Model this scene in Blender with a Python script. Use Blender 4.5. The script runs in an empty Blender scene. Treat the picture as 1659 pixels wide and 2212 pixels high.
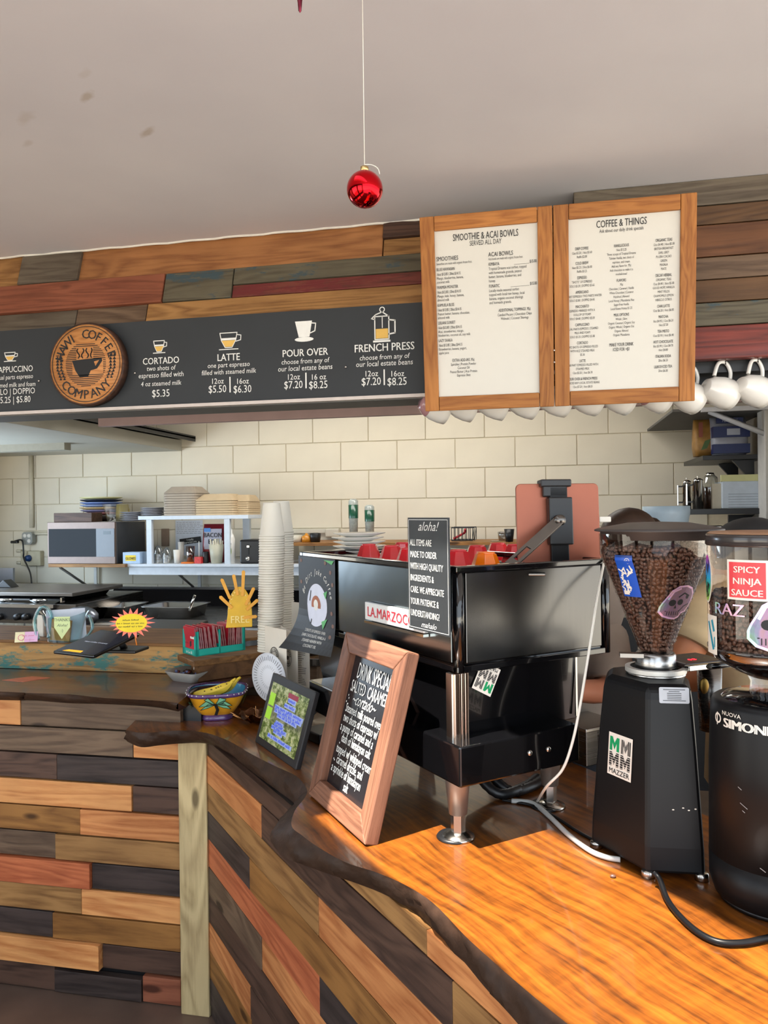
import bpy, math, random
from math import sin, cos, pi, radians, tan, atan2, sqrt
from mathutils import Vector, Matrix, Euler
random.seed(7)
V = Vector
# ------------------------------------------------------------------ camera
F = 1660.0; PSI = radians(11.75); RHO = radians(0.72); EYE = V((0, 0, 1.65))
fw = V((-sin(PSI), cos(PSI), 0)); rt = V((cos(PSI), sin(PSI), 0)); zu = V((0, 0, 1))
RI = rt * cos(RHO) - zu * sin(RHO); UI = zu * cos(RHO) + rt * sin(RHO)
cam_d = bpy.data.cameras.new('camera'); cam = bpy.data.objects.new('camera', cam_d)
bpy.context.scene.collection.objects.link(cam)
cam_d.sensor_fit = 'HORIZONTAL'; cam_d.sensor_width = 36; cam_d.lens = 36 * F / 1659; cam_d.clip_start = .05
Mc = Matrix((RI, UI, -fw)).transposed().to_4x4(); Mc.translation = EYE
cam.matrix_world = Mc
sc = bpy.context.scene; sc.camera = cam
# ------------------------------------------------------------------ light
world = bpy.data.worlds.new('world'); sc.world = world; world.use_nodes = True
wb = world.node_tree.nodes['Background']; wb.inputs[0].default_value = (.80, .90, 1.0, 1); wb.inputs[1].default_value = 2.9
sd = bpy.data.lights.new('sun', 'SUN'); sd.energy = 21.0; sd.angle = radians(.7); sd.color = (1, .93, .82)
so = bpy.data.objects.new('sun', sd); sc.collection.objects.link(so)
so.rotation_mode = 'QUATERNION'; so.rotation_quaternion = V((.233, .304, -1)).to_track_quat('-Z', 'Y')
def area(name, loc, to, sx, sy, e, col):
    d = bpy.data.lights.new(name, 'AREA'); d.shape = 'RECTANGLE'; d.size = sx; d.size_y = sy; d.energy = e; d.color = col
    o = bpy.data.objects.new(name, d); sc.collection.objects.link(o); o.location = loc
    o.rotation_mode = 'QUATERNION'; o.rotation_quaternion = (V(to) - V(loc)).to_track_quat('-Z', 'Y'); return o
area('kitchen_ceiling_lamp', (-.9, 4.1, 2.66), (-.9, 4.4, 0), 2.2, .5, 31, (1, .97, .90))
area('added_ceiling_fill', (1.0, -.6, .9), (.6, .6, 2.73), 2.4, 1.2, 17, (.62, .80, 1))  # unseen fill lamp, added to brighten the ceiling
area('kitchen_window_light', (-3.7, 3.9, 1.55), (-1.2, 4.8, 1.1), 1.0, .8, 22, (.62, .80, 1))
sc.view_settings.view_transform = 'Standard'; sc.view_settings.look = 'None'
sc.view_settings.exposure = 0.0; sc.view_settings.gamma = 1; sc.view_settings.use_curve_mapping = False
sc.cycles.use_denoising = True; sc.cycles.max_bounces = 8; sc.cycles.transparent_max_bounces = 12
sc.cycles.sample_clamp_indirect = 6; sc.cycles.caustics_reflective = False; sc.cycles.caustics_refractive = False
# ------------------------------------------------------------------ helpers
def ray(u, v): return fw + RI * ((u - 829.5) / F) + UI * ((1106 - v) / F)
def PZ(u, v, z):
    d = ray(u, v); return EYE + d * ((z - EYE.z) / d.z)
def PY(u, v, y):
    d = ray(u, v); return EYE + d * (y / d.y)
def PD(u, v, dep): return EYE + ray(u, v) * dep
def PN(u, v, o, n):
    d = ray(u, v); return EYE + d * ((o - EYE).dot(n) / d.dot(n))
def frame(o, x, y):
    x = V(x).normalized(); z = x.cross(V(y)).normalized(); y = z.cross(x)
    M = Matrix((x, y, z)).transposed().to_4x4(); M.translation = V(o); return M
def TR(*a): return Matrix.Translation(V(a))
def RX(a): return Matrix.Rotation(a, 4, 'X')
def RY(a): return Matrix.Rotation(a, 4, 'Y')
def RZ(a): return Matrix.Rotation(a, 4, 'Z')
class MB:
    def __init__(s): s.v = []; s.f = []; s.sm = []
    def add(s, vs, fs, M=None, smooth=False):
        b = len(s.v)
        s.v += [(M @ V(p)) if M else V(p) for p in vs]
        s.f += [tuple(b + i for i in f) for f in fs]; s.sm += [smooth] * len(fs); return s
    def box(s, x0, y0, z0, x1, y1, z1, M=None):
        vs = [(x, y, z) for z in (z0, z1) for y in (y0, y1) for x in (x0, x1)]
        return s.add(vs, [(0, 2, 3, 1), (4, 5, 7, 6), (0, 1, 5, 4), (2, 6, 7, 3), (0, 4, 6, 2), (1, 3, 7, 5)], M)
    def cb(s, c, d, M=None): return s.box(c[0]-d[0]/2, c[1]-d[1]/2, c[2]-d[2]/2, c[0]+d[0]/2, c[1]+d[1]/2, c[2]+d[2]/2, M)
    def loft(s, rings, M=None, smooth=True, cap=True, closed=True):
        n = len(rings[0]); vs = [p for r in rings for p in r]; fs = []
        for i in range(len(rings) - 1):
            for j in range(n if closed else n - 1):
                k = (j + 1) % n
                fs.append((i*n+j, i*n+k, (i+1)*n+k, (i+1)*n+j))
        s.add(vs, fs, M, smooth)
        if cap:
            b = len(s.v) - len(vs)
            s.f.append(tuple(b + j for j in reversed(range(n)))); s.sm.append(False)
            s.f.append(tuple(b + (len(rings)-1)*n + j for j in range(n))); s.sm.append(False)
        return s
    def lathe(s, prof, n=24, M=None, smooth=True, cap=False, a0=0, a1=2*pi):
        full = abs(a1 - a0 - 2*pi) < 1e-6; m = n if full else n + 1
        rings = [[(max(r, 1e-5)*cos(a0+(a1-a0)*j/n), max(r, 1e-5)*sin(a0+(a1-a0)*j/n), z) for j in range(m)] for r, z in prof]
        return s.loft(rings, M, smooth, cap, full)
    def prism(s, pts, z0, z1, M=None, smooth=False):
        a = sum(pts[i][0]*pts[(i+1) % len(pts)][1]-pts[(i+1) % len(pts)][0]*pts[i][1] for i in range(len(pts)))
        if a < 0: pts = pts[::-1]
        return s.loft([[(p[0], p[1], z0) for p in pts], [(p[0], p[1], z1) for p in pts]], M, smooth)
    def tube(s, pts, r, n=8, M=None):
        pts = [V(p) for p in pts]; rs = r if isinstance(r, (list, tuple)) else [r]*len(pts); rings = []
        up = V((0, 0, 1)); prev = None
        for i, p in enumerate(pts):
            t = (pts[min(i+1, len(pts)-1)] - pts[max(i-1, 0)]).normalized()
            if prev is None:
                a = t.cross(up if abs(t.z) < .95 else V((1, 0, 0))).normalized()
            else: a = (prev - t * prev.dot(t)).normalized()
            prev = a; b = t.cross(a)
            rings.append([p + (a*cos(2*pi*j/n) + b*sin(2*pi*j/n))*rs[i] for j in range(n)])
        return s.loft(rings, M, True)
    def sph(s, c, r, n=16, m=10, M=None):
        if not isinstance(r, (tuple, list)): r = (r, r, r)
        rings = [[(c[0]+r[0]*sin(max(1e-3, pi*i/m - (1e-3 if i == m else 0)))*cos(2*pi*j/n), c[1]+r[1]*sin(max(1e-3, pi*i/m-(1e-3 if i == m else 0)))*sin(2*pi*j/n), c[2]-r[2]*cos(pi*i/m)) for j in range(n)] for i in range(m+1)]
        return s.loft(rings, M, True, False)
    def poly(s, pts, M=None): return s.add(pts, [tuple(range(len(pts)))], M)
    def rect(s, x0, y0, x1, y1, z=0, M=None): return s.poly([(x0, y0, z), (x1, y0, z), (x1, y1, z), (x0, y1, z)], M)
    def disc(s, cx, cy, rx, ry=None, z=0, n=24, M=None):
        ry = ry or rx
        return s.poly([(cx+rx*cos(2*pi*i/n), cy+ry*sin(2*pi*i/n), z) for i in range(n)], M)
    def ring(s, cx, cy, r0, r1, z=0, n=40, M=None, e=1):
        o = [(cx+r1*cos(2*pi*i/n), cy+r1*e*sin(2*pi*i/n), z) for i in range(n)]; q = [(cx+r0*cos(2*pi*i/n), cy+r0*e*sin(2*pi*i/n), z) for i in range(n)]
        return s.add(o+q, [(i, (i+1) % n, n+(i+1) % n, n+i) for i in range(n)], M)
    def line(s, pts, w, z=0, M=None):
        for (x0, y0), (x1, y1) in zip(pts, pts[1:]):
            L = sqrt((x1-x0)**2+(y1-y0)**2) or 1e-6; nx, ny = -(y1-y0)/L*w/2, (x1-x0)/L*w/2; ex, ey = (x1-x0)/L*w*.3, (y1-y0)/L*w*.3
            s.poly([(x0-ex-nx, y0-ey-ny, z), (x1+ex-nx, y1+ey-ny, z), (x1+ex+nx, y1+ey+ny, z), (x0-ex+nx, y0-ey+ny, z)], M)
        return s
    def text(s, body, size, x=0, y=0, M=None, align='CENTER', sx=1.0, bold=0.0, shear=0.0, ls=1.0, res=2, z=0, rot=0):
        cu = bpy.data.curves.new('t', 'FONT'); cu.body = body; cu.size = size; cu.resolution_u = res
        cu.align_x = align; cu.shear = shear; cu.space_line = ls
        o = bpy.data.objects.new('t', cu); me = bpy.data.meshes.new_from_object(o)
        T = TR(x, y, z) @ RZ(rot) @ Matrix.Diagonal((sx, 1, 1, 1))
        for dx, dz in (((-bold*size*.6*sx, 0), (bold*size*.6*sx, .0004)) if bold > .001 else ((0, 0),)):
            T2 = TR(dx, 0, dz) @ T
            s.add([v.co for v in me.vertices], [tuple(p.vertices) for p in me.polygons], (M @ T2) if M else T2)
        bpy.data.meshes.remove(me); bpy.data.objects.remove(o); bpy.data.curves.remove(cu); return s
    def scrib(s, x, y, words, size, M=None, z=0, w=.09):
        """tiny illegible strokes like handwriting too small to read"""
        L = sum(q+1 for q in words)*size*.5; cx = x-L/2
        for q in words:
            for k in range(q):
                h = size*random.choice((.45, .5, .5, .7)); a = cx+k*size*.5
                s.rect(a, y, a+size*w*1.6, y+h, z, M); s.rect(a+size*w*1.6, y+random.choice((0, h-size*w)), a+size*.36, y+random.choice((0, h-size*w))+size*w, z, M) if False else s.line([(a, y+h*random.random()), (a+size*.34, y+h*random.random())], size*w, z, M)
            cx += (q+1)*size*.5
        return s
    def mesh(s, name, M=None):
        me = bpy.data.meshes.new(name)
        me.from_pydata([tuple(M @ p) if M else tuple(p) for p in s.v], [], s.f)
        me.polygons.foreach_set('use_smooth', s.sm); me.update(); return me
def bez(p, n=8):
    """Catmull-Rom through points"""
    p = [V(q) for q in p]; o = []
    for i in range(len(p)-1):
        a, b, c, d = p[max(i-1, 0)], p[i], p[i+1], p[min(i+2, len(p)-1)]
        for k in range(n):
            t = k/n; o.append(.5*((2*b)+(-a+c)*t+(2*a-5*b+4*c-d)*t*t+(-a+3*b-3*c+d)*t**3))
    return o + [p[-1]]
WM = {}
COL = sc.collection
def T(name, label, cat, loc=(0, 0, 0), group=None):
    o = bpy.data.objects.new(name, None); COL.objects.link(o); o.location = loc; o.empty_display_size = .05
    o['label'] = label; o['category'] = cat
    if group: o['group'] = group
    WM[o.name] = TR(*loc); return o
def ST(name):
    o = bpy.data.objects.new(name, None); COL.objects.link(o); o['kind'] = 'structure'; WM[o.name] = Matrix(); return o
def P(name, mb, mat, parent=None, M=None, bevel=0, label=None, kind=None):
    """mesh given in local space; M = its world matrix"""
    me = mb if isinstance(mb, bpy.types.Mesh) else mb.mesh(name)
    if not len(me.materials): me.materials.append(mat)
    o = bpy.data.objects.new(name, me); COL.objects.link(o); M = M or Matrix()
    if parent: o.parent = parent; o.matrix_parent_inverse = WM[parent.name].inverted()
    o.matrix_basis = M; WM[o.name] = M.copy()
    if bevel:
        b = o.modifiers.new('bevel', 'BEVEL'); b.width = bevel; b.segments = 2; b.limit_method = 'ANGLE'; b.angle_limit = radians(40)
    if label: o['label'] = label
    if kind: o['kind'] = kind
    return o
def S(name, mb, mat, label, cat, M=None, bevel=0, group=None, kind=None):
    o = P(name, mb, mat, None, M, bevel, label, kind); o['category'] = cat
    if group: o['group'] = group
    return o
def centre(mb):
    """recentre geometry on its base; returns matrix"""
    xs = [p.x for p in mb.v]; ys = [p.y for p in mb.v]; zs = [p.z for p in mb.v]
    c = V(((min(xs)+max(xs))/2, (min(ys)+max(ys))/2, min(zs))); mb.v = [p-c for p in mb.v]; return TR(*c)
def SC(name, mb, mat, label, cat, **k): return S(name, mb, mat, label, cat, M=centre(mb), **k)
def dup(root, M, label=None, group=None):
    """copy thing and parts, placed by extra world transform M (applied on root location)"""
    r = root.copy(); COL.objects.link(r); r.matrix_basis = M @ root.matrix_basis
    if label: r['label'] = label
    if group: r['group'] = group
    for ch in list(root.children):
        c = ch.copy(); COL.objects.link(c); c.parent = r
        for g in ch.children:
            d = g.copy(); COL.objects.link(d); d.parent = c
    return r
def bxm(u0, v0, u1, v1, y, dep, mb=None):
    um, vm = (u0+u1)/2, (v0+v1)/2
    mb = mb or MB(); return mb.box(PY(u0, vm, y).x, y, PY(um, v1, y).z, PY(u1, vm, y).x, y+dep, PY(um, v0, y).z)
# ------------------------------------------------------------------ materials
def srgb(r, g, b):
    f = lambda c: ((c/255+.055)/1.055)**2.4 if c > 10 else c/255/12.92
    return (f(r), f(g), f(b), 1)
MC = {}
def nodes(name):
    m = bpy.data.materials.new(name); m.use_nodes = True; nt = m.node_tree
    return m, nt, nt.nodes['Principled BSDF'], nt.nodes.new, nt.links.new
def flat(name, col, rough=.5, metal=0, coat=0, var=.06, scale=30, bump=0, emit=0, spec=.5, sheen=0):
    if name in MC: return MC[name]
    m, nt, b, N, L = nodes(name); c = srgb(*col)
    tc = N('ShaderNodeTexCoord'); no = N('ShaderNodeTexNoise'); no.inputs['Scale'].default_value = scale; no.inputs['Detail'].default_value = 4
    L(tc.outputs['Object'], no.inputs['Vector'])
    mx = N('ShaderNodeMixRGB'); mx.inputs[1].default_value = tuple(min(1, x*(1+var*2)) for x in c[:3])+(1,); mx.inputs[2].default_value = tuple(x*(1-var*2) for x in c[:3])+(1,)
    L(no.outputs['Fac'], mx.inputs[0]); L(mx.outputs[0], b.inputs['Base Color'])
    b.inputs['Roughness'].default_value = rough; b.inputs['Metallic'].default_value = metal; b.inputs['Coat Weight'].default_value = coat
    b.inputs['Specular IOR Level'].default_value = spec
    if bump:
        bp = N('ShaderNodeBump'); bp.inputs['Strength'].default_value = bump; bp.inputs['Distance'].default_value = .005
        L(no.outputs['Fac'], bp.inputs['Height']); L(bp.outputs[0], b.inputs['Normal'])
    if emit: L(mx.outputs[0], b.inputs['Emission Color']); b.inputs['Emission Strength'].default_value = emit
    MC[name] = m; return m
def wood(name, c1, c2, rough=.55, scale=1.0, coat=0, axis='X', paint=None, pamt=.5, ring=1.0, spec=.35):
    """grain runs along object X"""
    if name in MC: return MC[name]
    m, nt, b, N, L = nodes(name)
    tc = N('ShaderNodeTexCoord'); oi = N('ShaderNodeObjectInfo'); ad = N('ShaderNodeVectorMath'); ad.operation = 'ADD'
    sc_ = N('ShaderNodeVectorMath'); sc_.operation = 'SCALE'; sc_.inputs[0].default_value = (13.1, 7.3, 5.7); L(oi.outputs['Random'], sc_.inputs['Scale'])
    L(tc.outputs['Object'], ad.inputs[0]); L(sc_.outputs[0], ad.inputs[1])
    mp = N('ShaderNodeMapping'); L(ad.outputs[0], mp.inputs['Vector'])
    s = {'X': (1.6, 14, 14), 'Y': (14, 1.6, 14), 'Z': (14, 14, 1.6)}[axis]
    mp.inputs['Scale'].default_value = tuple(q*scale for q in s)
    n1 = N('ShaderNodeTexNoise'); n1.inputs['Scale'].default_value = .55; n1.inputs['Detail'].default_value = 3; n1.inputs['Distortion'].default_value = .6; L(mp.outputs[0], n1.inputs['Vector'])
    mu = N('ShaderNodeMath'); mu.operation = 'MULTIPLY'; mu.inputs[1].default_value = 9*ring; L(n1.outputs['Fac'], mu.inputs[0])
    fr = N('ShaderNodeMath'); fr.operation = 'PINGPONG'; fr.inputs[1].default_value = .5; L(mu.outputs[0], fr.inputs[0])
    n2 = N('ShaderNodeTexNoise'); n2.inputs['Scale'].default_value = 5; n2.inputs['Detail'].default_value = 6; n2.inputs['Roughness'].default_value = .7
    mp2 = N('ShaderNodeMapping'); mp2.inputs['Scale'].default_value = tuple((2.2 if q < 2 else 30)*scale*.5 for q in s); L(ad.outputs[0], mp2.inputs['Vector']); L(mp2.outputs[0], n2.inputs['Vector'])
    a1 = N('ShaderNodeMath'); a1.operation = 'MULTIPLY_ADD'; a1.inputs[1].default_value = .9; L(fr.outputs[0], a1.inputs[0]); L(n2.outputs['Fac'], a1.inputs[2])
    cr = N('ShaderNodeValToRGB'); cr.color_ramp.elements[0].position = .32; cr.color_ramp.elements[0].color = srgb(*c2)
    cr.color_ramp.elements[1].position = .88; cr.color_ramp.elements[1].color = srgb(*c1); L(a1.outputs[0], cr.inputs[0])
    n3 = N('ShaderNodeTexNoise'); n3.inputs['Scale'].default_value = 3.5; n3.inputs['Detail'].default_value = 3; L(ad.outputs[0], n3.inputs['Vector'])
    ml = N('ShaderNodeMixRGB'); ml.blend_type = 'MULTIPLY'; ml.inputs[0].default_value = .45; L(cr.outputs[0], ml.inputs[1])
    c3 = N('ShaderNodeValToRGB'); c3.color_ramp.elements[0].position = .3; c3.color_ramp.elements[0].color = (.35, .3, .28, 1); c3.color_ramp.elements[1].position = .7; L(n3.outputs['Fac'], c3.inputs[0]); L(c3.outputs[0], ml.inputs[2])
    out = ml.outputs[0]
    # knots
    vo = N('ShaderNodeTexVoronoi'); vo.inputs['Scale'].default_value = 1.0; mk = N('ShaderNodeMapping'); mk.inputs['Scale'].default_value = tuple(2.6 if q < 2 else 7 for q in s)
    L(ad.outputs[0], mk.inputs['Vector']); L(mk.outputs[0], vo.inputs['Vector'])
    ck = N('ShaderNodeValToRGB'); ck.color_ramp.elements[0].position = .07; ck.color_ramp.elements[0].color = (1, 1, 1, 1); ck.color_ramp.elements[1].position = .12; ck.color_ramp.elements[1].color = (0, 0, 0, 1); L(vo.outputs['Distance'], ck.inputs[0])
    mm = N('ShaderNodeMixRGB'); mm.inputs[2].default_value = tuple(x*.45 for x in srgb(*c2)[:3])+(1,); L(ck.outputs[0], mm.inputs[0]); L(out, mm.inputs[1]); out = mm.outputs[0]
    if paint:
        n4 = N('ShaderNodeTexNoise'); n4.inputs['Scale'].default_value = 2.2; n4.inputs['Detail'].default_value = 7; n4.inputs['Roughness'].default_value = .75
        mp4 = N('ShaderNodeMapping'); mp4.inputs['Scale'].default_value = tuple(1.6 if q < 2 else 5 for q in s); L(ad.outputs[0], mp4.inputs['Vector']); L(mp4.outputs[0], n4.inputs['Vector'])
        c4 = N('ShaderNodeValToRGB'); c4.color_ramp.elements[0].position = .5-(pamt-.5)*.3; c4.color_ramp.elements[1].position = .56-(pamt-.5)*.3; L(n4.outputs['Fac'], c4.inputs[0])
        m4 = N('ShaderNodeMixRGB'); m4.inputs[2].default_value = srgb(*paint); L(c4.outputs[0], m4.inputs[0]); L(out, m4.inputs[1]); out = m4.outputs[0]
    L(out, b.inputs['Base Color'])
    b.inputs['Roughness'].default_value = rough; b.inputs['Coat Weight'].default_value = coat; b.inputs['Coat Roughness'].default_value = .06; b.inputs['Specular IOR Level'].default_value = spec
    bp = N('ShaderNodeBump'); bp.inputs['Strength'].default_value = .35; bp.inputs['Distance'].default_value = .002; L(a1.outputs[0], bp.inputs['Height']); L(bp.outputs[0], b.inputs['Normal'])
    MC[name] = m; return m
def metal(name, col, rough=.25, brush=0, axis=2, aniso=0):
    if name in MC: return MC[name]
    m, nt, b, N, L = nodes(name); b.inputs['Base Color'].default_value = srgb(*col); b.inputs['Metallic'].default_value = 1; b.inputs['Roughness'].default_value = rough
    if brush:
        tc = N('ShaderNodeTexCoord'); mp = N('ShaderNodeMapping'); s = [3, 3, 3]; s[axis] = 400; mp.inputs['Scale'].default_value = s
        no = N('ShaderNodeTexNoise'); no.inputs['Scale'].default_value = 1; no.inputs['Detail'].default_value = 3
        L(tc.outputs['Object'], mp.inputs['Vector']); L(mp.outputs[0], no.inputs['Vector'])
        mr = N('ShaderNodeMapRange'); mr.inputs['To Min'].default_value = rough*(1-brush); mr.inputs['To Max'].default_value = rough*(1+brush); L(no.outputs['Fac'], mr.inputs[0]); L(mr.outputs[0], b.inputs['Roughness'])
        n2 = N('ShaderNodeTexNoise'); n2.inputs['Scale'].default_value = 6; L(tc.outputs['Object'], n2.inputs['Vector'])
        bp = N('ShaderNodeBump'); bp.inputs['Strength'].default_value = .12; bp.inputs['Distance'].default_value = .01; L(n2.outputs['Fac'], bp.inputs['Height']); L(bp.outputs[0], b.inputs['Normal'])
    MC[name] = m; return m
def glass(name, tint=(1, 1, 1), gloss=.12, rough=.03):
    if name in MC: return MC[name]
    m, nt, b, N, L = nodes(name); nt.nodes.remove(b); out = nt.nodes['Material Output']
    tr = N('ShaderNodeBsdfTransparent'); tr.inputs[0].default_value = tint+(1,); gl = N('ShaderNodeBsdfGlossy'); gl.inputs['Roughness'].default_value = rough
    lw = N('ShaderNodeLayerWeight'); lw.inputs[0].default_value = .35; mr = N('ShaderNodeMapRange'); mr.inputs['To Min'].default_value = gloss*.4; mr.inputs['To Max'].default_value = min(1, gloss*5)
    L(lw.outputs['Facing'], mr.inputs[0]); mx = N('ShaderNodeMixShader'); L(mr.outputs[0], mx.inputs[0]); L(tr.outputs[0], mx.inputs[1]); L(gl.outputs[0], mx.inputs[2]); L(mx.outputs[0], out.inputs[0])
    MC[name] = m; return m
def holo(name, base=.8):
    if name in MC: return MC[name]
    m, nt, b, N, L = nodes(name); tc = N('ShaderNodeTexCoord'); sp = N('ShaderNodeSeparateXYZ'); L(tc.outputs['Generated'], sp.inputs[0])
    no = N('ShaderNodeTexNoise'); no.inputs['Scale'].default_value = 3; L(tc.outputs['Generated'], no.inputs['Vector'])
    a = N('ShaderNodeMath'); a.operation = 'MULTIPLY_ADD'; a.inputs[1].default_value = 1.3; L(sp.outputs[0], a.inputs[0]); L(no.outputs['Fac'], a.inputs[2])
    hs = N('ShaderNodeCombineColor'); hs.mode = 'HSV'; hs.inputs[1].default_value = .38; hs.inputs[2].default_value = base; L(a.outputs[0], hs.inputs[0]); L(hs.outputs[0], b.inputs['Base Color'])
    b.inputs['Metallic'].default_value = .5; b.inputs['Roughness'].default_value = .3; MC[name] = m; return m
ORG = wood('wood_orange', (222, 150, 92), (172, 98, 52)); ORG2 = wood('wood_bright_orange', (238, 170, 106), (196, 120, 66))
RED = wood('wood_red', (206, 118, 76), (160, 78, 48)); TAN = wood('wood_tan', (172, 128, 78), (118, 80, 44)); GLD = wood('wood_golden', (166, 116, 62), (112, 72, 34))
DRK = wood('wood_dark', (74, 62, 58), (42, 34, 32)); DRB = wood('wood_dark_brown', (92, 68, 56), (52, 36, 30)); BRG = wood('wood_brown_grey', (120, 98, 78), (76, 58, 46))
PST = wood('wood_post', (178, 158, 116), (132, 112, 76)); GRY = wood('wood_grey', (112, 102, 88), (78, 68, 58)); RDB = wood('wood_red_brown', (150, 90, 66), (112, 62, 44))
BLG = wood('wood_blue_grey', (108, 102, 84), (72, 66, 54), paint=(62, 78, 84), pamt=.35); MRED = wood('wood_maroon', (128, 52, 40), (72, 26, 22), coat=.3)
FAS = wood('wood_fascia_orange', (176, 122, 76), (134, 86, 52)); FRD = wood('wood_fascia_red_paint', (120, 62, 52), (80, 44, 38), paint=(104, 42, 42), pamt=.55)
OAK = wood('wood_oak_frame', (182, 120, 60), (142, 84, 36), scale=1.6); CHF = wood('wood_chalk_frame', (142, 98, 76), (100, 64, 48), scale=1.8)
LDG = wood('wood_ledge', (196, 152, 92), (138, 98, 54), paint=(70, 120, 112), pamt=.45); LDG2 = wood('wood_ledge_top', (150, 108, 64), (98, 66, 38))
CHALK = flat('chalkboard', (40, 44, 48), .6, var=.12, scale=5); WHT = flat('chalk_white', (235, 236, 232), .8); WBRD = flat('menu_white', (212, 209, 200), .35, var=.01)
INK = flat('ink_black', (24, 24, 26), .6); CER = flat('ceramic_white', (232, 230, 224), .12, coat=.5, var=.02); BLK = flat('plastic_black', (22, 22, 24), .38)
BLKG = flat('gloss_black', (10, 10, 12), .12, coat=.6); BLKM = flat('matt_black', (14, 14, 16), .4, var=.1, scale=8, spec=.25); STL = metal('steel', (190, 186, 180), .22); STLB = metal('steel_brushed', (168, 168, 168), .27, .3)
CHR = metal('chrome', (225, 222, 216), .08); DST = metal('steel_dark', (112, 108, 104), .26, .3); PAP = flat('paper_white', (232, 228, 218), .8, var=.02)
CREAM = flat('cream_paint', (205, 200, 184), .6, var=.04, scale=3); YEL = flat('yellow', (236, 206, 40), .5); ORC = flat('ceramic_orange', (246, 118, 10), .12, coat=.6, var=.03); RDC = flat('ceramic_red', (214, 16, 34), .12, coat=.6, var=.03)
SKIN = flat('skin', (176, 112, 84), .5, var=.04, scale=12); SKIN2 = flat('skin_tan', (196, 128, 90), .5, var=.04, scale=12); TEAL = flat('teal_plastic', (24, 160, 146), .4)
GL = glass('clear_glass'); GLS = glass('smoky_hopper', (.86, .80, .75), .07); GLB = glass('blue_glass', (.72, .90, .93), .2)
# slab wood
def slabmat(name, c1, c2, c3, coat=.7, rough=.35, ang=0):
    m, nt, b, N, L = nodes(name); tc = N('ShaderNodeTexCoord'); mp = N('ShaderNodeMapping'); mp.inputs['Rotation'].default_value = (0, 0, ang); L(tc.outputs['Object'], mp.inputs['Vector'])
    st = N('ShaderNodeMapping'); st.inputs['Scale'].default_value = (4.0, 62, 6); L(mp.outputs[0], st.inputs['Vector'])
    wd = N('ShaderNodeTexNoise'); wd.inputs['Scale'].default_value = 3; wd.inputs['Detail'].default_value = 2; L(mp.outputs[0], wd.inputs['Vector'])
    av = N('ShaderNodeVectorMath'); av.operation = 'MULTIPLY_ADD'; av.inputs[1].default_value = (0, 7, 0); L(wd.outputs['Color'], av.inputs[0]); L(st.outputs[0], av.inputs[2])
    n1 = N('ShaderNodeTexNoise'); n1.inputs['Scale'].default_value = 1; n1.inputs['Detail'].default_value = 5; n1.inputs['Roughness'].default_value = .62; L(av.outputs[0], n1.inputs['Vector'])
    # fine dashes
    s2 = N('ShaderNodeMapping'); s2.inputs['Scale'].default_value = (22, 150, 10); L(mp.outputs[0], s2.inputs['Vector']); n2 = N('ShaderNodeTexNoise'); n2.inputs['Scale'].default_value = 1; n2.inputs['Detail'].default_value = 3; L(s2.outputs[0], n2.inputs['Vector'])
    # cross figure
    s3 = N('ShaderNodeMapping'); s3.inputs['Scale'].default_value = (60, 9, 10); L(mp.outputs[0], s3.inputs['Vector']); n3 = N('ShaderNodeTexNoise'); n3.inputs['Scale'].default_value = 1; n3.inputs['Detail'].default_value = 2; L(s3.outputs[0], n3.inputs['Vector'])
    a = N('ShaderNodeMath'); a.operation = 'MULTIPLY_ADD'; a.inputs[1].default_value = .28; L(n2.outputs['Fac'], a.inputs[0]); L(n1.outputs['Fac'], a.inputs[2])
    a2 = N('ShaderNodeMath'); a2.operation = 'MULTIPLY_ADD'; a2.inputs[1].default_value = .22; L(n3.outputs['Fac'], a2.inputs[0]); L(a.outputs[0], a2.inputs[2])
    cr = N('ShaderNodeValToRGB'); e = cr.color_ramp.elements; e[0].position = .48; e[0].color = srgb(*c3); e[1].position = .95; e[1].color = srgb(*c1); k = e.new(.70); k.color = srgb(*c2); L(a2.outputs[0], cr.inputs[0])
    L(cr.outputs[0], b.inputs['Base Color']); b.inputs['Roughness'].default_value = rough; b.inputs['Coat Weight'].default_value = coat; b.inputs['Coat Roughness'].default_value = .07
    return m
SLAB = slabmat('slab_wood', (146, 84, 24), (108, 58, 15), (50, 24, 8), ang=radians(48.7))
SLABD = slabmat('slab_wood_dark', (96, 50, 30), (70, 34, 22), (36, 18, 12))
BARK = flat('slab_bark_edge', (54, 36, 25), .55, spec=.3, var=.4, scale=22, bump=.8)
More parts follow.
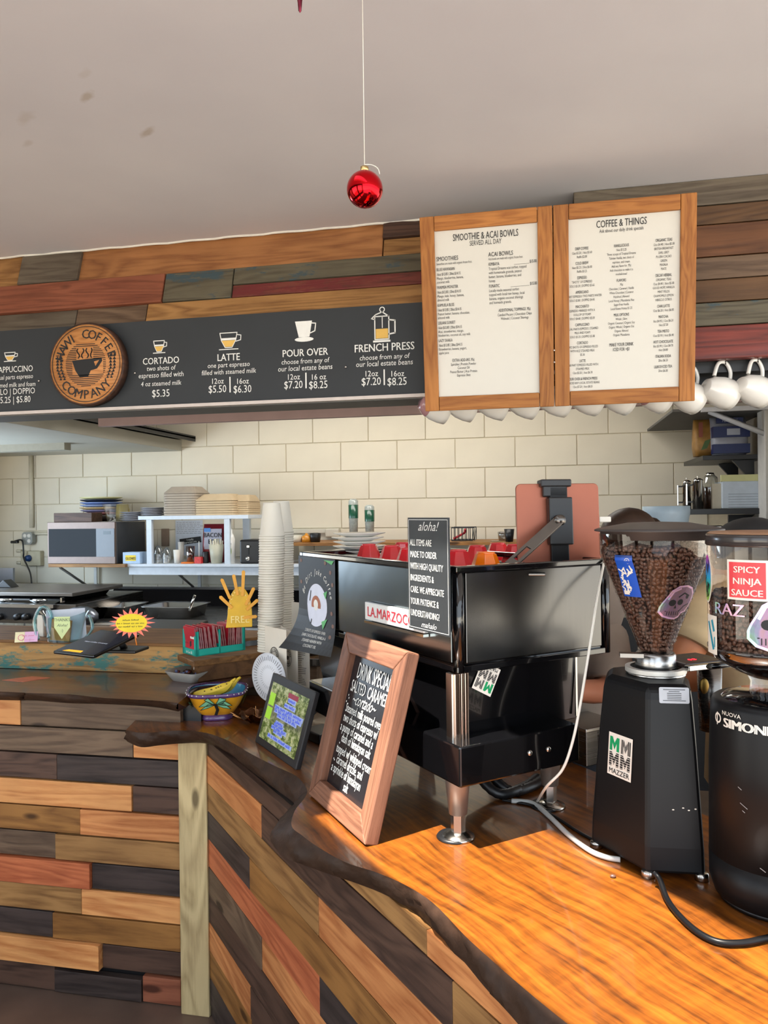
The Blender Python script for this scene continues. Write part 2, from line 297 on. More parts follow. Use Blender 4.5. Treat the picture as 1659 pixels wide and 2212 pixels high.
# ceiling with plaster and scuffs
def ceilmat():
    m, nt, b, N, L = nodes('ceiling_plaster'); tc = N('ShaderNodeTexCoord'); no = N('ShaderNodeTexNoise'); no.inputs['Scale'].default_value = 1.3; no.inputs['Detail'].default_value = 5; L(tc.outputs['Object'], no.inputs['Vector'])
    cr = N('ShaderNodeValToRGB'); e = cr.color_ramp.elements; e[0].position = .3; e[0].color = srgb(212, 212, 218); e[1].position = .7; e[1].color = srgb(224, 224, 228); L(no.outputs['Fac'], cr.inputs[0]); out = cr.outputs[0]
    n2 = N('ShaderNodeTexNoise'); n2.inputs['Scale'].default_value = 40; L(tc.outputs['Object'], n2.inputs['Vector'])
    for (u, v, w, h, a) in ((188, 209, .035, .014, .9), (318, 285, .04, .016, .9), (55, 255, .05, .02, .4), (60, 310, .03, .012, .4), (183, 160, .03, .014, .3)):
        p = PZ(u, v, 2.73); mp = N('ShaderNodeMapping'); mp.vector_type = 'TEXTURE'; mp.inputs['Location'].default_value = (p.x, p.y, 2.73); mp.inputs['Rotation'].default_value = (0, 0, radians(-35)); mp.inputs['Scale'].default_value = (w, h, .5)
        L(tc.outputs['Object'], mp.inputs['Vector']); ln = N('ShaderNodeVectorMath'); ln.operation = 'LENGTH'; L(mp.outputs[0], ln.inputs[0])
        ad = N('ShaderNodeMath'); ad.operation = 'ADD'; L(ln.outputs['Value'], ad.inputs[0]); L(n2.outputs['Fac'], ad.inputs[1])
        r = N('ShaderNodeMapRange'); r.inputs['From Min'].default_value = 1.6; r.inputs['From Max'].default_value = .9; r.inputs['To Max'].default_value = a; L(ad.outputs[0], r.inputs[0])
        mx = N('ShaderNodeMixRGB'); mx.inputs[2].default_value = srgb(190, 183, 176); L(r.outputs[0], mx.inputs[0]); L(out, mx.inputs[1]); out = mx.outputs[0]
    L(out, b.inputs['Base Color']); b.inputs['Roughness'].default_value = .85
    bp = N('ShaderNodeBump'); bp.inputs['Strength'].default_value = .25; bp.inputs['Distance'].default_value = .01
    n3 = N('ShaderNodeTexNoise'); n3.inputs['Scale'].default_value = 6; n3.inputs['Detail'].default_value = 6; L(tc.outputs['Object'], n3.inputs['Vector']); L(n3.outputs['Fac'], bp.inputs['Height']); L(bp.outputs[0], b.inputs['Normal']); return m
CEIL = ceilmat()
BLOCK = flat('painted_block', (222, 214, 194), .7, var=.05, scale=4, bump=.5); MORT = flat('painted_mortar', (206, 196, 172), .85, var=.1, scale=18)
FLOOR = flat('floor_concrete', (96, 78, 68), .45, var=.3, scale=5, coat=.15)
GROUND = flat('outside_paving', (196, 190, 178), .9, var=.1, scale=1)

# ------------------------------------------------------------------ frames of the two counters
H2 = .955
P0 = PZ(452, 2187, 0); TH = PSI + radians(29.5)
A = V((sin(TH), -cos(TH), 0)); NN = V((cos(TH), sin(TH), 0))
def AN(a, n, z=0): return P0 + A*a + NN*n + zu*z
FR2 = frame(P0, A, zu)                       # x = along counter, y = up, z = outwards to the customer
def pxa(u, v): return (PN(u, v, P0, NN) - P0).dot(A)
CZ = 2.73; WY = 5.27; RXW = 1.17

# ------------------------------------------------------------------ STRUCTURE
fl = MB().box(-5.2, -3.5, -.1, 4.5, 5.5, 0); P('floor', fl, FLOOR, kind='structure')
P('ground', MB().box(-30, -30, -.16, 30, 30, -.11), GROUND, kind='structure')
MR2 = Matrix((A, NN, zu)).transposed().to_4x4(); MR2.translation = P0
ce = MB(); h0, h1, g0, g1 = 1.0, 2.9, -.78, -.25  # added skylight hole, sized so sun reaches the worktop but not the planks
for (x0, x1, y0, y1) in ((-6, h0, -2.2, 6), (h1, 3.6, -2.2, 6), (h0, h1, -2.2, g0), (h0, h1, g1, 6)):
    ce.box(x0, y0, CZ, x1, y1, CZ+.12, MR2)
P('ceiling', ce, CEIL, kind='structure')
sk = MB()
for (x0, x1, y0, y1) in ((h0, h1, g0, g0+.03), (h0, h1, g1-.03, g1), (h0, h0+.03, g0, g1), (h1-.03, h1, g0, g1)): sk.box(x0, y0, CZ+.01, x1, y1, CZ+.2, MR2)
P('added_skylight_1', sk, CREAM, kind='structure')  # frame of the added, unseen skylight
fwl = MB(); WD = flat('front_wall_paint', (96, 88, 80), .8)
fwl.box(-5.2, -2.15, 0, 3.5, -2.03, .55, MR2).box(-5.2, -2.15, 2.4, 3.5, -2.03, CZ, MR2)
for i in range(6): fwl.box(-5.2+1.68*i, -2.15, .55, -4.9+1.68*i, -2.03, 2.4, MR2)
P('wall_front', fwl, WD, kind='structure')
# block wall with every block its own piece
wb_ = ST('wall_back'); P('mortar', MB().box(-4.6, WY+.007, 0, RXW+.3, WY+.2, CZ), MORT, wb_)
bm_ = [MB().box(.0025, 0, .0025, .4039, .03, .2007).mesh('block') for _ in range(1)]
bw, bh = .4064, .2032
xa = PY(736, 985, WY).x; xb = PY(677, 1050, WY).x
for k in range(-6, 5):
    z0 = 1.945 + k*bh
    if z0 + bh > CZ+.02: continue
    x0 = xa if k % 2 == 0 else xb
    j0 = int((-4.5 - x0)/bw)
    for j in range(j0, 14):
        x = x0 + j*bw
        if x + bw > RXW+.25: break
        if random.random() < .0: continue
        P('block', bm_[0], BLOCK, wb_, TR(x, WY-random.random()*.0025, z0) @ RX(random.uniform(-.003, .003)), bevel=.003)
P('wall_left', MB().box(-4.5, .8, 0, -4.35, 3.3, CZ).box(-4.5, 4.5, 0, -4.35, WY+.2, CZ).box(-4.5, 3.3, 0, -4.35, 4.5, 1.2).box(-4.5, 3.3, 2.3, -4.35, 4.5, CZ), CREAM, kind='structure')
WGR = flat('right_wall_paint', (158, 148, 134), .75, var=.06, scale=3)
P('wall_right', MB().box(RXW, 3.0, 0, RXW+.12, WY+.2, CZ), WGR, kind='structure')
tf = PY(1650, 1000, 4.35)
P('trim_1', MB().box(RXW-.05, 4.28, 0, RXW, 4.42, CZ-.35), flat('trim_white', (205, 202, 196), .6), kind='structure', bevel=.003)
P('trim_2', MB().box(RXW-.02, 3.0, 1.18, RXW, 4.28, 1.26), flat('trim_white', (205, 202, 196), .6), kind='structure')
# header board above the block wall and exhaust soffit on the left
hz = PY(600, 906, 3.75).z
P('trim_3', MB().box(-2.35, 3.75, hz, RXW, 3.79, hz+.2), flat('pink_primer_board', (176, 150, 146), .7, var=.1, scale=6), kind='structure')
P('trim_5', MB().box(-4.3, 3.0, 2.12, -2.62, WY, 2.20), flat('soffit_paint', (176, 174, 162), .7, var=.06, scale=3), kind='structure', bevel=.003)
P('trim_6', MB().box(-4.3, 4.4, 2.075, -3.0, 4.47, 2.12), flat('soffit_batten', (150, 146, 132), .8), kind='structure')
P('trim_7', MB().box(-4.3, 3.0, 2.075, -2.66, 3.06, 2.12), CREAM, kind='structure')
hd = T('exhaust_panel', 'long dark metal panel under the left soffit above the microwave', 'panel', (-2.7, 4.2, 2.2))
P('plate', MB().box(-3.05, 3.2, 2.205, -2.50, WY-.02, 2.215), DST, hd); P('edge_strip', MB().box(-2.51, 3.2, 2.185, -2.50, WY-.02, 2.225), BLK, hd)
P('bracket', MB().box(-2.55, 4.55, 2.2, -2.53, 4.58, 2.33), BLK, hd)

# ------------------------------------------------------------------ fascia planks
fa = ST('wall_soffit')
FYB, FYT = 2.73, 2.83
zc0 = PY(500, 680, FYB).z
P('backing', MB().box(-4.35, 2.86, PY(300, 876, 2.70).z, 1.9, 2.90, CZ), BLK, fa)
FO = V((0, FYB, zc0)); FU = V((0, FYT-FYB, CZ-zc0)).normalized(); FL = (CZ-zc0)/FU.z; FN = V((1, 0, 0)).cross(FU)
def fpx(u, v):
    p = PN(u, v, FO, FN); return p.x, (p-FO).dot(FU)
def fplank(u0, u1, s0, s1, mat, proud=.0, parent=fa, v=600):
    x0 = fpx(u0, v)[0]; x1 = fpx(u1, v)[0]; g = .002
    M = frame(FO + V((1, 0, 0))*((x0+x1)/2) + FU*((s0+s1)/2), (1, 0, 0), FU)
    L = (x1-x0)/2-g; W = (s1-s0)/2-g*.7
    P('plank', MB().box(-L, -W, -.02, L, W, .006+proud), mat, parent, M, bevel=.0025)
sA = fpx(200, 608)[1]; sB = fpx(200, 668)[1]; sC = -.02; sT = FL
fplank(-420, 46, sA, sT, TAN, .002); fplank(46, 174, sA, sT-.012, GRY, .014); fplank(174, 829, sA, sT, FAS, .0, v=520)
fplank(-420, 361, sB, sA, RDB, .012); fplank(361, 507, sB, sA, BLG, .008)
sm_ = sB + (sA-sB)*.42
fplank(507, 1300, sm_, sA, BLG, .008); fplank(507, 1300, sB, sm_, FRD, .004)
fplank(-420, 183, sC, sB, GRY); fplank(183, 331, sC, sB, BRG, .002); fplank(331, 1300, sC, sB, TAN, .004)
sD = sA + (sT-sA)*.5
fplank(829, 1240, sD, sT, DRB, .014, v=490); fplank(829, 1240, sA, sD, TAN, .004, v=530)
# right of the menu board
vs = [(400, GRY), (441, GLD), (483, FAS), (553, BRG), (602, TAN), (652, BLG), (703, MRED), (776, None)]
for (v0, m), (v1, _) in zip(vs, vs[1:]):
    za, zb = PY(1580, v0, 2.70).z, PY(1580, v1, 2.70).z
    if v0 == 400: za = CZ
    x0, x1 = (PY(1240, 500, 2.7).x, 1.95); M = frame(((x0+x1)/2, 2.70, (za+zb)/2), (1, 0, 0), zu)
    mm = {'wood_fascia_orange': wood('wood_fascia_dimmed', (118, 78, 50), (82, 52, 34)), 'wood_golden': wood('wood_fascia_golden_dimmed', (104, 76, 50), (72, 50, 34)), 'wood_tan': wood('wood_fascia_tan_dimmed', (112, 82, 54), (78, 56, 38))}.get(m.name, m)  # darker copies of the woods: dimmer light on the right put into the colour
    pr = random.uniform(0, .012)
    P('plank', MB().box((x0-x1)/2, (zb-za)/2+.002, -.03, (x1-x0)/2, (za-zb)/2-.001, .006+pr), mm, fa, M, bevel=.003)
P('backing', MB().box(PY(1240, 500, 2.7).x, 2.73, PY(1580, 772, 2.70).z, 1.95, 3.0, CZ), BLK, fa)
P('ceiling_crack_bead', MB().tube([(-2.6+.05*i, 2.812+.004*sin(i*1.7)+random.uniform(-.002, .002), CZ-.001) for i in range(54)], .006, 5), flat('filler_white', (225, 222, 212), .7), fa)

# chalkboard menu strip
YC = 2.70
cbx0, cbx1 = PY(-420, 700, YC).x, PY(960, 660, YC).x
cbz1 = (PY(300, 694, YC).z + PY(800, 661, YC).z)/2; cbz0 = (PY(20, 890, YC).z + PY(300, 879, YC).z + PY(800, 855, YC).z)/3
cb = T('chalkboard_menu', 'long black chalkboard strip listing coffee drinks under the plank wall', 'sign', ((cbx0+cbx1)/2, YC, cbz0))
P('board', MB().box(cbx0, YC, cbz0, cbx1, YC+.02, cbz1), CHALK, cb)
P('lower_lip', MB().box(cbx0, YC-.015, cbz0-.012, cbx1, YC+.02, cbz0), flat('pale_lip', (206, 196, 190), .6), cb)
P('underside', MB().box(cbx0, YC+.0, cbz0-.016, cbx1, YC+.17, cbz0-.012), flat('underside_grey', (96, 96, 92), .7), cb)
def wallframe(y=YC-.0015): return frame((0, y, 0), (1, 0, 0), zu)
WFc = wallframe()
def col(u, v, lines, icon=None):
    """lines: (text,size_px,dv,sx,bold,shear)"""
    t = MB(); k = 2.85/F
    for (s, sz, dv, sx, bo, sh) in lines:
        p = PY(u + (dv*-.0), v+dv, YC); t.text(s, sz*k, p.x, p.z, WFc, sx=sx, bold=bo, shear=sh)
    P('lettering', t, WHT, cb)
def rowcol(u, v): p = PY(u, v, YC); return p.x, p.z
kk = 2.85/F
col(30, 0, [('CAPPUCCINO', 20, 804, .8, .02, 0), ('equal parts espresso', 15, 819, .82, .0, .1), ('steamed milk and foam', 15, 836, .82, .0, .1), ('SOLO | DOPPIO', 20, 852, .8, .01, 0), ('$5.25 | $5.80', 21, 870, .8, .005, 0)])
col(348, 0, [('CORTADO', 21, 786, .85, .025, 0), ('two shots of', 15, 800, .9, .005, .1), ('espresso filled with', 16, 815, .88, .005, .1), ('4 oz steamed milk', 15, 833, .88, .005, .1), ('$5.35', 23, 857, .85, .004, 0)])
col(494, 0, [('LATTE', 22, 779, .85, .025, 0), ('one part espresso', 15, 793, .9, .004, .1), ('filled with steamed milk', 15, 808, .88, .004, .1)])
col(659, 0, [('POUR OVER', 22, 769, .85, .025, 0), ('choose from any of', 15, 785, .9, .004, .1), ('our local estate beans', 16, 800, .86, .004, .1)])
col(830, 0, [('FRENCH PRESS', 23, 758, .85, .025, 0), ('choose from any of', 15, 776, .9, .004, .1), ('our local estate beans', 16, 790, .86, .004, .1)])
t = MB()
for (ua, ub, v0, a, b, c, d) in ((470, 524, 829, '12oz', '16oz', '$5.50', '$6.30'), (634, 688, 820, '12oz', '16 oz', '$7.20', '$8.25'), (802, 858, 813, '12oz', '16oz', '$7.20', '$8.25')):
    for (u, x, y) in ((ua, a, c), (ub, b, d)):
        p = PY(u, v0, YC); t.text(x, 17*kk, p.x, p.z, WFc, sx=.9, bold=.012); p = PY(u, v0+19, YC); t.text(y, 23*kk, p.x, p.z, WFc, sx=.82, bold=.006)
    x, z = rowcol((ua+ub)/2, v0-14); x2, z2 = rowcol((ua+ub)/2, v0+18); t.line([(x, z), (x, z2)], .005, 0, WFc)
P('lettering', t, WHT, cb)
def cupicon(t, u, v, w, h, fillm, kind='cup'):
    x, z = rowcol(u, v); w *= kk; h *= kk; L = .0032
    if kind == 'cup':
        out = [(x-w/2, z+h/2), (x-w*.42, z), (x-w*.2, z-h/2), (x+w*.2, z-h/2), (x+w*.42, z), (x+w/2, z+h/2), (x-w/2, z+h/2)]
        t.line(out, L, 0, WFc); t.line([(x-w*.55, z-h*.62), (x+w*.55, z-h*.62)], L, 0, WFc)
        t.line([(x+w*.5, z+h*.35), (x+w*.72, z+h*.3), (x+w*.7, z-.02*h), (x+w*.42, z-h*.1)], L, 0, WFc)
        fillm.poly([(x-w*.40, z-.02*h, .0003), (x-w*.2, z-h*.45, .0003), (x+w*.2, z-h*.45, .0003), (x+w*.40, z-.02*h, .0003)], WFc)
        t.poly([(x-w*.43, z+.15*h, .0001), (x-w*.41, z, .0001), (x+w*.41, z, .0001), (x+w*.43, z+.15*h, .0001)], WFc)
for q in ((22, 770, 28, 18), (344, 748, 26, 24), (494, 735, 40, 32)):
    t = MB(); fy = MB(); cupicon(t, *q, fy); P('icon', t, WHT, cb); P('icon_fill', fy, flat('chalk_yellow', (226, 184, 96), .8), cb, label='yellow chalk coffee fill')
t = MB(); fy = MB()
x, z = rowcol(657, 714); k1 = kk
t.poly([(x-20*k1, z+20*k1, 0), (x-12*k1, z-14*k1, 0), (x+12*k1, z-14*k1, 0), (x+18*k1, z+20*k1, 0)], WFc)
t.line([(x+17*k1, z+15*k1), (x+26*k1, z+14*k1), (x+24*k1, z-2*k1), (x+14*k1, z-6*k1)], .004, 0, WFc); t.disc(x, z-19*k1, 21*k1, 5*k1, 0, 20, WFc)
P('icon', t, WHT, cb); t = MB()
x, z = rowcol(826, 706)
t.line([(x-16*k1, z-26*k1), (x-16*k1, z+22*k1), (x+14*k1, z+22*k1), (x+14*k1, z-26*k1), (x-16*k1, z-26*k1)], .004, 0, WFc)
t.line([(x-16*k1, z+16*k1), (x-23*k1, z+18*k1), (x-14*k1, z+26*k1), (x, z+31*k1), (x+13*k1, z+22*k1)], .004, 0, WFc); t.ring(x, z+36*k1, 4*k1, 6*k1, 0, 16, WFc)
t.line([(x+14*k1, z+14*k1), (x+27*k1, z+12*k1), (x+27*k1, z-14*k1), (x+14*k1, z-16*k1)], .005, 0, WFc); t.line([(x, z+22*k1), (x, z-2*k1)], .003, 0, WFc)
t.rect(x-20*k1, z-32*k1, x+17*k1, z-28*k1, 0, WFc); fy.poly([(x-14*k1, z-4*k1, 0), (x-14*k1, z-24*k1, 0), (x+12*k1, z-24*k1, 0), (x+12*k1, z-4*k1, 0)], WFc)
P('icon', t, WHT, cb); P('icon_fill', fy, flat('chalk_yellow', (226, 184, 96), .8), cb, label='yellow chalk coffee fill')
for (u, v) in ((85, 823), (292, 806), (747, 793)): x, z = rowcol(u, v); P('screw', MB().sph((x, YC-.002, z), .005, 10, 6), STL, cb)

# round wooden logo
lg0 = PY(184, 786, 2.655); lr = 97/F*lg0.y*1.03
LF = frame((lg0.x, 2.66, lg0.z), (1, 0, 0), zu)
lg = T('round_logo_sign', 'round engraved wooden shop sign with a coffee cup over the chalkboard', 'sign', (lg0.x, 2.66, lg0.z-lr))
P('disc', MB().lathe([(0, .0), (lr*.955, 0), (lr*.96, -.004)], 64, LF), wood('wood_logo', (216, 152, 92), (178, 112, 58), scale=2.2), lg, label='pale oak face')
P('rim', MB().lathe([(lr*.955, .0), (lr*.962, .002), (lr, -.004), (lr, -.035), (0, -.035)], 64, LF), wood('wood_logo_rim', (86, 58, 44), (50, 34, 28)), lg, label='dark stained rim')
t = MB(); z1 = .0012
t.ring(0, 0, lr*.895, lr*.912, z1, 64, LF)
def arc(s, R, a_mid, step, size, inside=False):
    n = len(s)
    for i, ch in enumerate(s):
        if ch == ' ': continue
        a = a_mid + (-(i-(n-1)/2) if not inside else (i-(n-1)/2))*step
        ro = a-pi/2 if not inside else a+pi/2
        M = LF @ TR(R*cos(a), R*sin(a), z1) @ RZ(ro)
        t.text(ch, size, 0, 0, M, sx=.95, bold=.018)
arc('HAWI COFFEE', lr*.615, radians(90), radians(14.6), lr*.31); arc('COMPANY', lr*.835, radians(270), radians(16), lr*.31, True)
for i in range(25):
    y = lr*.52 - i*lr*.0435; w = sqrt(max(0, (lr*.54)**2 - y*y))
    if i < 1: continue
    segs = [(-w, w)]
    if lr*-.24 < y < lr*.12: segs = [(-w, -lr*.36), (lr*.46, w)]
    elif lr*.12 <= y < lr*.40: segs = [(-w, -lr*.25), (lr*.2, w)]
    for (p, q) in segs:
        if q > p: t.rect(p, y-lr*.009, q, y+lr*.009, z1, LF)
cupp = [(-lr*.37, lr*.10), (lr*.42, lr*.14), (lr*.44, lr*.06), (lr*.3, -lr*.12), (lr*.13, -lr*.16), (lr*.06, -lr*.30), (-lr*.16, -lr*.32), (-lr*.28, -lr*.15)]
t.poly([(x, y, z1) for x, y in cupp[::-1]], LF)
for (x, s_) in ((-.2, 1), (-.08, -1), (.04, 1), (.15, -.6)):
    t.line([((x+.035*s_*sin(q*1.2))*lr, (.15+.045*q)*lr) for q in range(6)], lr*.03, z1, LF)
for sgn in (-1, 1):
    for r_ in range(8):
        for c_ in range(2):
            y = (.2-.075*r_)*lr; x = sgn*(.66+.10*c_ - max(0, (r_-4))*.028)*lr; q = lr*.036
            t.poly([(x-q, y-q, z1), (x+q, y-q, z1), (x, y+q*.9, z1)], LF); t.rect(x-q*1.1, y+q*.75, x+q*1.1, y+q*1.2, z1, LF)
P('engraving', t, INK, lg)
# cup handle hole
t = MB(); t.poly([(lr*.22, lr*.05, .0018), (lr*.26, -lr*.06, .0018), (lr*.36, lr*.08, .0018)], LF); P('engraving', t, MC['wood_logo'], lg)

# ------------------------------------------------------------------ framed double menu board
YT, YB = 2.52, 2.60
c_tl, c_tr, c_bl, c_br = PY(905, 475, YT), PY(1502, 413, YT), PY(920, 893, YB), PY(1504, 862, YB)
mid = (PY(1194, 441, YT) + PY(1198, 879, YB))/2
bx0, bx1 = (c_tl.x+c_bl.x)/2, (c_tr.x+c_br.x)/2; bz0 = (c_bl.z+c_br.z)/2; bz1 = (c_tl.z+c_tr.z)/2
MU = V((0, YT-YB, bz1-bz0)).normalized(); MO = V((bx0, YB, bz0)); MW = bx1-bx0; MH = (V((0, YT-YB, bz1-bz0))).length; MM = frame(MO, (1, 0, 0), MU)
mx_ = mid.x - bx0
for k, (x0, x1, nm, lab) in enumerate(((0, mx_, 'menu_board', 'oak framed white smoothie and acai bowl menu board, the left one'), (mx_, MW, 'menu_board', 'oak framed white coffee and things menu board, the right one'))):
    mr = T(nm, lab, 'menu board', MM @ V(((x0+x1)/2, 0, 0))); fwid = .048
    x0 += .001; x1 -= .001
    for (a0, b0, a1, b1, vert) in ((x0, 0, x0+fwid, MH, 1), (x1-fwid, 0, x1, MH, 1), (x0+fwid, 0, x1-fwid, fwid, 0), (x0+fwid, MH-fwid, x1-fwid, MH, 0)):
        cx, cy = (a0+a1)/2, (b0+b1)/2; ww, hh = (a1-a0)/2, (b1-b0)/2
        M = MM @ TR(cx, cy, 0) @ (RZ(pi/2) if vert else Matrix())
        if vert: ww, hh = hh, ww
        P('frame_rail', MB().box(-ww+.0005, -hh+.0005, -.02, ww-.0005, hh-.0005, .012), OAK, mr, M, bevel=.0025)
    P('panel', MB().box(x0+fwid-.003, fwid-.003, -.012, x1-fwid+.003, MH-fwid+.003, .0), WBRD, mr, MM)
    t = MB(); W = x1-x0
    def ln(s, x, y, sz, al='CENTER', sx=.75, bo=0.0): t.text(s, sz*MH*.92, x0+W*x, MH*(1-y), MM, align=al, sx=sx*(.90 if sz > .03 else .76), bold=bo, z=.0012)
    if k == 0:
        ln('SMOOTHIE & ACAI BOWLS', .50, .13, .054, bo=.012, sx=.62); ln('SERVED ALL DAY', .5, .16, .038, sx=.68)
        ln('SMOOTHIES', .12, .225, .034, 'LEFT', bo=.008); ln('Smoothies are made with organic frozen fruit.', .12, .245, .019, 'LEFT')
        y = .275
        for (a, b, c) in (('BLUE HAWAIIAN', '16oz $12.85 | 20oz $14.15', 'Mango, blueberries, banana,\ncoconut milk'), ('WAIMEA MONSTER', '16oz $12.85 | 20oz $14.15', 'Mango, kale, honey, banana,\nalmond milk'), ('KAMUELA BLISS', '16oz $12.85 | 20oz $14.15', 'Peanut butter, banana, chocolate,\nalmond milk'), ('LEILANI SUNSET', '16oz $12.85 | 20oz $14.15', 'Acai, strawberries, mango,\nblueberries, coconut oil, soy milk'), ('LAZY SHAKA', '16oz $12.85 | 20oz $14.15', 'Strawberries, banana, yogurt,\napple juice')):
            ln(a, .12, y, .024, 'LEFT', bo=.005); ln(b, .12, y+.024, .022, 'LEFT', bo=.004); ln(c, .12, y+.044, .021, 'LEFT', sx=.85); y += .091
        ln('EXTRA ADD-INS .95¢', .31, .745, .024, bo=.004); ln('Spirulina | Protein Powder\nCoconut Oil\nPeanut Butter | Acai Protein\nEspresso Shot', .31, .765, .021, sx=.85)
        ln('ACAI BOWLS', .52, .222, .034, 'LEFT', bo=.008); ln('Acai bowls are made with organic frozen fruit.', .52, .240, .019, 'LEFT', sx=.7)
        ln('KIMBAYA', .52, .268, .025, 'LEFT', bo=.005); ln('____________ $15.00', .88, .268, .024, 'RIGHT', bo=.003); ln('Tropical Dreams acai sorbet, topped\nwith homemade granola, peanut\nbutter, banana, blueberries, and\nhoney.', .52, .290, .022, 'LEFT', sx=.84)
        ln('FUNATIC', .52, .378, .025, 'LEFT', bo=.005); ln('_______________ $15.00', .88, .378, .024, 'RIGHT', bo=.003); ln('Locally made seasonal sorbet\ntopped with local raw honey, local\nbanana, organic coconut shavings\nand homeade granola.', .52, .400, .022, 'LEFT', sx=.84)
        ln('ADDITIONAL TOPPINGS .95¢', .71, .503, .024, bo=.004); ln('Candied Pecans | Chocolate Chips\nWalnuts | Coconut Shavings', .71, .525, .021, sx=.85)
    else:
        ln('COFFEE & THINGS', .485, .125, .054, bo=.012, sx=.66); ln('Ask about our daily drink specials', .485, .15, .026, sx=.85)
        def colm(x, y, items):
            for s in items:
                hd_ = s.split('\n'); ln(hd_[0], x, y, .022, bo=.006, sx=.72)
                for q in hd_[1:]: y += .0195; ln(q, x, y, .0185, sx=.78)
                y += .032
        colm(.205, .225, ['DRIP COFFEE\n12oz $3.20 | 16oz $3.60\nRefills $2.00', 'COLD BREW\n16oz $5.25 | 20oz $6.00\nRefills $3.25', 'ESPRESSO\n"SHOTS" OF ESPRESSO\nSOLO $3.20 | DOPPIO $3.65', 'AMERICANO\nONE PART ESPRESSO TWO PARTS WATER\nSOLO $3.80 | DOPPIO $4.40', 'MACCHIATO\nESPRESSO MARKED WITH A\nDOLLOP OF FOAM\nSOLO $4.40 | DOPPIO $5.00', 'CAPPUCCINO\nEQUAL PARTS ESPRESSO, STEAMED\nMILK AND FOAM\nSOLO $5.25 | DOPPIO $5.80', 'CORTADO\nTWO SHOTS OF ESPRESSO FILLED\nWITH 4OZ STEAMED MILK\n$5.30', 'LATTE\nONE PART ESPRESSO FILLED WITH\nSTEAMED MILK\n12oz $5.50 | 16oz $6.30', 'POUR OVER & FRENCH PRESS\nCHOOSE ANY LOCAL ESTATE BEANS\n12oz $7.20 | 16oz $8.25'])
        colm(.485, .225, ['VANILLICIOUS\n16oz $13.25\nThree scoops of Tropical Dreams\nTahitian Vanilla, two shots of\nespresso, and cream.\nAdd any flavor for .95¢\nAdd chocolate to make it a\nmochalicious!', 'FLAVORS\n.95¢\nChocolate | Caramel | Vanilla\nWhite Chocolate | Coconut\nHazelnut | Almond\nLocal Honey | Macadamia Nut\nSugar-Free Vanilla\nLocal Kiawe Honey $1.25', 'MILK OPTIONS\nWhole | Skim\nOrganic Coconut | Organic Soy\nOrganic Whole | Organic Oat\nOrganic Almond\nOrganic Macadamia']); ln('MAKE YOUR DRINK\nICED FOR +$1', .485, .71, .026, bo=.005, sx=.72)
        colm(.78, .215, ['ORGANIC TEAS\n12oz $4.40 | 16oz $5.00\nBRITISH BREAKFAST\nEARL GREY\nPU-ERH CACAO\nGREEN\nMASALA\nMATE', 'DECAF HERBAL\nORGANIC TEAS\n12oz $4.40 | 16oz $5.00\nGOOD HOPE VANILLA\nMINT FIELDS\nCHAMOMILE LEMON\nHIBISCUS CITRUS', 'CHAI LATTE\n12oz $6.20 | 16oz $6.85', 'MATCHA\n8oz $4.95 | 12oz $6.20\n16oz $7.20', 'TEA MISTO\n12oz $5.90 | 16oz $6.40', 'HOT CHOCOLATE\n8oz $3.90 | 12oz $4.70\n16oz $4.80', 'ITALIAN SODA\n20oz $6.20', 'LILIKOI ICED TEA\n20oz $6.30'])
    P('lettering', t, INK, mr)
for q in (.285, .225): P('screw', MB().sph((mx_, MH*q, .012), .004, 8, 6, MM), CHR, mr)

# ------------------------------------------------------------------ hanging mugs
MY = 2.735
mprof = [(0, 0), (.026, 0), (.028, .004), (.040, .02), (.050, .05), (.052, .08), (.050, .104), (.046, .104), (.047, .08), (.045, .05), (.034, .02), (0, .010)]
def mug(nm, lab, u, v, mat=CER, band=None, grp='mugs hanging under the menu board'):
    c = PY(u, v, MY); r = T(nm, lab, 'mug', (c.x, c.y, c.z), grp)
    # cup axis runs to the right and a little away and downwards
    M = TR(*c) @ RZ(radians(28+random.uniform(-6, 6))) @ RY(radians(108+random.uniform(-4, 4))) @ Matrix.Scale(1.0, 4) @ TR(0, 0, -.052)
    P('bowl', MB().lathe(mprof, 28, M), mat, r)
    hp = bez([(-.046, 0, .085), (-.078, 0, .078), (-.100, 0, .052), (-.088, 0, .026), (-.044, 0, .022)], 6)
    P('handle', MB().tube(hp, .0065, 8, M), mat, r)
    if band: P('foot_band', MB().lathe([(0, -.001), (.027, -.001), (.0295, .004), (.041, .0195), (.0455, .031)], 28, M), band, r, label='pink glazed base')
    tp = M @ V((-.097, 0, .052)); P('hook', MB().tube([tp+V((0, 0, .035)), tp+V((0, 0, .012)), tp+V((0, -.006, -.003)), tp+V((0, -.010, .006))], .0018, 6), BLK, r)
PNK = flat('glaze_pink', (176, 132, 136), .2, coat=.4)
mug('hanging_mug', 'white mug with pink base hanging at the far left under the menu boards', 938, 878, CER, PNK)
for u, v, w in ((995, 874, 'second from the left end'), (1062, 871, 'third from the left end'), (1128, 868, 'fourth from the left end'), (1196, 864, 'fifth from the left end'), (1264, 860, 'sixth from the left end'), (1332, 857, 'seventh from the left end')):
    mug('hanging_mug', 'white mug peeping below the menu boards, '+w, u, v)
mug('hanging_mug', 'white mug with pink base near the right corner of the menu boards', 1410, 853, CER, PNK)
mug('hanging_mug', 'white mug half hidden behind the right corner of the menu board', 1480, 853)
mug('hanging_mug', 'white mug hanging in full view just right of the menu board', 1552, 845)
mug('hanging_mug', 'white mug hanging in full view at the right edge of the picture', 1625, 841)
P('mug_rail', MB().box(PY(1240, 800, MY).x-.7, MY+.03, PY(1580, 800, MY).z, 1.9, MY+.05, PY(1580, 773, MY).z), BLK, fa)

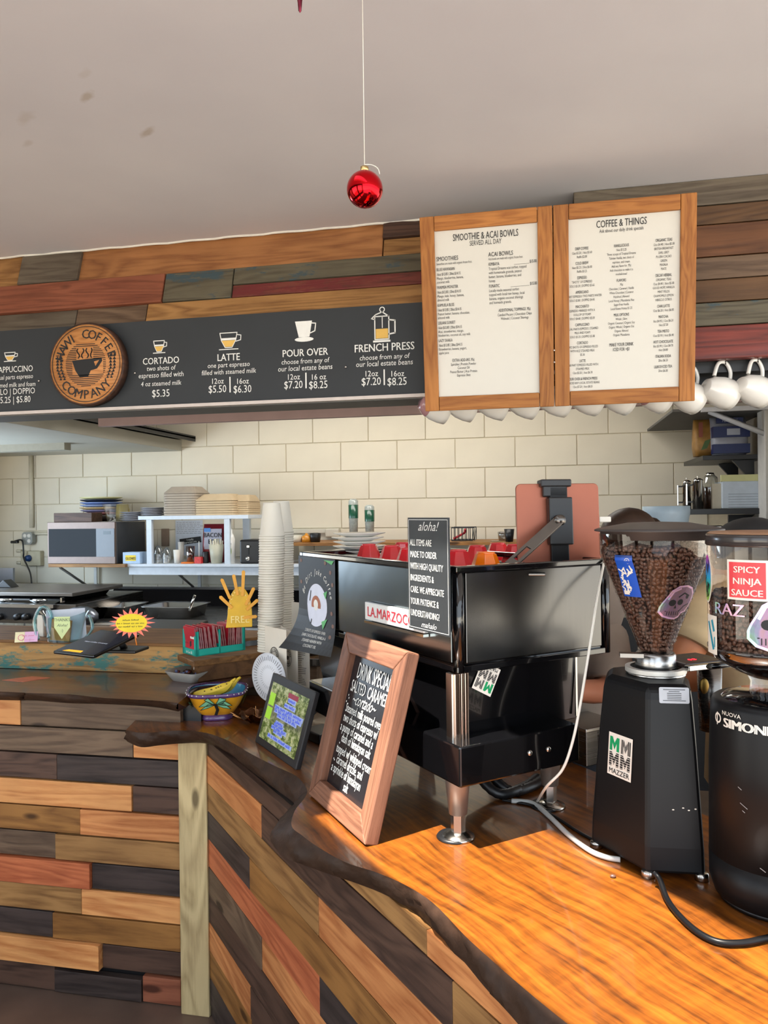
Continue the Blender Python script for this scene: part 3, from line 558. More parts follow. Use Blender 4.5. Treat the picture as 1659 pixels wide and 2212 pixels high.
# ------------------------------------------------------------------ ornaments from the ceiling
oc = PD(788, 409, 1.49); ob = T('christmas_bauble', 'shiny red bauble hanging on a string from the ceiling', 'ornament', oc)
P('ball', MB().sph(oc, .0352, 32, 20), metal('bauble_red', (214, 24, 34), .07), ob); P('cap', MB().lathe([(0, .0), (.008, .0), (.008, .009), (0, .010)], 14, TR(oc.x, oc.y, oc.z+.034)), metal('gold', (220, 190, 130), .3), ob)
P('string', MB().tube([oc+V((0, 0, .042)), V((oc.x, oc.y, CZ))], .0008, 5).tube(bez([oc+V((0, 0, .048)), oc+V((.014, 0, .046)), oc+V((.026, 0, .038)), oc+V((.030, 0, .026))], 4), .0009, 5), PAP, ob)
oc2 = PD(648, 28, 1.45); o2 = T('hanging_ornament', 'dark red twisted icicle ornament whose tip hangs in at the top edge', 'ornament', oc2)
P('icicle', MB().lathe([(0, 0), (.003, .004), (.0045, .02), (.009, .05), (.005, .08), (0, .09)], 8, TR(*oc2)), metal('ornament_plum', (110, 44, 58), .3), o2); P('string', MB().tube([oc2+V((0, 0, .088)), V((oc2.x, oc2.y, CZ))], .0008, 5), PAP, o2)

# ------------------------------------------------------------------ LEFT COUNTER (parallel to the back wall)
Y1 = PZ(392, 2175, 0).y
c1 = T('bar_counter', 'left bar counter clad in mixed reclaimed planks with a pale corner post', 'counter', (-1.9, Y1+.25, 0))
P('carcass', MB().box(-2.75, Y1+.02, 0, P0.x-.03, Y1+.30, 1.008), BLK, c1)
def x1(u, v=1900): return PY(u, v, Y1).x
XL = -2.75; xr = x1(392)
rows = [[(-99, 121, DRB, 0), (121, 309, DRK, .006), (309, 392, RDB, 0)], [(-99, 220, ORG2, .014), (222, 392, DRB, -.002)], [(-99, 116, DRK, 0), (116, 392, GLD, .003)],
        [(-99, 178, TAN, 0), (178, 392, ORG2, .002)], [(-99, 199, RED, .010), (200, 392, DRK, 0)], [(-99, 122, BRG, -.003), (122, 392, TAN, .004)], [(-99, 175, GLD, 0), (175, 392, ORG, .003)],
        [(-99, 287, ORG2, .003), (288, 392, DRB, 0)], [(-99, 125, DRB, 0), (125, 392, DRK, .002)], [(-99, 289, BRG, 0), (289, 392, ORG2, 0)], [(-99, 47, ORG2, .002), (47, 392, BRG, 0)]]
ph = .0916
for r, row in enumerate(rows):
    for (u0, u1, m, pr) in row:
        vv = 2116 - r*56 + 20
        xa_, xb_ = (XL if u0 < 0 else x1(u0, vv)), x1(u1, vv); za, zb = r*ph+.004, (r+1)*ph-.0015
        if r == 0 and u0 == 121: zb -= .012
        if r == 1 and u0 == 222: za += .006
        if r == 0 and u0 == 309: zb += .0
        if r == 10: zb = 1.008
        M = TR((xa_+xb_)/2, Y1, (za+zb)/2); L = (xb_-xa_)/2-.0012; W = (zb-za)/2
        P('plank', MB().box(-L, -.004-pr, -W, L, .018, W), m, c1, M, bevel=.0015)
xp0, xp1 = PY(392, 1900, Y1-.02).x, P0.x+.012
P('corner_post', MB().box(-.0, -.03, 0, xp1-xp0, .02, .90), wood('wood_corner_post', (214, 192, 144), (168, 146, 104), axis='Z'), c1, TR(xp0, Y1-.005, 0), bevel=.003, label='pale weathered corner post')
# slab on the left counter
H1, H1b = 1.045, 1.008
def slab(fr_top, fr_bot, back, zt, zb, name, label, mt, grp=None, mid=None):
    """fr_top/fr_bot: world xy lists for the live edge, back: world xy list closing the polygon"""
    r = T(name, label, 'worktop', (sum(p[0] for p in fr_top)/len(fr_top), sum(p[1] for p in fr_top)/len(fr_top), zb))
    top = MB().poly([(p[0], p[1], zt) for p in fr_top+back]); bot = MB().poly([(p[0], p[1], zb) for p in (fr_bot+back)][::-1])
    n = len(back)
    bk = MB()
    full = [fr_top[-1]] + back + [fr_top[0]]; fullb = [fr_bot[-1]] + back + [fr_bot[0]]
    for i in range(len(full)-1): bk.poly([(full[i+1][0], full[i+1][1], zt), (full[i][0], full[i][1], zt), (fullb[i][0], fullb[i][1], zb), (fullb[i+1][0], fullb[i+1][1], zb)][::-1])
    top.v += bot.v; b = len(fr_top+back); top.f.append(tuple(b+i for i in range(len(bot.v)))); top.sm.append(False)
    for q in bk.f: top.f.append(tuple(len(top.v)+i for i in q)); top.sm.append(False)
    top.v += bk.v
    P('top', top, mt, r)
    ed = MB(); m = len(fr_top); rings = []
    for k in range(7):
        s = k/6; bulge = sin(pi*s)*.008
        ring_ = []
        for i in range(m):
            a, b2 = V((fr_top[i][0], fr_top[i][1], zt)), V((fr_bot[i][0], fr_bot[i][1], zb))
            p = fr_top[max(i-1, 0)]; q = fr_top[min(i+1, m-1)]; tn = V((q[0]-p[0], q[1]-p[1], 0)).normalized(); nn = V((tn.y, -tn.x, 0))
            w = .004*sin(i*1.7+k*2.1)+.003*sin(i*.73-k) if 0 < k < 6 else 0
            ring_.append(a.lerp(b2, s) + nn*(bulge+w)*SGN[0])
        rings.append(ring_)
    ed.loft(rings, None, True, False, False); P('live_edge', ed, BARK, r, label='dark wavy bark edge')
    return r
SGN = [1]
def sm(pts, n=5): return [(p.x, p.y) for p in bez([V((q[0], q[1], 0)) for q in pts], n)]
yf = Y1-.05
ft = [(-2.75, yf)] + [(PZ(u, v, H1).x, PZ(u, v, H1).y) for u, v in ((0, 1494), (60, 1497), (150, 1500), (230, 1508), (330, 1513), (385, 1519))]
fb = [(-2.75, yf+.01)] + [(PZ(u, v, H1b).x, PZ(u, v, H1b).y) for u, v in ((0, 1512), (60, 1512), (150, 1519), (230, 1521), (330, 1527), (385, 1537))]
ft, fb = sm(ft), sm(fb)
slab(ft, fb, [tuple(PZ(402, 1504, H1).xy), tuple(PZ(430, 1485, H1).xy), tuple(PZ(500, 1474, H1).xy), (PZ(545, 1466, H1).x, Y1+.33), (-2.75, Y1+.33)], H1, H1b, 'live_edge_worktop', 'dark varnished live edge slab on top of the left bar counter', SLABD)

# ------------------------------------------------------------------ RIGHT COUNTER
c2 = T('bar_counter', 'right bar counter clad in long mixed planks running toward the camera', 'counter', AN(1.2, .3))
P('carcass', MB().box(.0, .01, -.02, 3.2, H2-.05, -.60, FR2), BLK, c2)
P('kick_strip', MB().box(0, 0, -.02, 3.2, .032, -.001, FR2), DRK, c2)
def J(x, y): return pxa(400+.3617*x, 1650+.3617*y)
E = 3.2
rows2 = [[(0, E, DRK)], [(0, J(395, 1470), GLD), (J(395, 1470), E, DRB)], [(0, J(395, 1450), ORG), (J(395, 1450), E, DRB)], [(0, J(900, 1900), DRB), (J(900, 1900), E, TAN)],
         [(0, J(458, 1150), BRG), (J(458, 1150), E, ORG)], [(0, J(805, 1440), RED), (J(805, 1440), E, DRK)], [(0, J(388, 650), DRK), (J(388, 650), E, GLD)],
         [(0, J(800, 950), TAN), (J(800, 950), E, ORG)], [(0, J(458, 340), ORG), (J(458, 340), J(1600, 1490), DRB), (J(1600, 1490), E, TAN)], [(0, J(700, 600), DRB), (J(700, 600), J(1440, 1100), TAN), (J(1440, 1100), E, ORG)]]
for r, row in enumerate(rows2):
    z0 = .034+r*ph; z1_ = z0+ph-.0015
    if r == 9: z1_ = .905
    for (a0, a1, m) in row:
        M = FR2 @ TR((a0+a1)/2, (z0+z1_)/2, 0); L = (a1-a0)/2-.0008; W = (z1_-z0)/2
        P('plank', MB().box(-L, -W, -.02, L, W, random.uniform(-.001, .003)), m, c2, M, bevel=.0012)
# big slab
tp = [(272, 1577), (305, 1583), (345, 1581), (392, 1578), (445, 1583), (495, 1601), (545, 1630), (595, 1655), (639, 1676), (662, 1703), (659, 1722), (637, 1751), (630, 1784), (653, 1805), (689, 1831), (747, 1863), (809, 1883), (870, 1909), (935, 1950), (1005, 2022), (1060, 2072), (1120, 2125), (1220, 2207), (1420, 2360)]
bt = [(275, 1602), (305, 1614), (345, 1610), (392, 1606), (445, 1606), (492, 1626), (540, 1664), (588, 1700), (627, 1728), (640, 1742), (632, 1750), (600, 1778), (583, 1812), (617, 1852), (655, 1868), (710, 1888), (775, 1910), (838, 1936), (905, 1978), (990, 2064), (1045, 2130), (1100, 2190), (1190, 2290), (1400, 2470)]
ft = sm([(PZ(u, v, H2).x, PZ(u, v, H2).y) for u, v in tp]); H2b = .905
fb = sm([(PZ(u, v, H2b).x, PZ(u, v, H2b).y) for u, v in bt])
bk = [tuple(AN(3.1, .75).xy), tuple(AN(.55, .75).xy), tuple(AN(-.02, .62).xy), tuple(PZ(470, 1500, H2).xy), (PZ(420, 1530, H2).x, PZ(420, 1530, H2).y), tuple(PZ(350, 1534, H2).xy), tuple(PZ(300, 1548, H2).xy)]
slab(ft, fb, bk, H2, H2b, 'live_edge_worktop', 'big glossy live edge slab worktop under the espresso machine', SLAB)

# raised ledge behind the left counter
LZ = 1.162
lp = T('raised_ledge', 'raised plank shelf with turquoise paint flecks behind the left counter', 'shelf', (-1.6, Y1+.45, 1.0))
q0 = PZ(-250, 1383, LZ); q1 = PZ(420, 1424, LZ-.02); b0 = PZ(-250, 1362, LZ); b1 = PZ(700, 1384, LZ)
yl = Y1+.33
P('front_board', MB().box(-2.75, yl-.018, H1+.001, PY(425, 1460, yl).x, yl, LZ-.012), LDG, lp, bevel=.002)
P('top_board', MB().prism([(-2.75, yl-.03), (PY(425, 1460, yl).x, yl-.03), (PY(425, 1460, yl).x+.22, yl+.2), (PY(640, 1390, yl+.2).x, yl+.33), (-2.75, yl+.33)], LZ-.012, LZ), LDG2, lp, bevel=.003)
e0 = PZ(418, 1428, 1.13); e1 = PZ(700, 1392, 1.13); ed_ = (e1-e0).normalized(); LE = frame(e0, ed_, zu); LL = (e1-e0).length
P('end_board', MB().box(0, -.022, -.16, LL, 0, .0, LE), LDG2, lp, bevel=.003)
P('end_face', MB().box(.03, -.083, -.10, LL-.03, -.022, -.03, LE), wood('wood_end_face', (120, 84, 52), (78, 52, 32)), lp)

# ================================================================== ESPRESSO MACHINE
C0 = PD(988, 1300, 1.60); C0.z = 0
MF = frame(C0, NN, -A)        # x: to the right/back, y: away along the counter, z: up
def U2Y(u, v, x=0):           # pixel -> local (y,z) on plane local x
    p = MF.inverted() @ PN(u, v, C0 + NN*x, NN); return p.y, p.z
def U2X(u, v, y=0):
    p = MF.inverted() @ PN(u, v, C0 - A*y, A); return p.x, p.z
em = T('espresso_machine', 'big black and stainless espresso machine on the live edge worktop', 'espresso machine', MF @ V((.2, .4, H2)))
ZT, ZB, TT, TB = 1.535, 1.318, 1.174, 1.091; DX, DY = .43, .80
P('body', MB().box(.004, .004, ZB, DX-.004, DY-.004, ZT-.03, MF), BLKG, em, bevel=.008)
PNL = metal('panel_side', (88, 87, 86), .24, .12, 0); PNF = metal('panel_face', (120, 130, 136), .22, .12, 1)
P('side_panel', MB().box(.02, -.002, ZB+.012, DX-.022, .006, ZT-.014, MF), PNL, em, bevel=.002)
P('back_panel', MB().box(-.002, .02, ZB+.012, .006, DY-.02, ZT-.014, MF), PNF, em, bevel=.002)
t = MB()
for (x, y) in ((.006, .006), (DX-.006, .006), (.006, DY-.006), (DX-.006, DY-.006)): t = MB().lathe([(0, ZB-.004), (.013, ZB-.004), (.013, ZT-.002), (0, ZT-.002)], 16, MF @ TR(x, y, 0)); P('corner_trim', t, BLKG, em)
for (a, b, c, d) in ((-.008, -.008, DX+.008, .014), (-.008, DY-.014, DX+.008, DY+.008), (-.008, .014, .014, DY-.014), (DX-.014, .014, DX+.008, DY-.014)):
    P('top_rail', MB().box(a, b, ZT-.014, c, d, ZT, MF), BLKG, em, bevel=.003)
P('bottom_rail', MB().box(-.004, -.004, ZB-.006, DX+.002, DY, ZB+.008, MF), BLKG, em, bevel=.002)
P('cup_deck', MB().box(.012, .012, ZT-.036, DX-.012, DY-.012, ZT-.030, MF), STL, em)
md = MB().loft([[(.015, .02, TT-.01), (.345, .02, TT-.01), (.345, DY-.1, TT-.01), (.015, DY-.1, TT-.01)], [(.015, .012, ZB), (.385, .012, ZB), (.385, DY-.02, ZB), (.015, DY-.02, ZB)]], MF, False)
P('lower_body', md, BLKG, em, bevel=.003)
P('seam_strip', MB().box(-.001, -.002, 0, .004, .002, ZB-TT+.01, frame(MF @ V((.335, .010, TT)), NN, (-A))), STL, em)
for x, w in ((-.012, .014), (.004, .007), (.0135, .010)):
    P('corner_strip', MB().box(x, -.004, TT-.002, x+w, .02, ZB-.006, MF), metal('steel_warm_reflect', (190, 164, 146), .16), em, bevel=.002)  # silver strips with a copper reflection put into the metal colour
P('corner_strip', MB().box(-.016, .0, TT-.002, -.004, .024, ZB-.006, MF), STL, em, bevel=.002)
tx0 = -.03; tx1 = U2X(1252, 1600, -.045)[0]
P('drip_base', MB().box(tx0, -.045, TB, tx1, .70, TT, MF), BLKG, em, bevel=.004)
for u, v in ((1146, 1627), (1186, 1619)): x, z = U2X(u, v, -.047); P('bolt', MB().sph((0, 0, 0), (.006, .003, .006), 12, 8, MF @ TR(x, -.046, z)), STL, em)
fp = MF.inverted() @ PZ(990, 1809, H2)
for (x, y) in ((fp.x, fp.y), (fp.x, .60), (.30, fp.y+.03), (.30, .60)):
    L = TR(*(MF @ V((x, y, H2))))
    lg_ = P('leg', MB().lathe([(0, .052), (.0195, .052), (.0275, .135), (.0275, .14), (0, .14)], 28, L), flat('leg_aluminium', (158, 148, 140), .42, metal=.75), em)
    P('thread', MB().lathe([(.012, .012), (.0155, .014), (.0155, .052), (.012, .052)], 6, L, False), STL, lg_)
    P('foot', MB().lathe([(0, .014), (.014, .014), (.034, .006), (.036, 0), (0, 0)], 28, L), STL, lg_)
    P('foot_rubber', MB().lathe([(0, .006), (.036, .006), (.039, .002), (.038, 0), (0, 0)], 28, L @ TR(-.008, 0, 0)), BLK, lg_)
# sticker half under the body on the side
def decal(pts2, M, mat, name, parent, z=.0006, label=None):
    return P(name, MB().poly([(x, y, z) for x, y in pts2]), mat, parent, M, label=label)
def mazz(M, w, h, parent):
    s_ = P('sticker', MB().rect(-w/2, -h/2, w/2, h/2, .0006), PAP, parent, M, label='white and green square maker sticker')
    def bM(mb, x, y, ww, hh, z):
        a, b = ww/2, hh/2; s = ww*.27
        for q in ([(-a, -b), (-a+s, -b), (-a+s, b), (-a, b)], [(a-s, -b), (a, -b), (a, b), (a-s, b)], [(-a+s, b), (-a+s, b-hh*.42), (0, -b+hh*.10), (0, b-hh*.42)], [(0, b-hh*.42), (0, -b+hh*.10), (a-s, b-hh*.42), (a-s, b)]):
            mb.poly([(x+p, y+r, z) for p, r in q])
    t = MB(); bM(t, -w*.235, h*.245, w*.40, h*.33, .0012); P('lettering', t, flat('sticker_green', (0, 150, 90), .5), s_, M)
    t = MB()
    for (x, y) in ((.235, .245), (-.235, -.12), (.235, -.12)): bM(t, x*w, y*h, w*.40, h*.33, .0012)
    t.text('MAZZER', h*.17, 0, -h*.45, None, sx=1.05, bold=.02, z=.0012); P('lettering', t, INK, s_, M)
    t = MB()
    for k in range(6): t.rect((.055+.066*k)*w, .07*h, (.069+.066*k)*w, .42*h, .0018)
    for k in range(6): t.rect(-.44*w, (-.265+.055*k)*h, .44*w, (-.255+.055*k)*h, .0018)
    P('lettering', t, PAP, s_, M)
xs, zs = U2X(1050, 1466, .011)
mk_ = frame(MF @ V((xs, .0105, zs)), NN, zu) @ RZ(radians(152)); mazz(mk_, .055, .062, em)
# name badge on the customer side
FB = frame(MF @ V((-.004, 0, 0)), A, zu)     # x toward camera (=-y local), y up, z toward customer
ya, za = U2Y(800, 1314); yb, zb = U2Y(929, 1350)
bz = (za+zb)/2+.0; P('name_badge', MB().box(-ya, bz-.022, 0, -yb, bz+.022, .012, FB), flat('badge_white', (222, 226, 226), .2, coat=.5), em, bevel=.002)
t = MB().text('LA.MARZOCCO', .034, (-ya-yb)/2, bz-.0115, FB, sx=1.02, bold=.03, z=.0127); P('lettering', t, flat('badge_red', (206, 24, 44), .4), em)
P('badge_edge', MB().box(-ya, bz-.030, 0, -yb, bz-.024, .014, FB), CHR, em)
# aloha sign
y0, _ = U2Y(979, 1250, -.02); y1, zt_ = U2Y(888, 1118, -.02); _, zb_ = U2Y(979, 1376, -.02)
AS = frame(MF @ V((-.028, 0, 0)), A, zu)
al = T('aloha_sign', 'black hand-lettered aloha sign in a clear sleeve propped on the espresso machine', 'sign', AS @ V((-(y0+y1)/2, zb_, 0)))
P('card', MB().box(-y1, zb_, -.001, -y0, zt_, .001, AS), CHALK, al); P('sleeve', MB().box(-y1-.002, zb_-.012, .003, -y0+.003, zt_+.002, .0042, AS), glass('sleeve_film', (1, 1, 1), .02), al)
W, Hh = y1-y0, zt_-zb_; t = MB(); cx = -(y0+y1)/2
t.text('aloha!', Hh*.115, cx, zt_-Hh*.115, AS, sx=1.15, shear=.45, z=.0016)
for i, s in enumerate(('ALL ITEMS ARE', 'MADE TO ORDER', 'WITH HIGH QUALITY', 'INGREDIENTS &', 'CARE. WE APPRECIATE', 'YOUR PATIENCE &', 'UNDERSTANDING!')):
    t.text(s, Hh*.082, cx-W*.44, zt_-Hh*(.25+.105*i), AS, align='LEFT', sx=min(.66, .90*W/(len(s)*.60*Hh*.082)), shear=.05, z=.0016, bold=.012)
t.text('mahalo', Hh*.07, cx, zb_+Hh*.035, AS, sx=1.2, shear=.45, z=.0016)
for a, b, c, d in ((-y1+.004, zb_+.004, -y0-.004, zb_+.0052), (-y1+.004, zt_-.0052, -y0-.004, zt_-.004), (-y1+.004, zb_+.004, -y1+.0052, zt_-.004), (-y0-.0052, zb_+.004, -y0-.004, zt_-.004)): t.rect(a, b, c, d, .0016, AS)
P('lettering', t, WHT, al)
# latte poster hanging on the customer side
PS = frame(MF @ V((-.004, 0, 0)), A, zu)
ya, _ = U2Y(650, 1250); yb, _ = U2Y(729, 1250); pw = ya-yb
po = T('latte_poster', 'curled black poster with a latte cup hanging on the far end of the machine', 'poster', PS @ V((-(ya+yb)/2, 1.24, 0)))
def pz(x, y):   # x 0..1, y 0 (top)..1 -> local PS
    c = max(0, y-.55); return (-ya + pw*x - .04*c*(1-x) - .03*max(0, y-.8), ZT-.012-.275*y + .02*c*(x), .003 + .22*c*c*(1.3-x))
def pmap(mb, dz=.0006):
    o = MB(); o.v = [PS @ V(pz(p.x, p.y)) + PS.to_3x3() @ V((0, 0, dz)) for p in mb.v]; o.f = [f[::-1] for f in mb.f]; o.sm = mb.sm; return o
g = MB(); n_ = 14
for i in range(n_):
    for j in range(n_): g.poly([(i/n_, j/n_, 0), ((i+1)/n_, j/n_, 0), ((i+1)/n_, (j+1)/n_, 0), (i/n_, (j+1)/n_, 0)])
P('sheet', pmap(g, 0), flat('poster_black', (30, 30, 32), .5), po)
P('sheet_print', pmap(MB().disc(.52, .50, .27, .225, 0, 32)), flat('poster_plate', (214, 220, 238), .6), po, label='printed white saucer')
P('sheet_print', pmap(MB().disc(.50, .50, .125, .10, 0, 28), .0012), flat('poster_coffee', (168, 104, 76), .6), po, label='printed coffee')
P('sheet_print', pmap(MB().disc(.50, .49, .06, .05, 0, 16).poly([(.44, .52, 0), (.56, .52, 0), (.5, .57, 0)]), .0018), WHT, po, label='printed milk foam leaf')
P('sheet_print', pmap(MB().poly([(.70, .36, 0), (.80, .33, 0), (.76, .42, 0)]).poly([(.66, .66, 0), (.80, .62, 0), (.72, .74, 0)]).poly([(.72, .02, 0), (.98, .02, 0), (.92, .06, 0)]), .0012), flat('leaf_green', (96, 176, 110), .6), po, label='printed green leaves')
P('sheet_print', pmap(MB().line([(.36, .36), (.33, .46)], .02).line([(.42, .60), (.40, .70)], .025).line([(.6, .52), (.68, .56)], .02), .0012), INK, po)
bt_ = MB()
for (x, y) in ((.08, .05), (.88, .14), (.08, .28), (.93, .26), (.90, .55), (.94, .68), (.9, .80), (.75, .05)): bt_.disc(x, y, .03, .022, 0, 10)
P('sheet_print', pmap(bt_), flat('bean_print', (120, 92, 80), .6), po, label='printed coffee beans')
t = MB()
for i, ch in enumerate('The Dirt Joke Café'):
    a = radians(205 + i*7.8); t.text(ch, .105, .52+.36*cos(a), .50+.33*sin(a), TR(0, 0, 0), sx=1, z=0)
t2 = MB(); t2.v = []; 
for i, ch in enumerate('Be Dirt Joke Coffee'):
    a = radians(200 + i*7.8); M = TR(.52+.37*cos(a), .50+.32*sin(a), 0) @ RZ(a+pi/2) @ Matrix.Diagonal((1, -1, 1, 1)); t2.text(ch, .085, 0, 0, M, sx=.9, shear=.3)
for i, s in enumerate(('2 SHOTS OF ESPRESSO OVER', 'DARK CHOCOLATE, VANILLA &', 'STEAMED HEAVEN WITH', 'COCONUT OIL')): t2.text(s, .042, .55, .79+.052*i, Matrix.Diagonal((1, -1, 1, 1)) @ TR(0, 0, 0), sx=.8) if False else t2.text(s, .042, 0, 0, TR(.55, .79+.052*i, 0) @ Matrix.Diagonal((1, -1, 1, 1)), sx=.9, bold=.01)
P('lettering', pmap(t2), WHT, po)

# cups and plates on the machine
def cup8(nm, lab, u, v, mat, grp, k=1.0, fac=8):
    p = PZ(u, v, ZT-.030); r = T(nm, lab, 'cup', p, grp)
    M = TR(*p) @ RZ(random.uniform(0, 1))
    P('bowl', MB().lathe([(.0, .046*k), (.024*k, .046*k), (.040*k, .003), (.041*k, 0), (.037*k, 0), (.022*k, .040*k), (0, .041*k)], fac, M, False), mat, r, bevel=.001)
    P('foot_ring', MB().lathe([(.020*k, .045*k), (.022*k, .050*k), (.019*k, .050*k), (.018*k, .046*k)], 20, M), mat, r)
RG = 'red cups upside down on the machine'
for (u, v, w) in ((797, 1211, 'the leftmost, beside the plates'), (846, 1216, 'second from the left'), (884, 1224, 'just left of the aloha sign'), (870, 1206, 'in the back row left of the aloha sign'), (990, 1231, 'just right of the aloha sign'), (1031, 1217, 'behind the orange cup'), (1076, 1209, 'behind and right of the orange cup'), (1112, 1214, 'half hidden behind the tablet arm')):
    cup8('espresso_cup', 'upside down red cup, '+w, u, v, RDC, RG)
cup8('espresso_cup', 'orange cup turned upside down on the front corner of the machine', 1050, 1239, ORC, None, 1.0)
pc = PZ(776, 1206, ZT-.03)
prm = MB().lathe([(0, 0), (.045, 0), (.05, .003), (.082, .012), (.083, .014), (.05, .006), (0, .004)], 40).mesh('plate')
for i in range(6):
    o = P('plate', prm, CER, None, TR(pc.x+random.uniform(-.004, .004), pc.y+random.uniform(-.004, .004), pc.z+.0135*i) @ RZ(i)); o['category'] = 'plate'; o['group'] = 'plates stacked on the machine'
    o['label'] = 'white plate on the espresso machine, '+('bottom', 'second lowest', 'third from the bottom', 'third from the top', 'second from the top', 'topmost')[i]+' of its stack'
# other side deck clutter
p = PZ(1222, 1222, ZT-.03); S('bar_cloth', MB().box(-.07, -.05, 0, .07, .05, .012), flat('brown_cloth', (104, 60, 40), .8), 'folded brown cloth on the machine behind the tablet', 'cloth', M=TR(*p) @ RZ(.3), bevel=.004)

# tablet on stand
tb = PD(1208, 1206, 1.86); tb.z = ZT-.020
X_ = (rt*1 + fw*.10).normalized(); TF = frame(tb, X_, zu*.99 + fw*.06)
k = 1.86/F
ip = T('tablet_on_machine', 'rose gold tablet seen from behind on top of the espresso machine', 'tablet', tb)
def rrect(w, h, r, x=0, y=0, n=5):
    o = []
    for (cx, cy, a) in ((w/2-r, h/2-r, 0), (-w/2+r, h/2-r, 90), (-w/2+r, -h/2+r, 180), (w/2-r, -h/2+r, 270)):
        for i in range(n+1): q = radians(a+90*i/n); o.append((x+cx+r*cos(q), y+cy+r*sin(q)))
    return o
ih = .196
P('shell', MB().prism(rrect(.206, ih, .012, 0, ih/2+.003), -.004, .004, TF, True), flat('rose_gold', (150, 88, 68), .38, metal=.55, var=.03), ip, bevel=.0015)
P('screen', MB().prism(rrect(.200, ih-.006, .01, 0, ih/2+.003), -.0055, -.004, TF), BLKG, ip)
stn = T('tablet_stand', 'black and grey folding tablet stand clamped to the rose gold tablet', 'stand', tb+V((-.1, 0, 0)))
P('top_clamp', MB().box(-.046, ih-.006, -.012, .030, ih+.012, .022, TF).box(-.040, ih-.03, .006, .02, ih, .018, TF), BLK, stn, bevel=.003)
P('post', MB().box(-.030, .05, .006, .028, ih-.032, .030, TF), BLK, stn, bevel=.003); P('post', MB().box(-.024, .0, .006, .020, .19, .018, TF), BLKM, stn, bevel=.002)
P('bottom_clamp', MB().box(-.035, -.004, -.012, .035, .012, .026, TF), BLK, stn, bevel=.003)
hp = TF @ V((-.010, .108, .040)); fp2 = PD(1100, 1222, 1.74); ad_ = (fp2-hp); AL = ad_.length; AF = frame(hp, ad_, X_.cross(ad_)*-1 if False else (X_ + zu*.2))
AFz = AF
P('hinge', MB().lathe([(0, -.03), (.013, -.03), (.013, .012), (0, .012)], 20, TF @ TR(-.010, .108, .038)), DST, stn)
a_ = MB(); wd = .013
a_.box(-.008, -wd, -.003, AL*.62, wd, .003, AF).box(AL*.62, -wd, -.003, AL*.88, -wd*.45, .003, AF).box(AL*.62, wd*.45, -.003, AL*.88, wd, .003, AF).box(AL*.88, -wd, -.003, AL, wd, .003, AF)
P('arm', a_, flat('arm_grey', (110, 104, 98), .4, metal=.6), stn, bevel=.001)
P('base_plate', MB().box(-.045, -.05, 0, .06, .05, .006, TR(fp2.x+.02, fp2.y+.01, ZT-.030)), DST, stn, bevel=.002)
# white charging cable
pts = [PD(1302, 1180, 1.84), PD(1306, 1203, 1.80), PD(1290, 1290, 1.72), PD(1270, 1420, 1.66), PD(1252, 1530, 1.63), PD(1236, 1605, 1.62), PD(1215, 1662, 1.63), PD(1180, 1700, 1.66), PZ(1160, 1733, H2+.004)]
SC('charging_cable', MB().tube(bez(pts, 8), .0030, 8), PAP, 'thin white cable running down from the tablet to the worktop', 'cable')
SC('plug', MB().cb((0, 0, 0), (.03, .012, .014), TR(*PD(1306, 1122, 1.88)) @ RZ(.3)), PAP, 'white cable plug at the right edge of the tablet', 'plug', bevel=.003)
pts = [PZ(1105, 1730, H2+.006), PZ(1150, 1735, H2+.006), PZ(1185, 1762, H2+.006), PZ(1230, 1805, H2+.006), PZ(1275, 1838, H2+.006), PZ(1310, 1852, H2+.006), PZ(1340, 1857, H2+.006)]
SC('power_cord', MB().tube(bez(pts, 8), .0055, 10), flat('cord_grey', (196, 196, 192), .45), 'thick pale grey cord lying on the worktop beside the grinder', 'cord')
pts = [PZ(1085, 1728, H2+.004), PZ(1150, 1740, H2+.004), PZ(1200, 1765, H2+.004), PZ(1255, 1800, H2+.004), PZ(1330, 1838, H2+.004)]
SC('power_cord', MB().tube(bez(pts, 8), .0035, 8), BLK, 'thin black cord lying beside the pale grey cord', 'cord')
hs = MF.inverted() @ PZ(1085, 1735, H2)
for i, dx in enumerate((0, .035)):
    a0 = MF @ V((hs.x+dx-.02, hs.y+.12, TB)); pts = bez([a0, a0+V((0, -.01, -.05)), MF @ V((hs.x+dx, hs.y+.03, H2+.018)), MF @ V((hs.x+dx+.07, hs.y+.02, H2+.014)), MF @ V((hs.x+dx+.16, hs.y+.06, H2+.014))], 12)
    SC('drain_hose', MB().tube(pts, [.012+.0012*(j % 2) for j in range(len(pts))], 10), BLK, ('left' if i == 0 else 'right')+' black ribbed drain hose curling out under the espresso machine', 'hose')

# silver knock box beside the machine, and parts seen between machine and grinder
kb = PZ(1262, 1652, H2)
kf = frame(PZ(1302, 1650, H2), NN, -A)
knk = T('knock_box', 'small silver steel box standing between the machine and the grinder', 'box', kf @ V((0, .06, 0)))
P('body', MB().box(-.06, 0, .001, .0, .12, .098, kf), DST, knk, bevel=.003); P('front_strip', MB().box(-.016, -.003, .001, .0, .002, .09, kf), STL, knk); P('rim', MB().box(-.064, -.004, .094, .08, .14, .104, kf), STL, knk, bevel=.002); P('body', MB().box(.0, 0.01, .001, .075, .13, .092, kf), BLKM, knk, bevel=.003)

# ================================================================== GRINDERS
gx = PD(1412, 1106, 1.575); GA = TR(gx.x, gx.y, 0)
g1 = T('coffee_grinder', 'black angular coffee grinder with a cone hopper full of beans', 'coffee grinder', (gx.x, gx.y, H2))
zi = GA.inverted()
def gl(p): return zi @ p
R0 = gl(PZ(1398, 1886, H2+.012)); L0 = gl(PZ(1278, 1818, H2+.012)); Q0 = gl(PZ(1524, 1893, H2+.012)); 
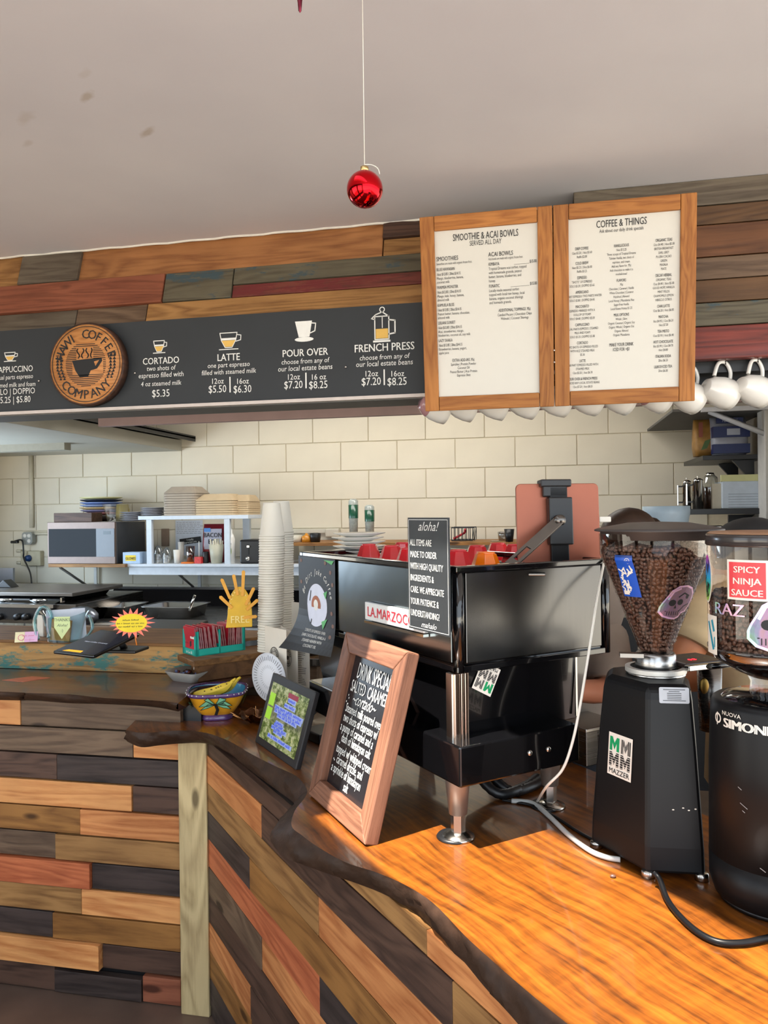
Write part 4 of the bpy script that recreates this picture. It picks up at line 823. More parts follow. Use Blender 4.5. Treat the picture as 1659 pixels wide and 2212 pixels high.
# plan: ridge corner, left corner, right corner, two rear corners
back = V((gx.x, gx.y, 0)) - EYE; back.z = 0; back.normalize()
def ring_at(z, k, sh=0):
    base = [R0, Q0, Q0 + back*.12, V((back.x*.16, back.y*.16, 0)), L0 + back*.10, L0]
    c = V((0, 0, 0)); return [V(((p.x-c.x)*k + back.x*sh, (p.y-c.y)*k + back.y*sh, z)) for p in base]
zs_ = [(H2+.012, 1.0), (H2+.06, .985), (1.20, .86), (1.285, .79), (1.303, .76), (1.312, .66)]
P('body', MB().loft([ring_at(z, k) for z, k in zs_], GA, False), BLKM, g1, bevel=.006)
for p in (R0, L0, Q0, L0+back*.1): P('foot', MB().lathe([(0, 0), (.013, 0), (.0125, .011), (.011, .014), (0, .014)], 16, GA @ TR(p.x*.93, p.y*.93, H2)), STL, g1)
P('adjusting_ring', MB().lathe([(0, 1.310), (.057, 1.310), (.0585, 1.313), (.0585, 1.3175), (.05, 1.321), (0, 1.321)], 48, GA), STL, g1)
P('ring_scale', MB().lathe([(.0586, 1.318), (.0600, 1.318), (.0600, 1.327), (.050, 1.3275)], 72, GA, False), flat('scale_white', (205, 202, 196), .4, metal=.3), g1, label='white ridged grind scale ring')
P('collar', MB().lathe([(0, 1.321), (.0385, 1.321), (.040, 1.324), (.040, 1.352), (.036, 1.357), (0, 1.357)], 40, GA), STLB, g1)
hc = [(.034, 1.352), (.036, 1.372), (.104, 1.548), (.108, 1.556), (.109, 1.60)]
HLO = .0
P('hopper', MB().lathe(hc, 56, GA), GLS, g1)
P('hopper_lid', MB().lathe([(0, 1.6235), (.06, 1.6215), (.118, 1.611), (.126, 1.608), (.126, 1.605), (.114, 1.603), (.113, 1.588), (.110, 1.588), (.110, 1.603), (0, 1.605)], 56, GA @ TR(.008, 0, 0)), flat('lid_grey', (62, 56, 54), .45), g1)
P('hopper_pin', MB().tube([(.0, 0, 1.37), (-.035, -.052, 1.445)], .004, 6, GA), BLK, g1)
P('spindle_bracket', MB().box(-.075, -.06, 1.354, -.03, -.04, 1.362, GA), DST, g1)
# beans
def bean_mesh(mb, p, nrm, s):
    q = nrm.to_track_quat('Z', 'Y').to_matrix().to_4x4(); M = TR(*p) @ q @ RZ(random.uniform(0, 6.28)) @ RX(random.uniform(-.5, .5))
    n = 8; rings = []
    for (z, r) in ((-.62, .05), (-.45, .7), (0, 1), (.45, .72), (.62, .05)):
        rings.append([((r*cos(2*pi*j/n))*s*.62*1.0, (r*sin(2*pi*j/n))*s*.9, z*s*(.8 if not (z > 0 and abs(sin(2*pi*j/n+pi/2)) > .9) else .8)) for j in range(n)])
    # crease: pull the two top middle verts down
    for j in (2, 6): pass
    mb.loft(rings, M, True, False)
    mb.poly([(-s*.07, -s*.62, s*.50), (s*.07, -s*.62, s*.50), (s*.07, s*.62, s*.50), (-s*.07, s*.62, s*.50)], M)
BEAN = flat('coffee_bean', (92, 66, 56), .32, var=.25, scale=30, coat=.25); CORE = flat('bean_core', (30, 18, 14), .8)
def beans_cone(prof, ztop, s, parent, GA, seed=1, only=None):
    random.seed(seed); mb = MB()
    for (r0, z0), (r1, z1) in zip(prof, prof[1:]):
        L = sqrt((r1-r0)**2+(z1-z0)**2); m = max(1, int(L/(s*1.15)))
        for i in range(m):
            f = (i+.5)/m; r = r0+(r1-r0)*f; z = z0+(z1-z0)*f
            if z > ztop: continue
            n = max(6, int(2*pi*r/(s*1.25))); nz = -(r1-r0)/L; nr = (z1-z0)/L
            for j in range(n):
                a = 2*pi*(j+.5*(i % 2)+random.uniform(-.25, .25))/n; rr = r - s*.62 - random.uniform(0, s*.3)
                bean_mesh(mb, (rr*cos(a), rr*sin(a), z+random.uniform(-s*.3, s*.3)), V((cos(a)*nr+random.uniform(-.35, .35), sin(a)*nr+random.uniform(-.35, .35), nz+random.uniform(-.35, .35))), s*random.uniform(.85, 1.1))
    rt_ = [r for r, z in prof if z <= ztop+.02][-1]
    for i in range(int((rt_/s)**2*2.2)):
        r = rt_*sqrt(random.random())*.93; a = random.uniform(0, 6.28)
        bean_mesh(mb, (r*cos(a), r*sin(a), ztop + .018*(1-r/rt_) + random.uniform(-.003, .002)), V((random.uniform(-.4, .4), random.uniform(-.4, .4), 1)), s)
    P('coffee_beans', mb, BEAN, parent, GA, kind='stuff', label='dark roasted coffee beans filling the hopper')
    P('bean_core', MB().lathe([(0, prof[0][1])]+[(max(.004, r-s*1.1), z) for r, z in prof if z <= ztop+.01]+[(rt_-s*1.4, ztop-.004), (0, ztop+.008)], 32, GA), CORE, parent, kind='stuff')
beans_cone([(.035, 1.36), (.036, 1.372), (.070, 1.460), (.1035, 1.548), (.106, 1.574)], 1.572, .0072, g1, GA)
# stickers wrapped on the cone of grinder 1
def facing(GAx, r_of_z, a, z, tilt):  # frame tangent to the surface at angle a
    o = GAx @ V((r_of_z*cos(a), r_of_z*sin(a), z)); n = V((cos(a)*cos(tilt), sin(a)*cos(tilt), -sin(tilt))); x = V((-sin(a), cos(a), 0))
    return frame(o, x, n.cross(x))
def cyl_decal(mb, GAx, rfun, a0, z0, off=.0012):
    """mb in flat coords metres; x-> arc, y-> z"""
    o = MB(); o.f = mb.f; o.sm = mb.sm
    for p in mb.v:
        z = z0+p.y; r = rfun(z)+off+p.z; a = a0 + p.x/r; o.v.append(GAx @ V((r*cos(a), r*sin(a), z)))
    return o
cone = lambda z: .036+(z-1.372)*(.068/.176) if z < 1.548 else .106
def angpx(GAx, u, v, rfun):
    """angle on the lathe whose silhouette point projects to u,v (front side)"""
    best = None
    for i in range(720):
        a = i*pi/360
        for z in [0]:
            pass
    c = GAx.translation; d0 = (EYE-c); base = atan2(d0.y, d0.x); best = (1e9, 0, 0)
    for i in range(-85, 86):
        a = base+radians(i)
        for zz in range(0, 120):
            z = 1.33+zz*.0026; r = rfun(z); p = c+V((r*cos(a), r*sin(a), z-c.z)) - EYE
            dd = p.dot(fw); uu = 829.5+F*p.dot(RI)/dd; v_ = 1106-F*p.dot(UI)/dd; e = (uu-u)**2+(v_-v)**2
            if e < best[0]: best = (e, a, z)
    return best[1], best[2]
def subdiv_rect(x0, y0, x1, y1, z=0, n=8):
    g = MB()
    for i in range(n):
        for j in range(n): g.rect(x0+(x1-x0)*i/n, y0+(y1-y0)*j/n, x0+(x1-x0)*(i+1)/n, y0+(y1-y0)*(j+1)/n, z)
    return g
def skew(mb, k):
    for p in mb.v: p.x += p.y*k
    return mb
def fan(pts, z=0, rings=6):
    """dense radial fill of an outline so that it can be wrapped"""
    cx = sum(p[0] for p in pts)/len(pts); cy = sum(p[1] for p in pts)/len(pts); g = MB(); n = len(pts); vs = []
    for k in range(rings+1):
        for p in pts: vs.append((cx+(p[0]-cx)*max(k/rings, .001), cy+(p[1]-cy)*max(k/rings, .001), z))
    return g.add(vs, [(k*n+i, k*n+(i+1) % n, (k+1)*n+(i+1) % n, (k+1)*n+i) for k in range(rings) for i in range(n)])
a1_, z1_ = angpx(GA, 1355, 1245, cone)
sb = P('sticker', cyl_decal(skew(subdiv_rect(-.020, -.042, .020, .042), 0), GA, cone, a1_, z1_), flat('sticker_blue', (28, 84, 190), .35), g1, label='blue sticker with white brush drawing')
g = MB()
random.seed(5)
for i in range(16):
    x, y = random.uniform(-.016, .010), random.uniform(-.036, .012); g.line([(x, y), (x+random.uniform(.003, .010), y+random.uniform(-.006, .008)), (x+random.uniform(-.004, .008), y+random.uniform(.004, .014))], .0028)
g.ring(.009, .031, .0045, .0055); g.disc(.009, .031, .0022); g.rect(-.017, -.038, -.004, -.030)
P('sticker_print', cyl_decal(g, GA, cone, a1_, z1_, .002), PAP, sb)
skull = [(x*.97+y*.22, y*.97-x*.22) for x, y in [(-.004, -.034), (.008, -.033), (.016, -.027), (.019, -.018), (.028, -.014), (.035, -.002), (.038, .012), (.035, .026), (.024, .035), (.008, .037), (-.010, .032), (-.022, .020), (-.026, .006), (-.030, -.006), (-.032, -.016), (-.030, -.026), (-.018, -.033)]]
def skull_sticker(GAx, rf, a, z, parent, k=1.0, lab='holographic skull sticker'):
    sp = [(x*k, y*k) for x, y in skull]
    s_ = P('sticker', cyl_decal(fan([(x*1.08, y*1.08) for x, y in sp]), GAx, rf, a, z), holo('holographic_film', .85), parent, label=lab)
    P('sticker_print', cyl_decal(fan([(x*.97, y*.97) for x, y in sp], 0), GAx, rf, a, z, .0016), holo('holographic_dark', .30), s_)
    g = MB(); g.disc(-.012*k, .0, .008*k, .007*k, 0, 12); g.disc(.006*k, .001*k, .007*k, .0065*k, 0, 12); g.poly([(-.007*k, -.012*k, 0), (-.001*k, -.012*k, 0), (-.004*k, -.004*k, 0)])
    for i in range(6): g.rect((-.020+i*.005)*k, -.027*k, (-.0185+i*.005)*k, -.018*k)
    g.line([(-.024*k, -.018*k), (.008*k, -.018*k), (.018*k, -.008*k), (.03*k, -.004*k)], .0016*k); g.line([(0, .012*k), (.012*k, .02*k), (.026*k, .014*k)], .003*k); g.disc(.022*k, .012*k, .004*k, .005*k, 0, 10)
    P('sticker_print', cyl_decal(g, GAx, rf, a, z, .0022), INK, s_)
    g = MB(); g.line([(-.022*k, .008*k), (-.014*k, .024*k), (0, .03*k)], .004*k); P('sticker_print', cyl_decal(g, GAx, rf, a, z, .0026), holo('holographic_film', .85), s_)
a2_, z2_ = angpx(GA, 1463, 1302, cone); skull_sticker(GA, cone, a2_, z2_, g1, .95)
# body stickers
def body_face(pa, pb, za, zb):  # frame on the tapered face between plan corners
    pass
def face_frame(i, j, u, v):
    """frame on body face between ring corners i,j at pixel u,v"""
    b0, b1 = GA @ ring_at(zs_[1][0], zs_[1][1])[i], GA @ ring_at(zs_[1][0], zs_[1][1])[j]; t0 = GA @ ring_at(zs_[2][0], zs_[2][1])[i]
    if v < 1600: b0, b1, t0 = GA @ ring_at(zs_[2][0], zs_[2][1])[i], GA @ ring_at(zs_[2][0], zs_[2][1])[j], GA @ ring_at(zs_[3][0], zs_[3][1])[i]
    x = (b1-b0).normalized(); n = x.cross(t0-b0).normalized()
    if n.dot(EYE-b0) < 0: n = -n
    o = PN(u, v, b0, n); y = n.cross(x)
    if y.z < 0: x = -x; y = n.cross(x)
    return frame(o + n*.0008, x, y)
mazz(face_frame(5, 0, 1340, 1634), .066, .083, g1)
fr_ = face_frame(0, 1, 1456, 1502)
lb = P('rating_label', MB().prism(rrect(.055, .030, .003), 0, .0006), flat('label_silver', (178, 184, 192), .4), g1, fr_, label='small silver rating label')
t = MB()
for i, w in enumerate((.04, .02, .026, .026, .026, .026, .042)): t.rect(-w/2, .010-i*.0034, w/2, .0111-i*.0034, .0010)
P('lettering', t, INK, lb, fr_)
t = MB(); fs_ = face_frame(0, 1, 1490, 1748)
for dx in (-.03, -.012, -.002, .010): t.disc(dx, .002*sin(dx*900), .0022, .0012, .0006, 8)
P('scratch', t, PAP, g1, fs_)
# portafilter fork / doser keypad at the right of grinder 1
dk = GA @ V((0, 0, 0)); ku = frame(PD(1500, 1433, 1.60), rt*.9+fw*.35, fw)
dz_ = P('dose_keypad', MB().box(-.055, -.035, 0, .055, .055, .010, ku), flat('keypad_brown', (66, 52, 48), .35), g1, bevel=.003)
t = MB().text('0.3', .016, -.012, -.012, None, bold=.03, z=.0104); P('lettering', t, flat('led_red', (255, 40, 60), .5, emit=3), dz_, ku)
t = MB().ring(.02, .02, .007, .0085, .0104, 16).ring(.0, .035, .010, .0115, .0104, 16).ring(.03, -.005, .006, .0075, .0104, 16); P('button_ring', t, flat('button_tan', (150, 130, 90), .5), dz_, ku)
P('dose_arm', MB().box(-.06, -.05, -.003, .03, -.036, .008, ku), CHR, g1, bevel=.002)
P('dose_handle', MB().tube([ku @ V((-.01, -.052, .004)), ku @ V((.055, -.054, .004))], .0065, 12), BLKG, g1)
P('dose_chute', MB().lathe([(0, 1.17), (.022, 1.17), (.026, 1.31), (0, 1.31)], 20, TR(*(PD(1532, 1430, 1.66).xy.to_3d()))), DST, g1)
P('side_knob', MB().sph((0, 0, 0), (.010, .004, .016), 16, 10, frame(PD(1521, 1482, 1.56), rt, fw)), metal('brass_dark', (120, 96, 50), .4), g1)

# ---- grinder 2
gc = PD(1662, 1106, 1.362); GB = TR(gc.x, gc.y, 0)
g2 = T('coffee_grinder', 'black round-bodied coffee grinder with a smoky hopper covered in stickers', 'coffee grinder', (gc.x, gc.y, H2))
P('body', MB().lathe([(0, .958), (.085, .958), (.098, .966), (.106, .99), (.1065, 1.035), (.1045, 1.0355), (.1045, 1.037), (.106, 1.0375), (.1045, 1.20), (.1005, 1.300), (.098, 1.308), (.092, 1.312), (0, 1.312)], 64, GB), BLKM, g2)
P('base_ring', MB().lathe([(0, H2), (.090, H2), (.094, .964), (0, .964)], 48, GB), BLK, g2)
P('top_plate', MB().lathe([(.0, 1.322), (.06, 1.322), (.078, 1.316), (.084, 1.311)], 48, GB), BLKG, g2); P('neck', MB().lathe([(.03, 1.31), (.036, 1.322), (.034, 1.34), (.042, 1.356)], 32, GB), GL, g2)
hop2 = [(.036, 1.352), (.060, 1.366), (.092, 1.385), (.1025, 1.402), (.1035, 1.43), (.1035, 1.585)]
P('hopper', MB().lathe(hop2, 64, GB), GLS, g2); P('hopper_base', MB().lathe([(.036, 1.350), (.062, 1.362), (.094, 1.382), (.1045, 1.400), (.1045, 1.404), (.093, 1.388)], 64, GB), glass('amber_base', (.35, .22, .16), .2), g2)
P('hopper_lid', MB().lathe([(0, 1.607), (.09, 1.606), (.105, 1.603), (.1065, 1.600), (.1065, 1.585), (.104, 1.583)], 64, GB), flat('lid_dark', (52, 48, 48), .25, coat=.4), g2); P('lid_top', MB().lathe([(0, 1.6085), (.098, 1.6075), (.1035, 1.604)], 48, GB), flat('lid_tan', (150, 112, 84), .5), g2, label='dull tan lid face')
beans_cone([(.04, 1.356), (.059, 1.366), (.090, 1.385), (.100, 1.402), (.101, 1.43), (.101, 1.500)], 1.495, .0072, g2, GB, 3)
cyl2 = lambda z: .1037
def A2(u, v): return angpx(GB, u, v, cyl2)
a, z = A2(1613, 1253)
s_ = P('sticker', cyl_decal(subdiv_rect(-.0345, -.034, .0345, .034), GB, cyl2, a, z), PAP, g2, label='white bordered red square sticker')
P('sticker_print', cyl_decal(subdiv_rect(-.0305, -.030, .0305, .030), GB, cyl2, a, z, .0018), flat('sticker_red', (222, 58, 66), .35, var=.12, scale=20), s_)
t = MB()
for i, s in enumerate(('SPICY', 'NINJA', 'SAUCE')): t.text(s, .0155, 0, .0125-i*.0195, None, sx=1.12, bold=.05)
P('lettering', cyl_decal(t, GB, cyl2, a, z, .0024), PAP, s_)
a, z = A2(1577, 1315); t = MB().text('RAZ', .029, -.004, -.010, None, sx=1.15, bold=.035, res=4); P('sticker_lettering', cyl_decal(t, GB, cyl2, a, z, .0016), holo('holographic_film', .85), g2, label='holographic block letters')
a, z = A2(1530, 1248)
g = fan([(.021*cos(q*pi/16), .045*sin(q*pi/16)) for q in range(32)]); s_ = P('sticker', cyl_decal(g, GB, cyl2, a+.0, z), PAP, g2, label='oval rainbow sticker with white border')
g = fan([(.017*cos(q*pi/16), .041*sin(q*pi/16)) for q in range(32)])
def rainbow():
    m, nt, b, N, L = nodes('rainbow_print'); tc = N('ShaderNodeTexCoord'); sp = N('ShaderNodeSeparateXYZ'); L(tc.outputs['Generated'], sp.inputs[0]); cr = N('ShaderNodeValToRGB'); e = cr.color_ramp.elements
    e[0].position = 0; e[0].color = srgb(170, 216, 60); e[1].position = 1; e[1].color = srgb(214, 60, 170)
    for p_, c in ((.3, (60, 190, 120)), (.5, (40, 180, 230)), (.75, (70, 110, 220))): k_ = e.new(p_); k_.color = srgb(*c)
    L(sp.outputs[2], cr.inputs[0]); L(cr.outputs[0], b.inputs['Base Color']); b.inputs['Roughness'].default_value = .35; return m
RBW = rainbow(); P('sticker_print', cyl_decal(g, GB, cyl2, a, z, .0018), RBW, s_)
g = MB(); random.seed(9)
for i in range(16):
    q = random.uniform(0, 6.28); r1, r2 = random.uniform(.3, .5), random.uniform(.6, .95); g.line([(.016*r1*cos(q), .040*r1*sin(q)), (.016*r2*cos(q+.15), .040*r2*sin(q+.15)), (.016*r2*cos(q+.3), .040*r2*sin(q+.3))], .0018)
P('sticker_print', cyl_decal(g, GB, cyl2, a, z, .0024), INK, s_)
a, z = A2(1538, 1371); s_ = P('sticker', cyl_decal(subdiv_rect(-.019, -.034, .019, .034), GB, cyl2, a, z), PAP, g2, label='white sticker with teal stripes')
g = MB().line([(-.010, .020), (.0, -.004), (.008, -.024)], .006).line([(.004, .024), (.010, .008)], .006).line([(.012, -.004), (.012, -.020)], .003); P('sticker_print', cyl_decal(g, GB, cyl2, a, z, .0018), flat('sticker_teal', (30, 150, 180), .4), s_)
a, z = A2(1659, 1350); skull_sticker(GB, cyl2, a+.13, z, g2, 1.25, 'large holographic skull sticker at the right edge')
c2_ = lambda z: .106 - max(0, z-1.0375)*.0092 - max(0, z-1.2)*.03
def A3(u, v):
    c = GB.translation; d0 = EYE-c; base = atan2(d0.y, d0.x); best = (1e9, 0, 0)
    for i in range(-85, 86):
        for zz in range(80):
            aa = base+radians(i); z = 1.15+zz*.002; r = c2_(z); p = c+V((r*cos(aa), r*sin(aa), z)) - EYE; dd = p.dot(fw); e = (829.5+F*p.dot(RI)/dd-u)**2+(1106-F*p.dot(UI)/dd-v)**2
            if e < best[0]: best = (e, aa, z)
    return best[1], best[2]
a, z = A3(1608, 1573); t = MB().text('SIMONELLI', .022, .018, -.007, None, sx=1.12, bold=.10, res=3).text('NUOVA', .010, -.026, .013, None, sx=1.1, bold=.02)
t.ring(-.057, .004, .006, .009).rect(-.060, -.008, -.0575, .014)
P('lettering', cyl_decal(t, GB, c2_, a, z, .0012), PAP, g2)
t = MB()
for (u, v, x) in ((1600, 1735, .012), (1595, 1700, .006), (1640, 1870, .008), (1605, 1750, .004)):
    a, z = A3(u, min(v, 1720)); t.v += []; q = MB().line([(0, 0), (x, -x*.6)], .0012); w = cyl_decal(q, GB, c2_, a, z-(v-1720)*.0008 if v > 1720 else z, .0008); t.add(w.v, w.f)
P('scratch', t, flat('scratch_grey', (150, 150, 150), .6), g2)
# black power cord of grinder 1
pts = [PZ(1412, 1884, H2+.03), PZ(1425, 1900, H2+.022), PZ(1440, 1940, H2+.010), PZ(1465, 1975, H2+.008), PZ(1505, 2012, H2+.007), PZ(1550, 2034, H2+.007), PZ(1600, 2037, H2+.007), PZ(1650, 2028, H2+.007), PZ(1740, 2005, H2+.007), PZ(1800, 1960, H2+.007)]
SC('power_cord', MB().tube(bez(pts, 8), .0052, 10), BLKM, 'thick black cord looping over the sunlit worktop in front of the grinders', 'cord')
S('loose_bean', MB().sph((0, 0, .003), (.006, .004, .0032), 10, 7), BEAN, 'single coffee bean dropped on the sunlit worktop', 'bean', M=TR(*PZ(1324, 1896, H2)))

# ================================================================== FRAMED DRINK SPECIAL BOARD
bl, br = PZ(681, 1716, H2), PZ(806, 1827, H2); ex = (br-bl).normalized(); bkd = ex.cross(zu)*-1
if bkd.dot(fw) < 0: bkd = -bkd
Fw, Fh = (br-bl).length, .405; le = radians(15.2)
CF = frame(bl + zu*.0, ex, zu*cos(le)+bkd*sin(le))
db = T('drink_special_board', 'leaning wooden framed chalkboard announcing the salted caramel drink special', 'sign', (bl+br)/2)
rw = .047
for (pts) in ([(0, 0), (Fw, 0), (Fw-rw, rw), (rw, rw)], [(0, Fh), (Fw, Fh), (Fw-rw, Fh-rw), (rw, Fh-rw)], [(0, 0), (0, Fh), (rw, Fh-rw), (rw, rw)], [(Fw, 0), (Fw, Fh), (Fw-rw, Fh-rw), (Fw-rw, rw)]):
    vert = abs(pts[0][0]-pts[1][0]) < 1e-6
    L0_ = CF @ TR(pts[0][0], pts[0][1], 0)
    loc = [(q[0]-pts[0][0], q[1]-pts[0][1]) for q in pts]
    if vert: M = L0_ @ RZ(pi/2); loc = [(y, -x) for x, y in loc]
    else: M = L0_
    P('frame_rail', MB().prism(loc, -.012, .020), CHF, db, M, bevel=.003)
P('slate', MB().box(rw-.004, rw-.004, -.006, Fw-rw+.004, Fh-rw+.004, .0, CF), flat('slate_black', (28, 28, 32), .25, var=.2, scale=6), db)
t = MB(); iw = Fw-2*rw
def cl(s, x, y, sz, sx=.7, sh=.08, bo=.012, al='LEFT'): t.text(s, sz, rw+iw*x, Fh*(1-y), CF, align=al, sx=sx*.80, shear=sh, bold=bo*.8, z=.0012)
cl('DRINK SPECIALS', .14, .245, .054, .60, .0, .016); cl('SALTED  CARAMEL', .07, .330, .040, .72, .05, .008); cl('~cortado~', .16, .395, .040, .9, .5, .0)
for i, (s, x) in enumerate((('Steamed milk poured over', .06), ('two shots of espresso w/', .06), ('a pump of caramel and a', .04), ('dash of himalayan salt', .12), ('topped w/ whipped cream', .06), ('caramel drizzle, and', .12), ('a sprinkle of himalayan', .04), ('salt', .40))):
    cl(s, x, .455+.057*i+(.012 if i > 3 else 0), .030, .76, .06, .006)
for (x, y) in ((.06, .36), (.08, .375), (.04, .40), (.05, .74), (.07, .745), (.1, .64), (.52, .655), (.9, .88), (.93, .895), (.96, .42), (.08, .93), (.10, .915)): t.disc(rw+iw*x, Fh*(1-y), .0018, .0024, .0012, 8, CF)
P('lettering', t, WHT, db)
P('easel_leg', MB().box(Fw/2-.02, .0, -.02, Fw/2+.02, .36, -.012, CF @ TR(0, 0, -.002) @ RX(radians(-13)) @ TR(0, 0, 0)), CHF, db)

# ================================================================== DIGITAL PHOTO FRAME
bl, br = PZ(550, 1602, H2), PZ(638, 1664, H2); ex = (br-bl).normalized(); bkd = zu.cross(ex)
if bkd.dot(fw) < 0: bkd = -bkd
Dw, Dh = (br-bl).length, .213; DF = frame(bl, ex, zu*cos(radians(17))+bkd*sin(radians(17)))
dg = T('digital_photo_frame', 'black digital photo frame showing a leafy welcome screen on the counter bend', 'photo frame', (bl+br)/2)
P('housing', MB().box(0, 0, -.016, Dw, Dh, 0, DF), flat('frame_black', (34, 32, 34), .5), dg, bevel=.003)
P('stand', MB().box(Dw*.4, 0, -.003, Dw*.6, .15, .0, DF @ TR(0, .03, -.016) @ RX(radians(-30))), BLK, dg)
def screenmat():
    m, nt, b, N, L = nodes('screen_foliage'); tc = N('ShaderNodeTexCoord'); sp = N('ShaderNodeSeparateXYZ'); L(tc.outputs['Generated'], sp.inputs[0])
    no = N('ShaderNodeTexNoise'); no.inputs['Scale'].default_value = 9; no.inputs['Detail'].default_value = 8; no.inputs['Roughness'].default_value = .75; L(tc.outputs['Generated'], no.inputs['Vector'])
    cr = N('ShaderNodeValToRGB'); e = cr.color_ramp.elements; e[0].position = .35; e[0].color = srgb(44, 52, 34); e[1].position = .68; e[1].color = srgb(226, 222, 120)
    for p_, c in ((.45, (90, 110, 50)), (.53, (160, 170, 110)), (.6, (196, 196, 160))): k_ = e.new(p_); k_.color = srgb(*c)
    L(no.outputs['Fac'], cr.inputs[0]); mid_ = N('ShaderNodeValToRGB'); e = mid_.color_ramp.elements; e[0].position = .0; e[0].color = (0, 0, 0, 1); e[1].position = 1; e[1].color = (0, 0, 0, 1)
    for p_, w in ((.32, 0), (.48, .65), (.62, .65), (.72, 0)): k_ = e.new(p_); k_.color = (w, w, w, 1)
    L(sp.outputs[2], mid_.inputs[0]); mx = N('ShaderNodeMixRGB'); mx.inputs[2].default_value = srgb(96, 92, 92); L(mid_.outputs[0], mx.inputs[0]); L(cr.outputs[0], mx.inputs[1])
    b.inputs['Base Color'].default_value = (0, 0, 0, 1); L(mx.outputs[0], b.inputs['Emission Color']); b.inputs['Emission Strength'].default_value = .8; b.inputs['Roughness'].default_value = .2; return m
P('screen', MB().rect(.022, .022, Dw-.022, Dh-.024, .0006, DF), screenmat(), dg)
sw_, sh_ = Dw-.044, Dh-.046
def sx_(x, y): return (.022+sw_*x, .022+sh_*y)
gq = MB(); a, b = sx_(.02, .60); c, d = sx_(.17, .82); gq.rect(a, b, c, d, .001, DF); a, b = sx_(.02, .36); c, d = sx_(.17, .57); gq.rect(a, b, c, d, .001, DF); P('screen_icon', gq, flat('screen_lime', (150, 200, 50), .5, emit=.3), dg)
t = MB()
for (x, y, s, sz) in ((.62, .80, 'welcome', .014), (.60, .70, 'hawi coffee', .013), (.60, .60, 'Local estate coffee, smoothies', .0125), (.60, .54, 'and acai bowls, made to order', .0125), (.60, .48, 'every day of the week', .0125), (.45, .36, 'Breakfast', .012), (.45, .31, 'Lunch bowls', .012), (.47, .26, 'Fresh baked goods', .012), (.47, .21, 'Gift cards', .012), (.55, .10, 'ask us about catering today', .012)):
    cx_, cy_ = sx_(x, y); t.rect(cx_-len(s)*sz*.27, cy_-sz*.25, cx_+len(s)*sz*.27, cy_+sz*.75, .0011, DF)
P('screen_band', t, flat('screen_pale', (150, 164, 214), .5, emit=.18), dg)
t = MB()
for (x, y, s, sz) in ((.62, .80, 'welcome', .014), (.60, .70, 'hawi coffee', .013), (.60, .60, 'Local estate coffee, smoothies', .0125), (.60, .54, 'and acai bowls, made to order', .0125), (.60, .48, 'every day of the week', .0125), (.45, .36, 'Breakfast', .012), (.45, .31, 'Lunch bowls', .012), (.47, .26, 'Fresh baked goods', .012), (.47, .21, 'Gift cards', .012), (.55, .10, 'ask us about catering today', .012)):
    cx_, cy_ = sx_(x, y); t.scrib(cx_, cy_, [len(w_) for w_ in s.split()], sz, DF, .0016, .12)
P('lettering', t, flat('screen_blue', (40, 70, 200), .5, emit=.4), dg)
c_ = sx_(.62, .90); P('screen_band', MB().rect(c_[0]-.035, c_[1]-.006, c_[0]+.035, c_[1]+.008, .0013, DF), flat('screen_maroon', (130, 40, 60), .5, emit=.4), dg)
# plate behind the photo frame
p = PZ(672, 1578, H2); S('dish', MB().lathe([(0, 0), (.06, 0), (.095, .012), (.097, .016), (.06, .005), (0, .004)], 36), flat('dish_tan', (120, 98, 76), .3, coat=.3), 'flat tan dish behind the digital photo frame', 'dish', M=TR(p.x+.03, p.y+.07, H2))
P2 = PZ(690, 1600, H2)
S('black_tin', MB().box(-.05, -.04, 0, .05, .04, .03), BLK, 'low black tin between the photo frame and the wooden board', 'tin', M=TR(P2.x, P2.y+.02, H2) @ RZ(-.7), bevel=.004)

# ================================================================== FRUIT BOWL
bp_ = PZ(463, 1549, H2); BW = TR(bp_.x+.01, bp_.y+.005, H2) @ RZ(radians(20))
bw_ = T('fruit_bowl', 'colourful painted square bowl with palm trees and a purple rim', 'bowl', BW.translation)
def sq(r, n=40, e=3.2):
    o = []
    for i in range(n):
        q = 2*pi*i/n; c, s = cos(q), sin(q); o.append((r*math.copysign(abs(c)**(2/e), c), r*math.copysign(abs(s)**(2/e), s)))
    return o
def sqr(prof): return [[(x, y, z) for x, y in sq(r)] for r, z in prof]
YO = flat('bowl_yellow', (236, 168, 44), .2, coat=.6, var=.12, scale=12); PUR = flat('bowl_purple', (92, 62, 116), .2, coat=.5); BLU = flat('bowl_blue', (70, 150, 190), .2, coat=.5)
P('bowl_wall', MB().loft(sqr([(.050, .018), (.060, .022), (.082, .055), (.096, .088)]), BW, True, False), YO, bw_, label='yellow painted outside')
P('bowl_inside', MB().loft(sqr([(.095, .092), (.078, .055), (.055, .028), (.002, .022)]), BW, True, False), BLU, bw_, label='blue glazed inside')
P('rim', MB().loft(sqr([(.094, .084), (.099, .086), (.103, .094), (.1, .099), (.094, .096)]), BW, True, False), PUR, bw_, label='purple glazed rim'); P('foot', MB().loft(sqr([(.052, 0), (.054, .004), (.050, .02)]), BW, True, True), PUR, bw_, label='purple square foot')
dts = MB()
for i in range(28): x, y = sq(.1025, 28)[i]; dts.sph((x, y, .0955), .0022, 6, 4, BW)
P('rim_dot', dts, PAP, bw_, kind='stuff')
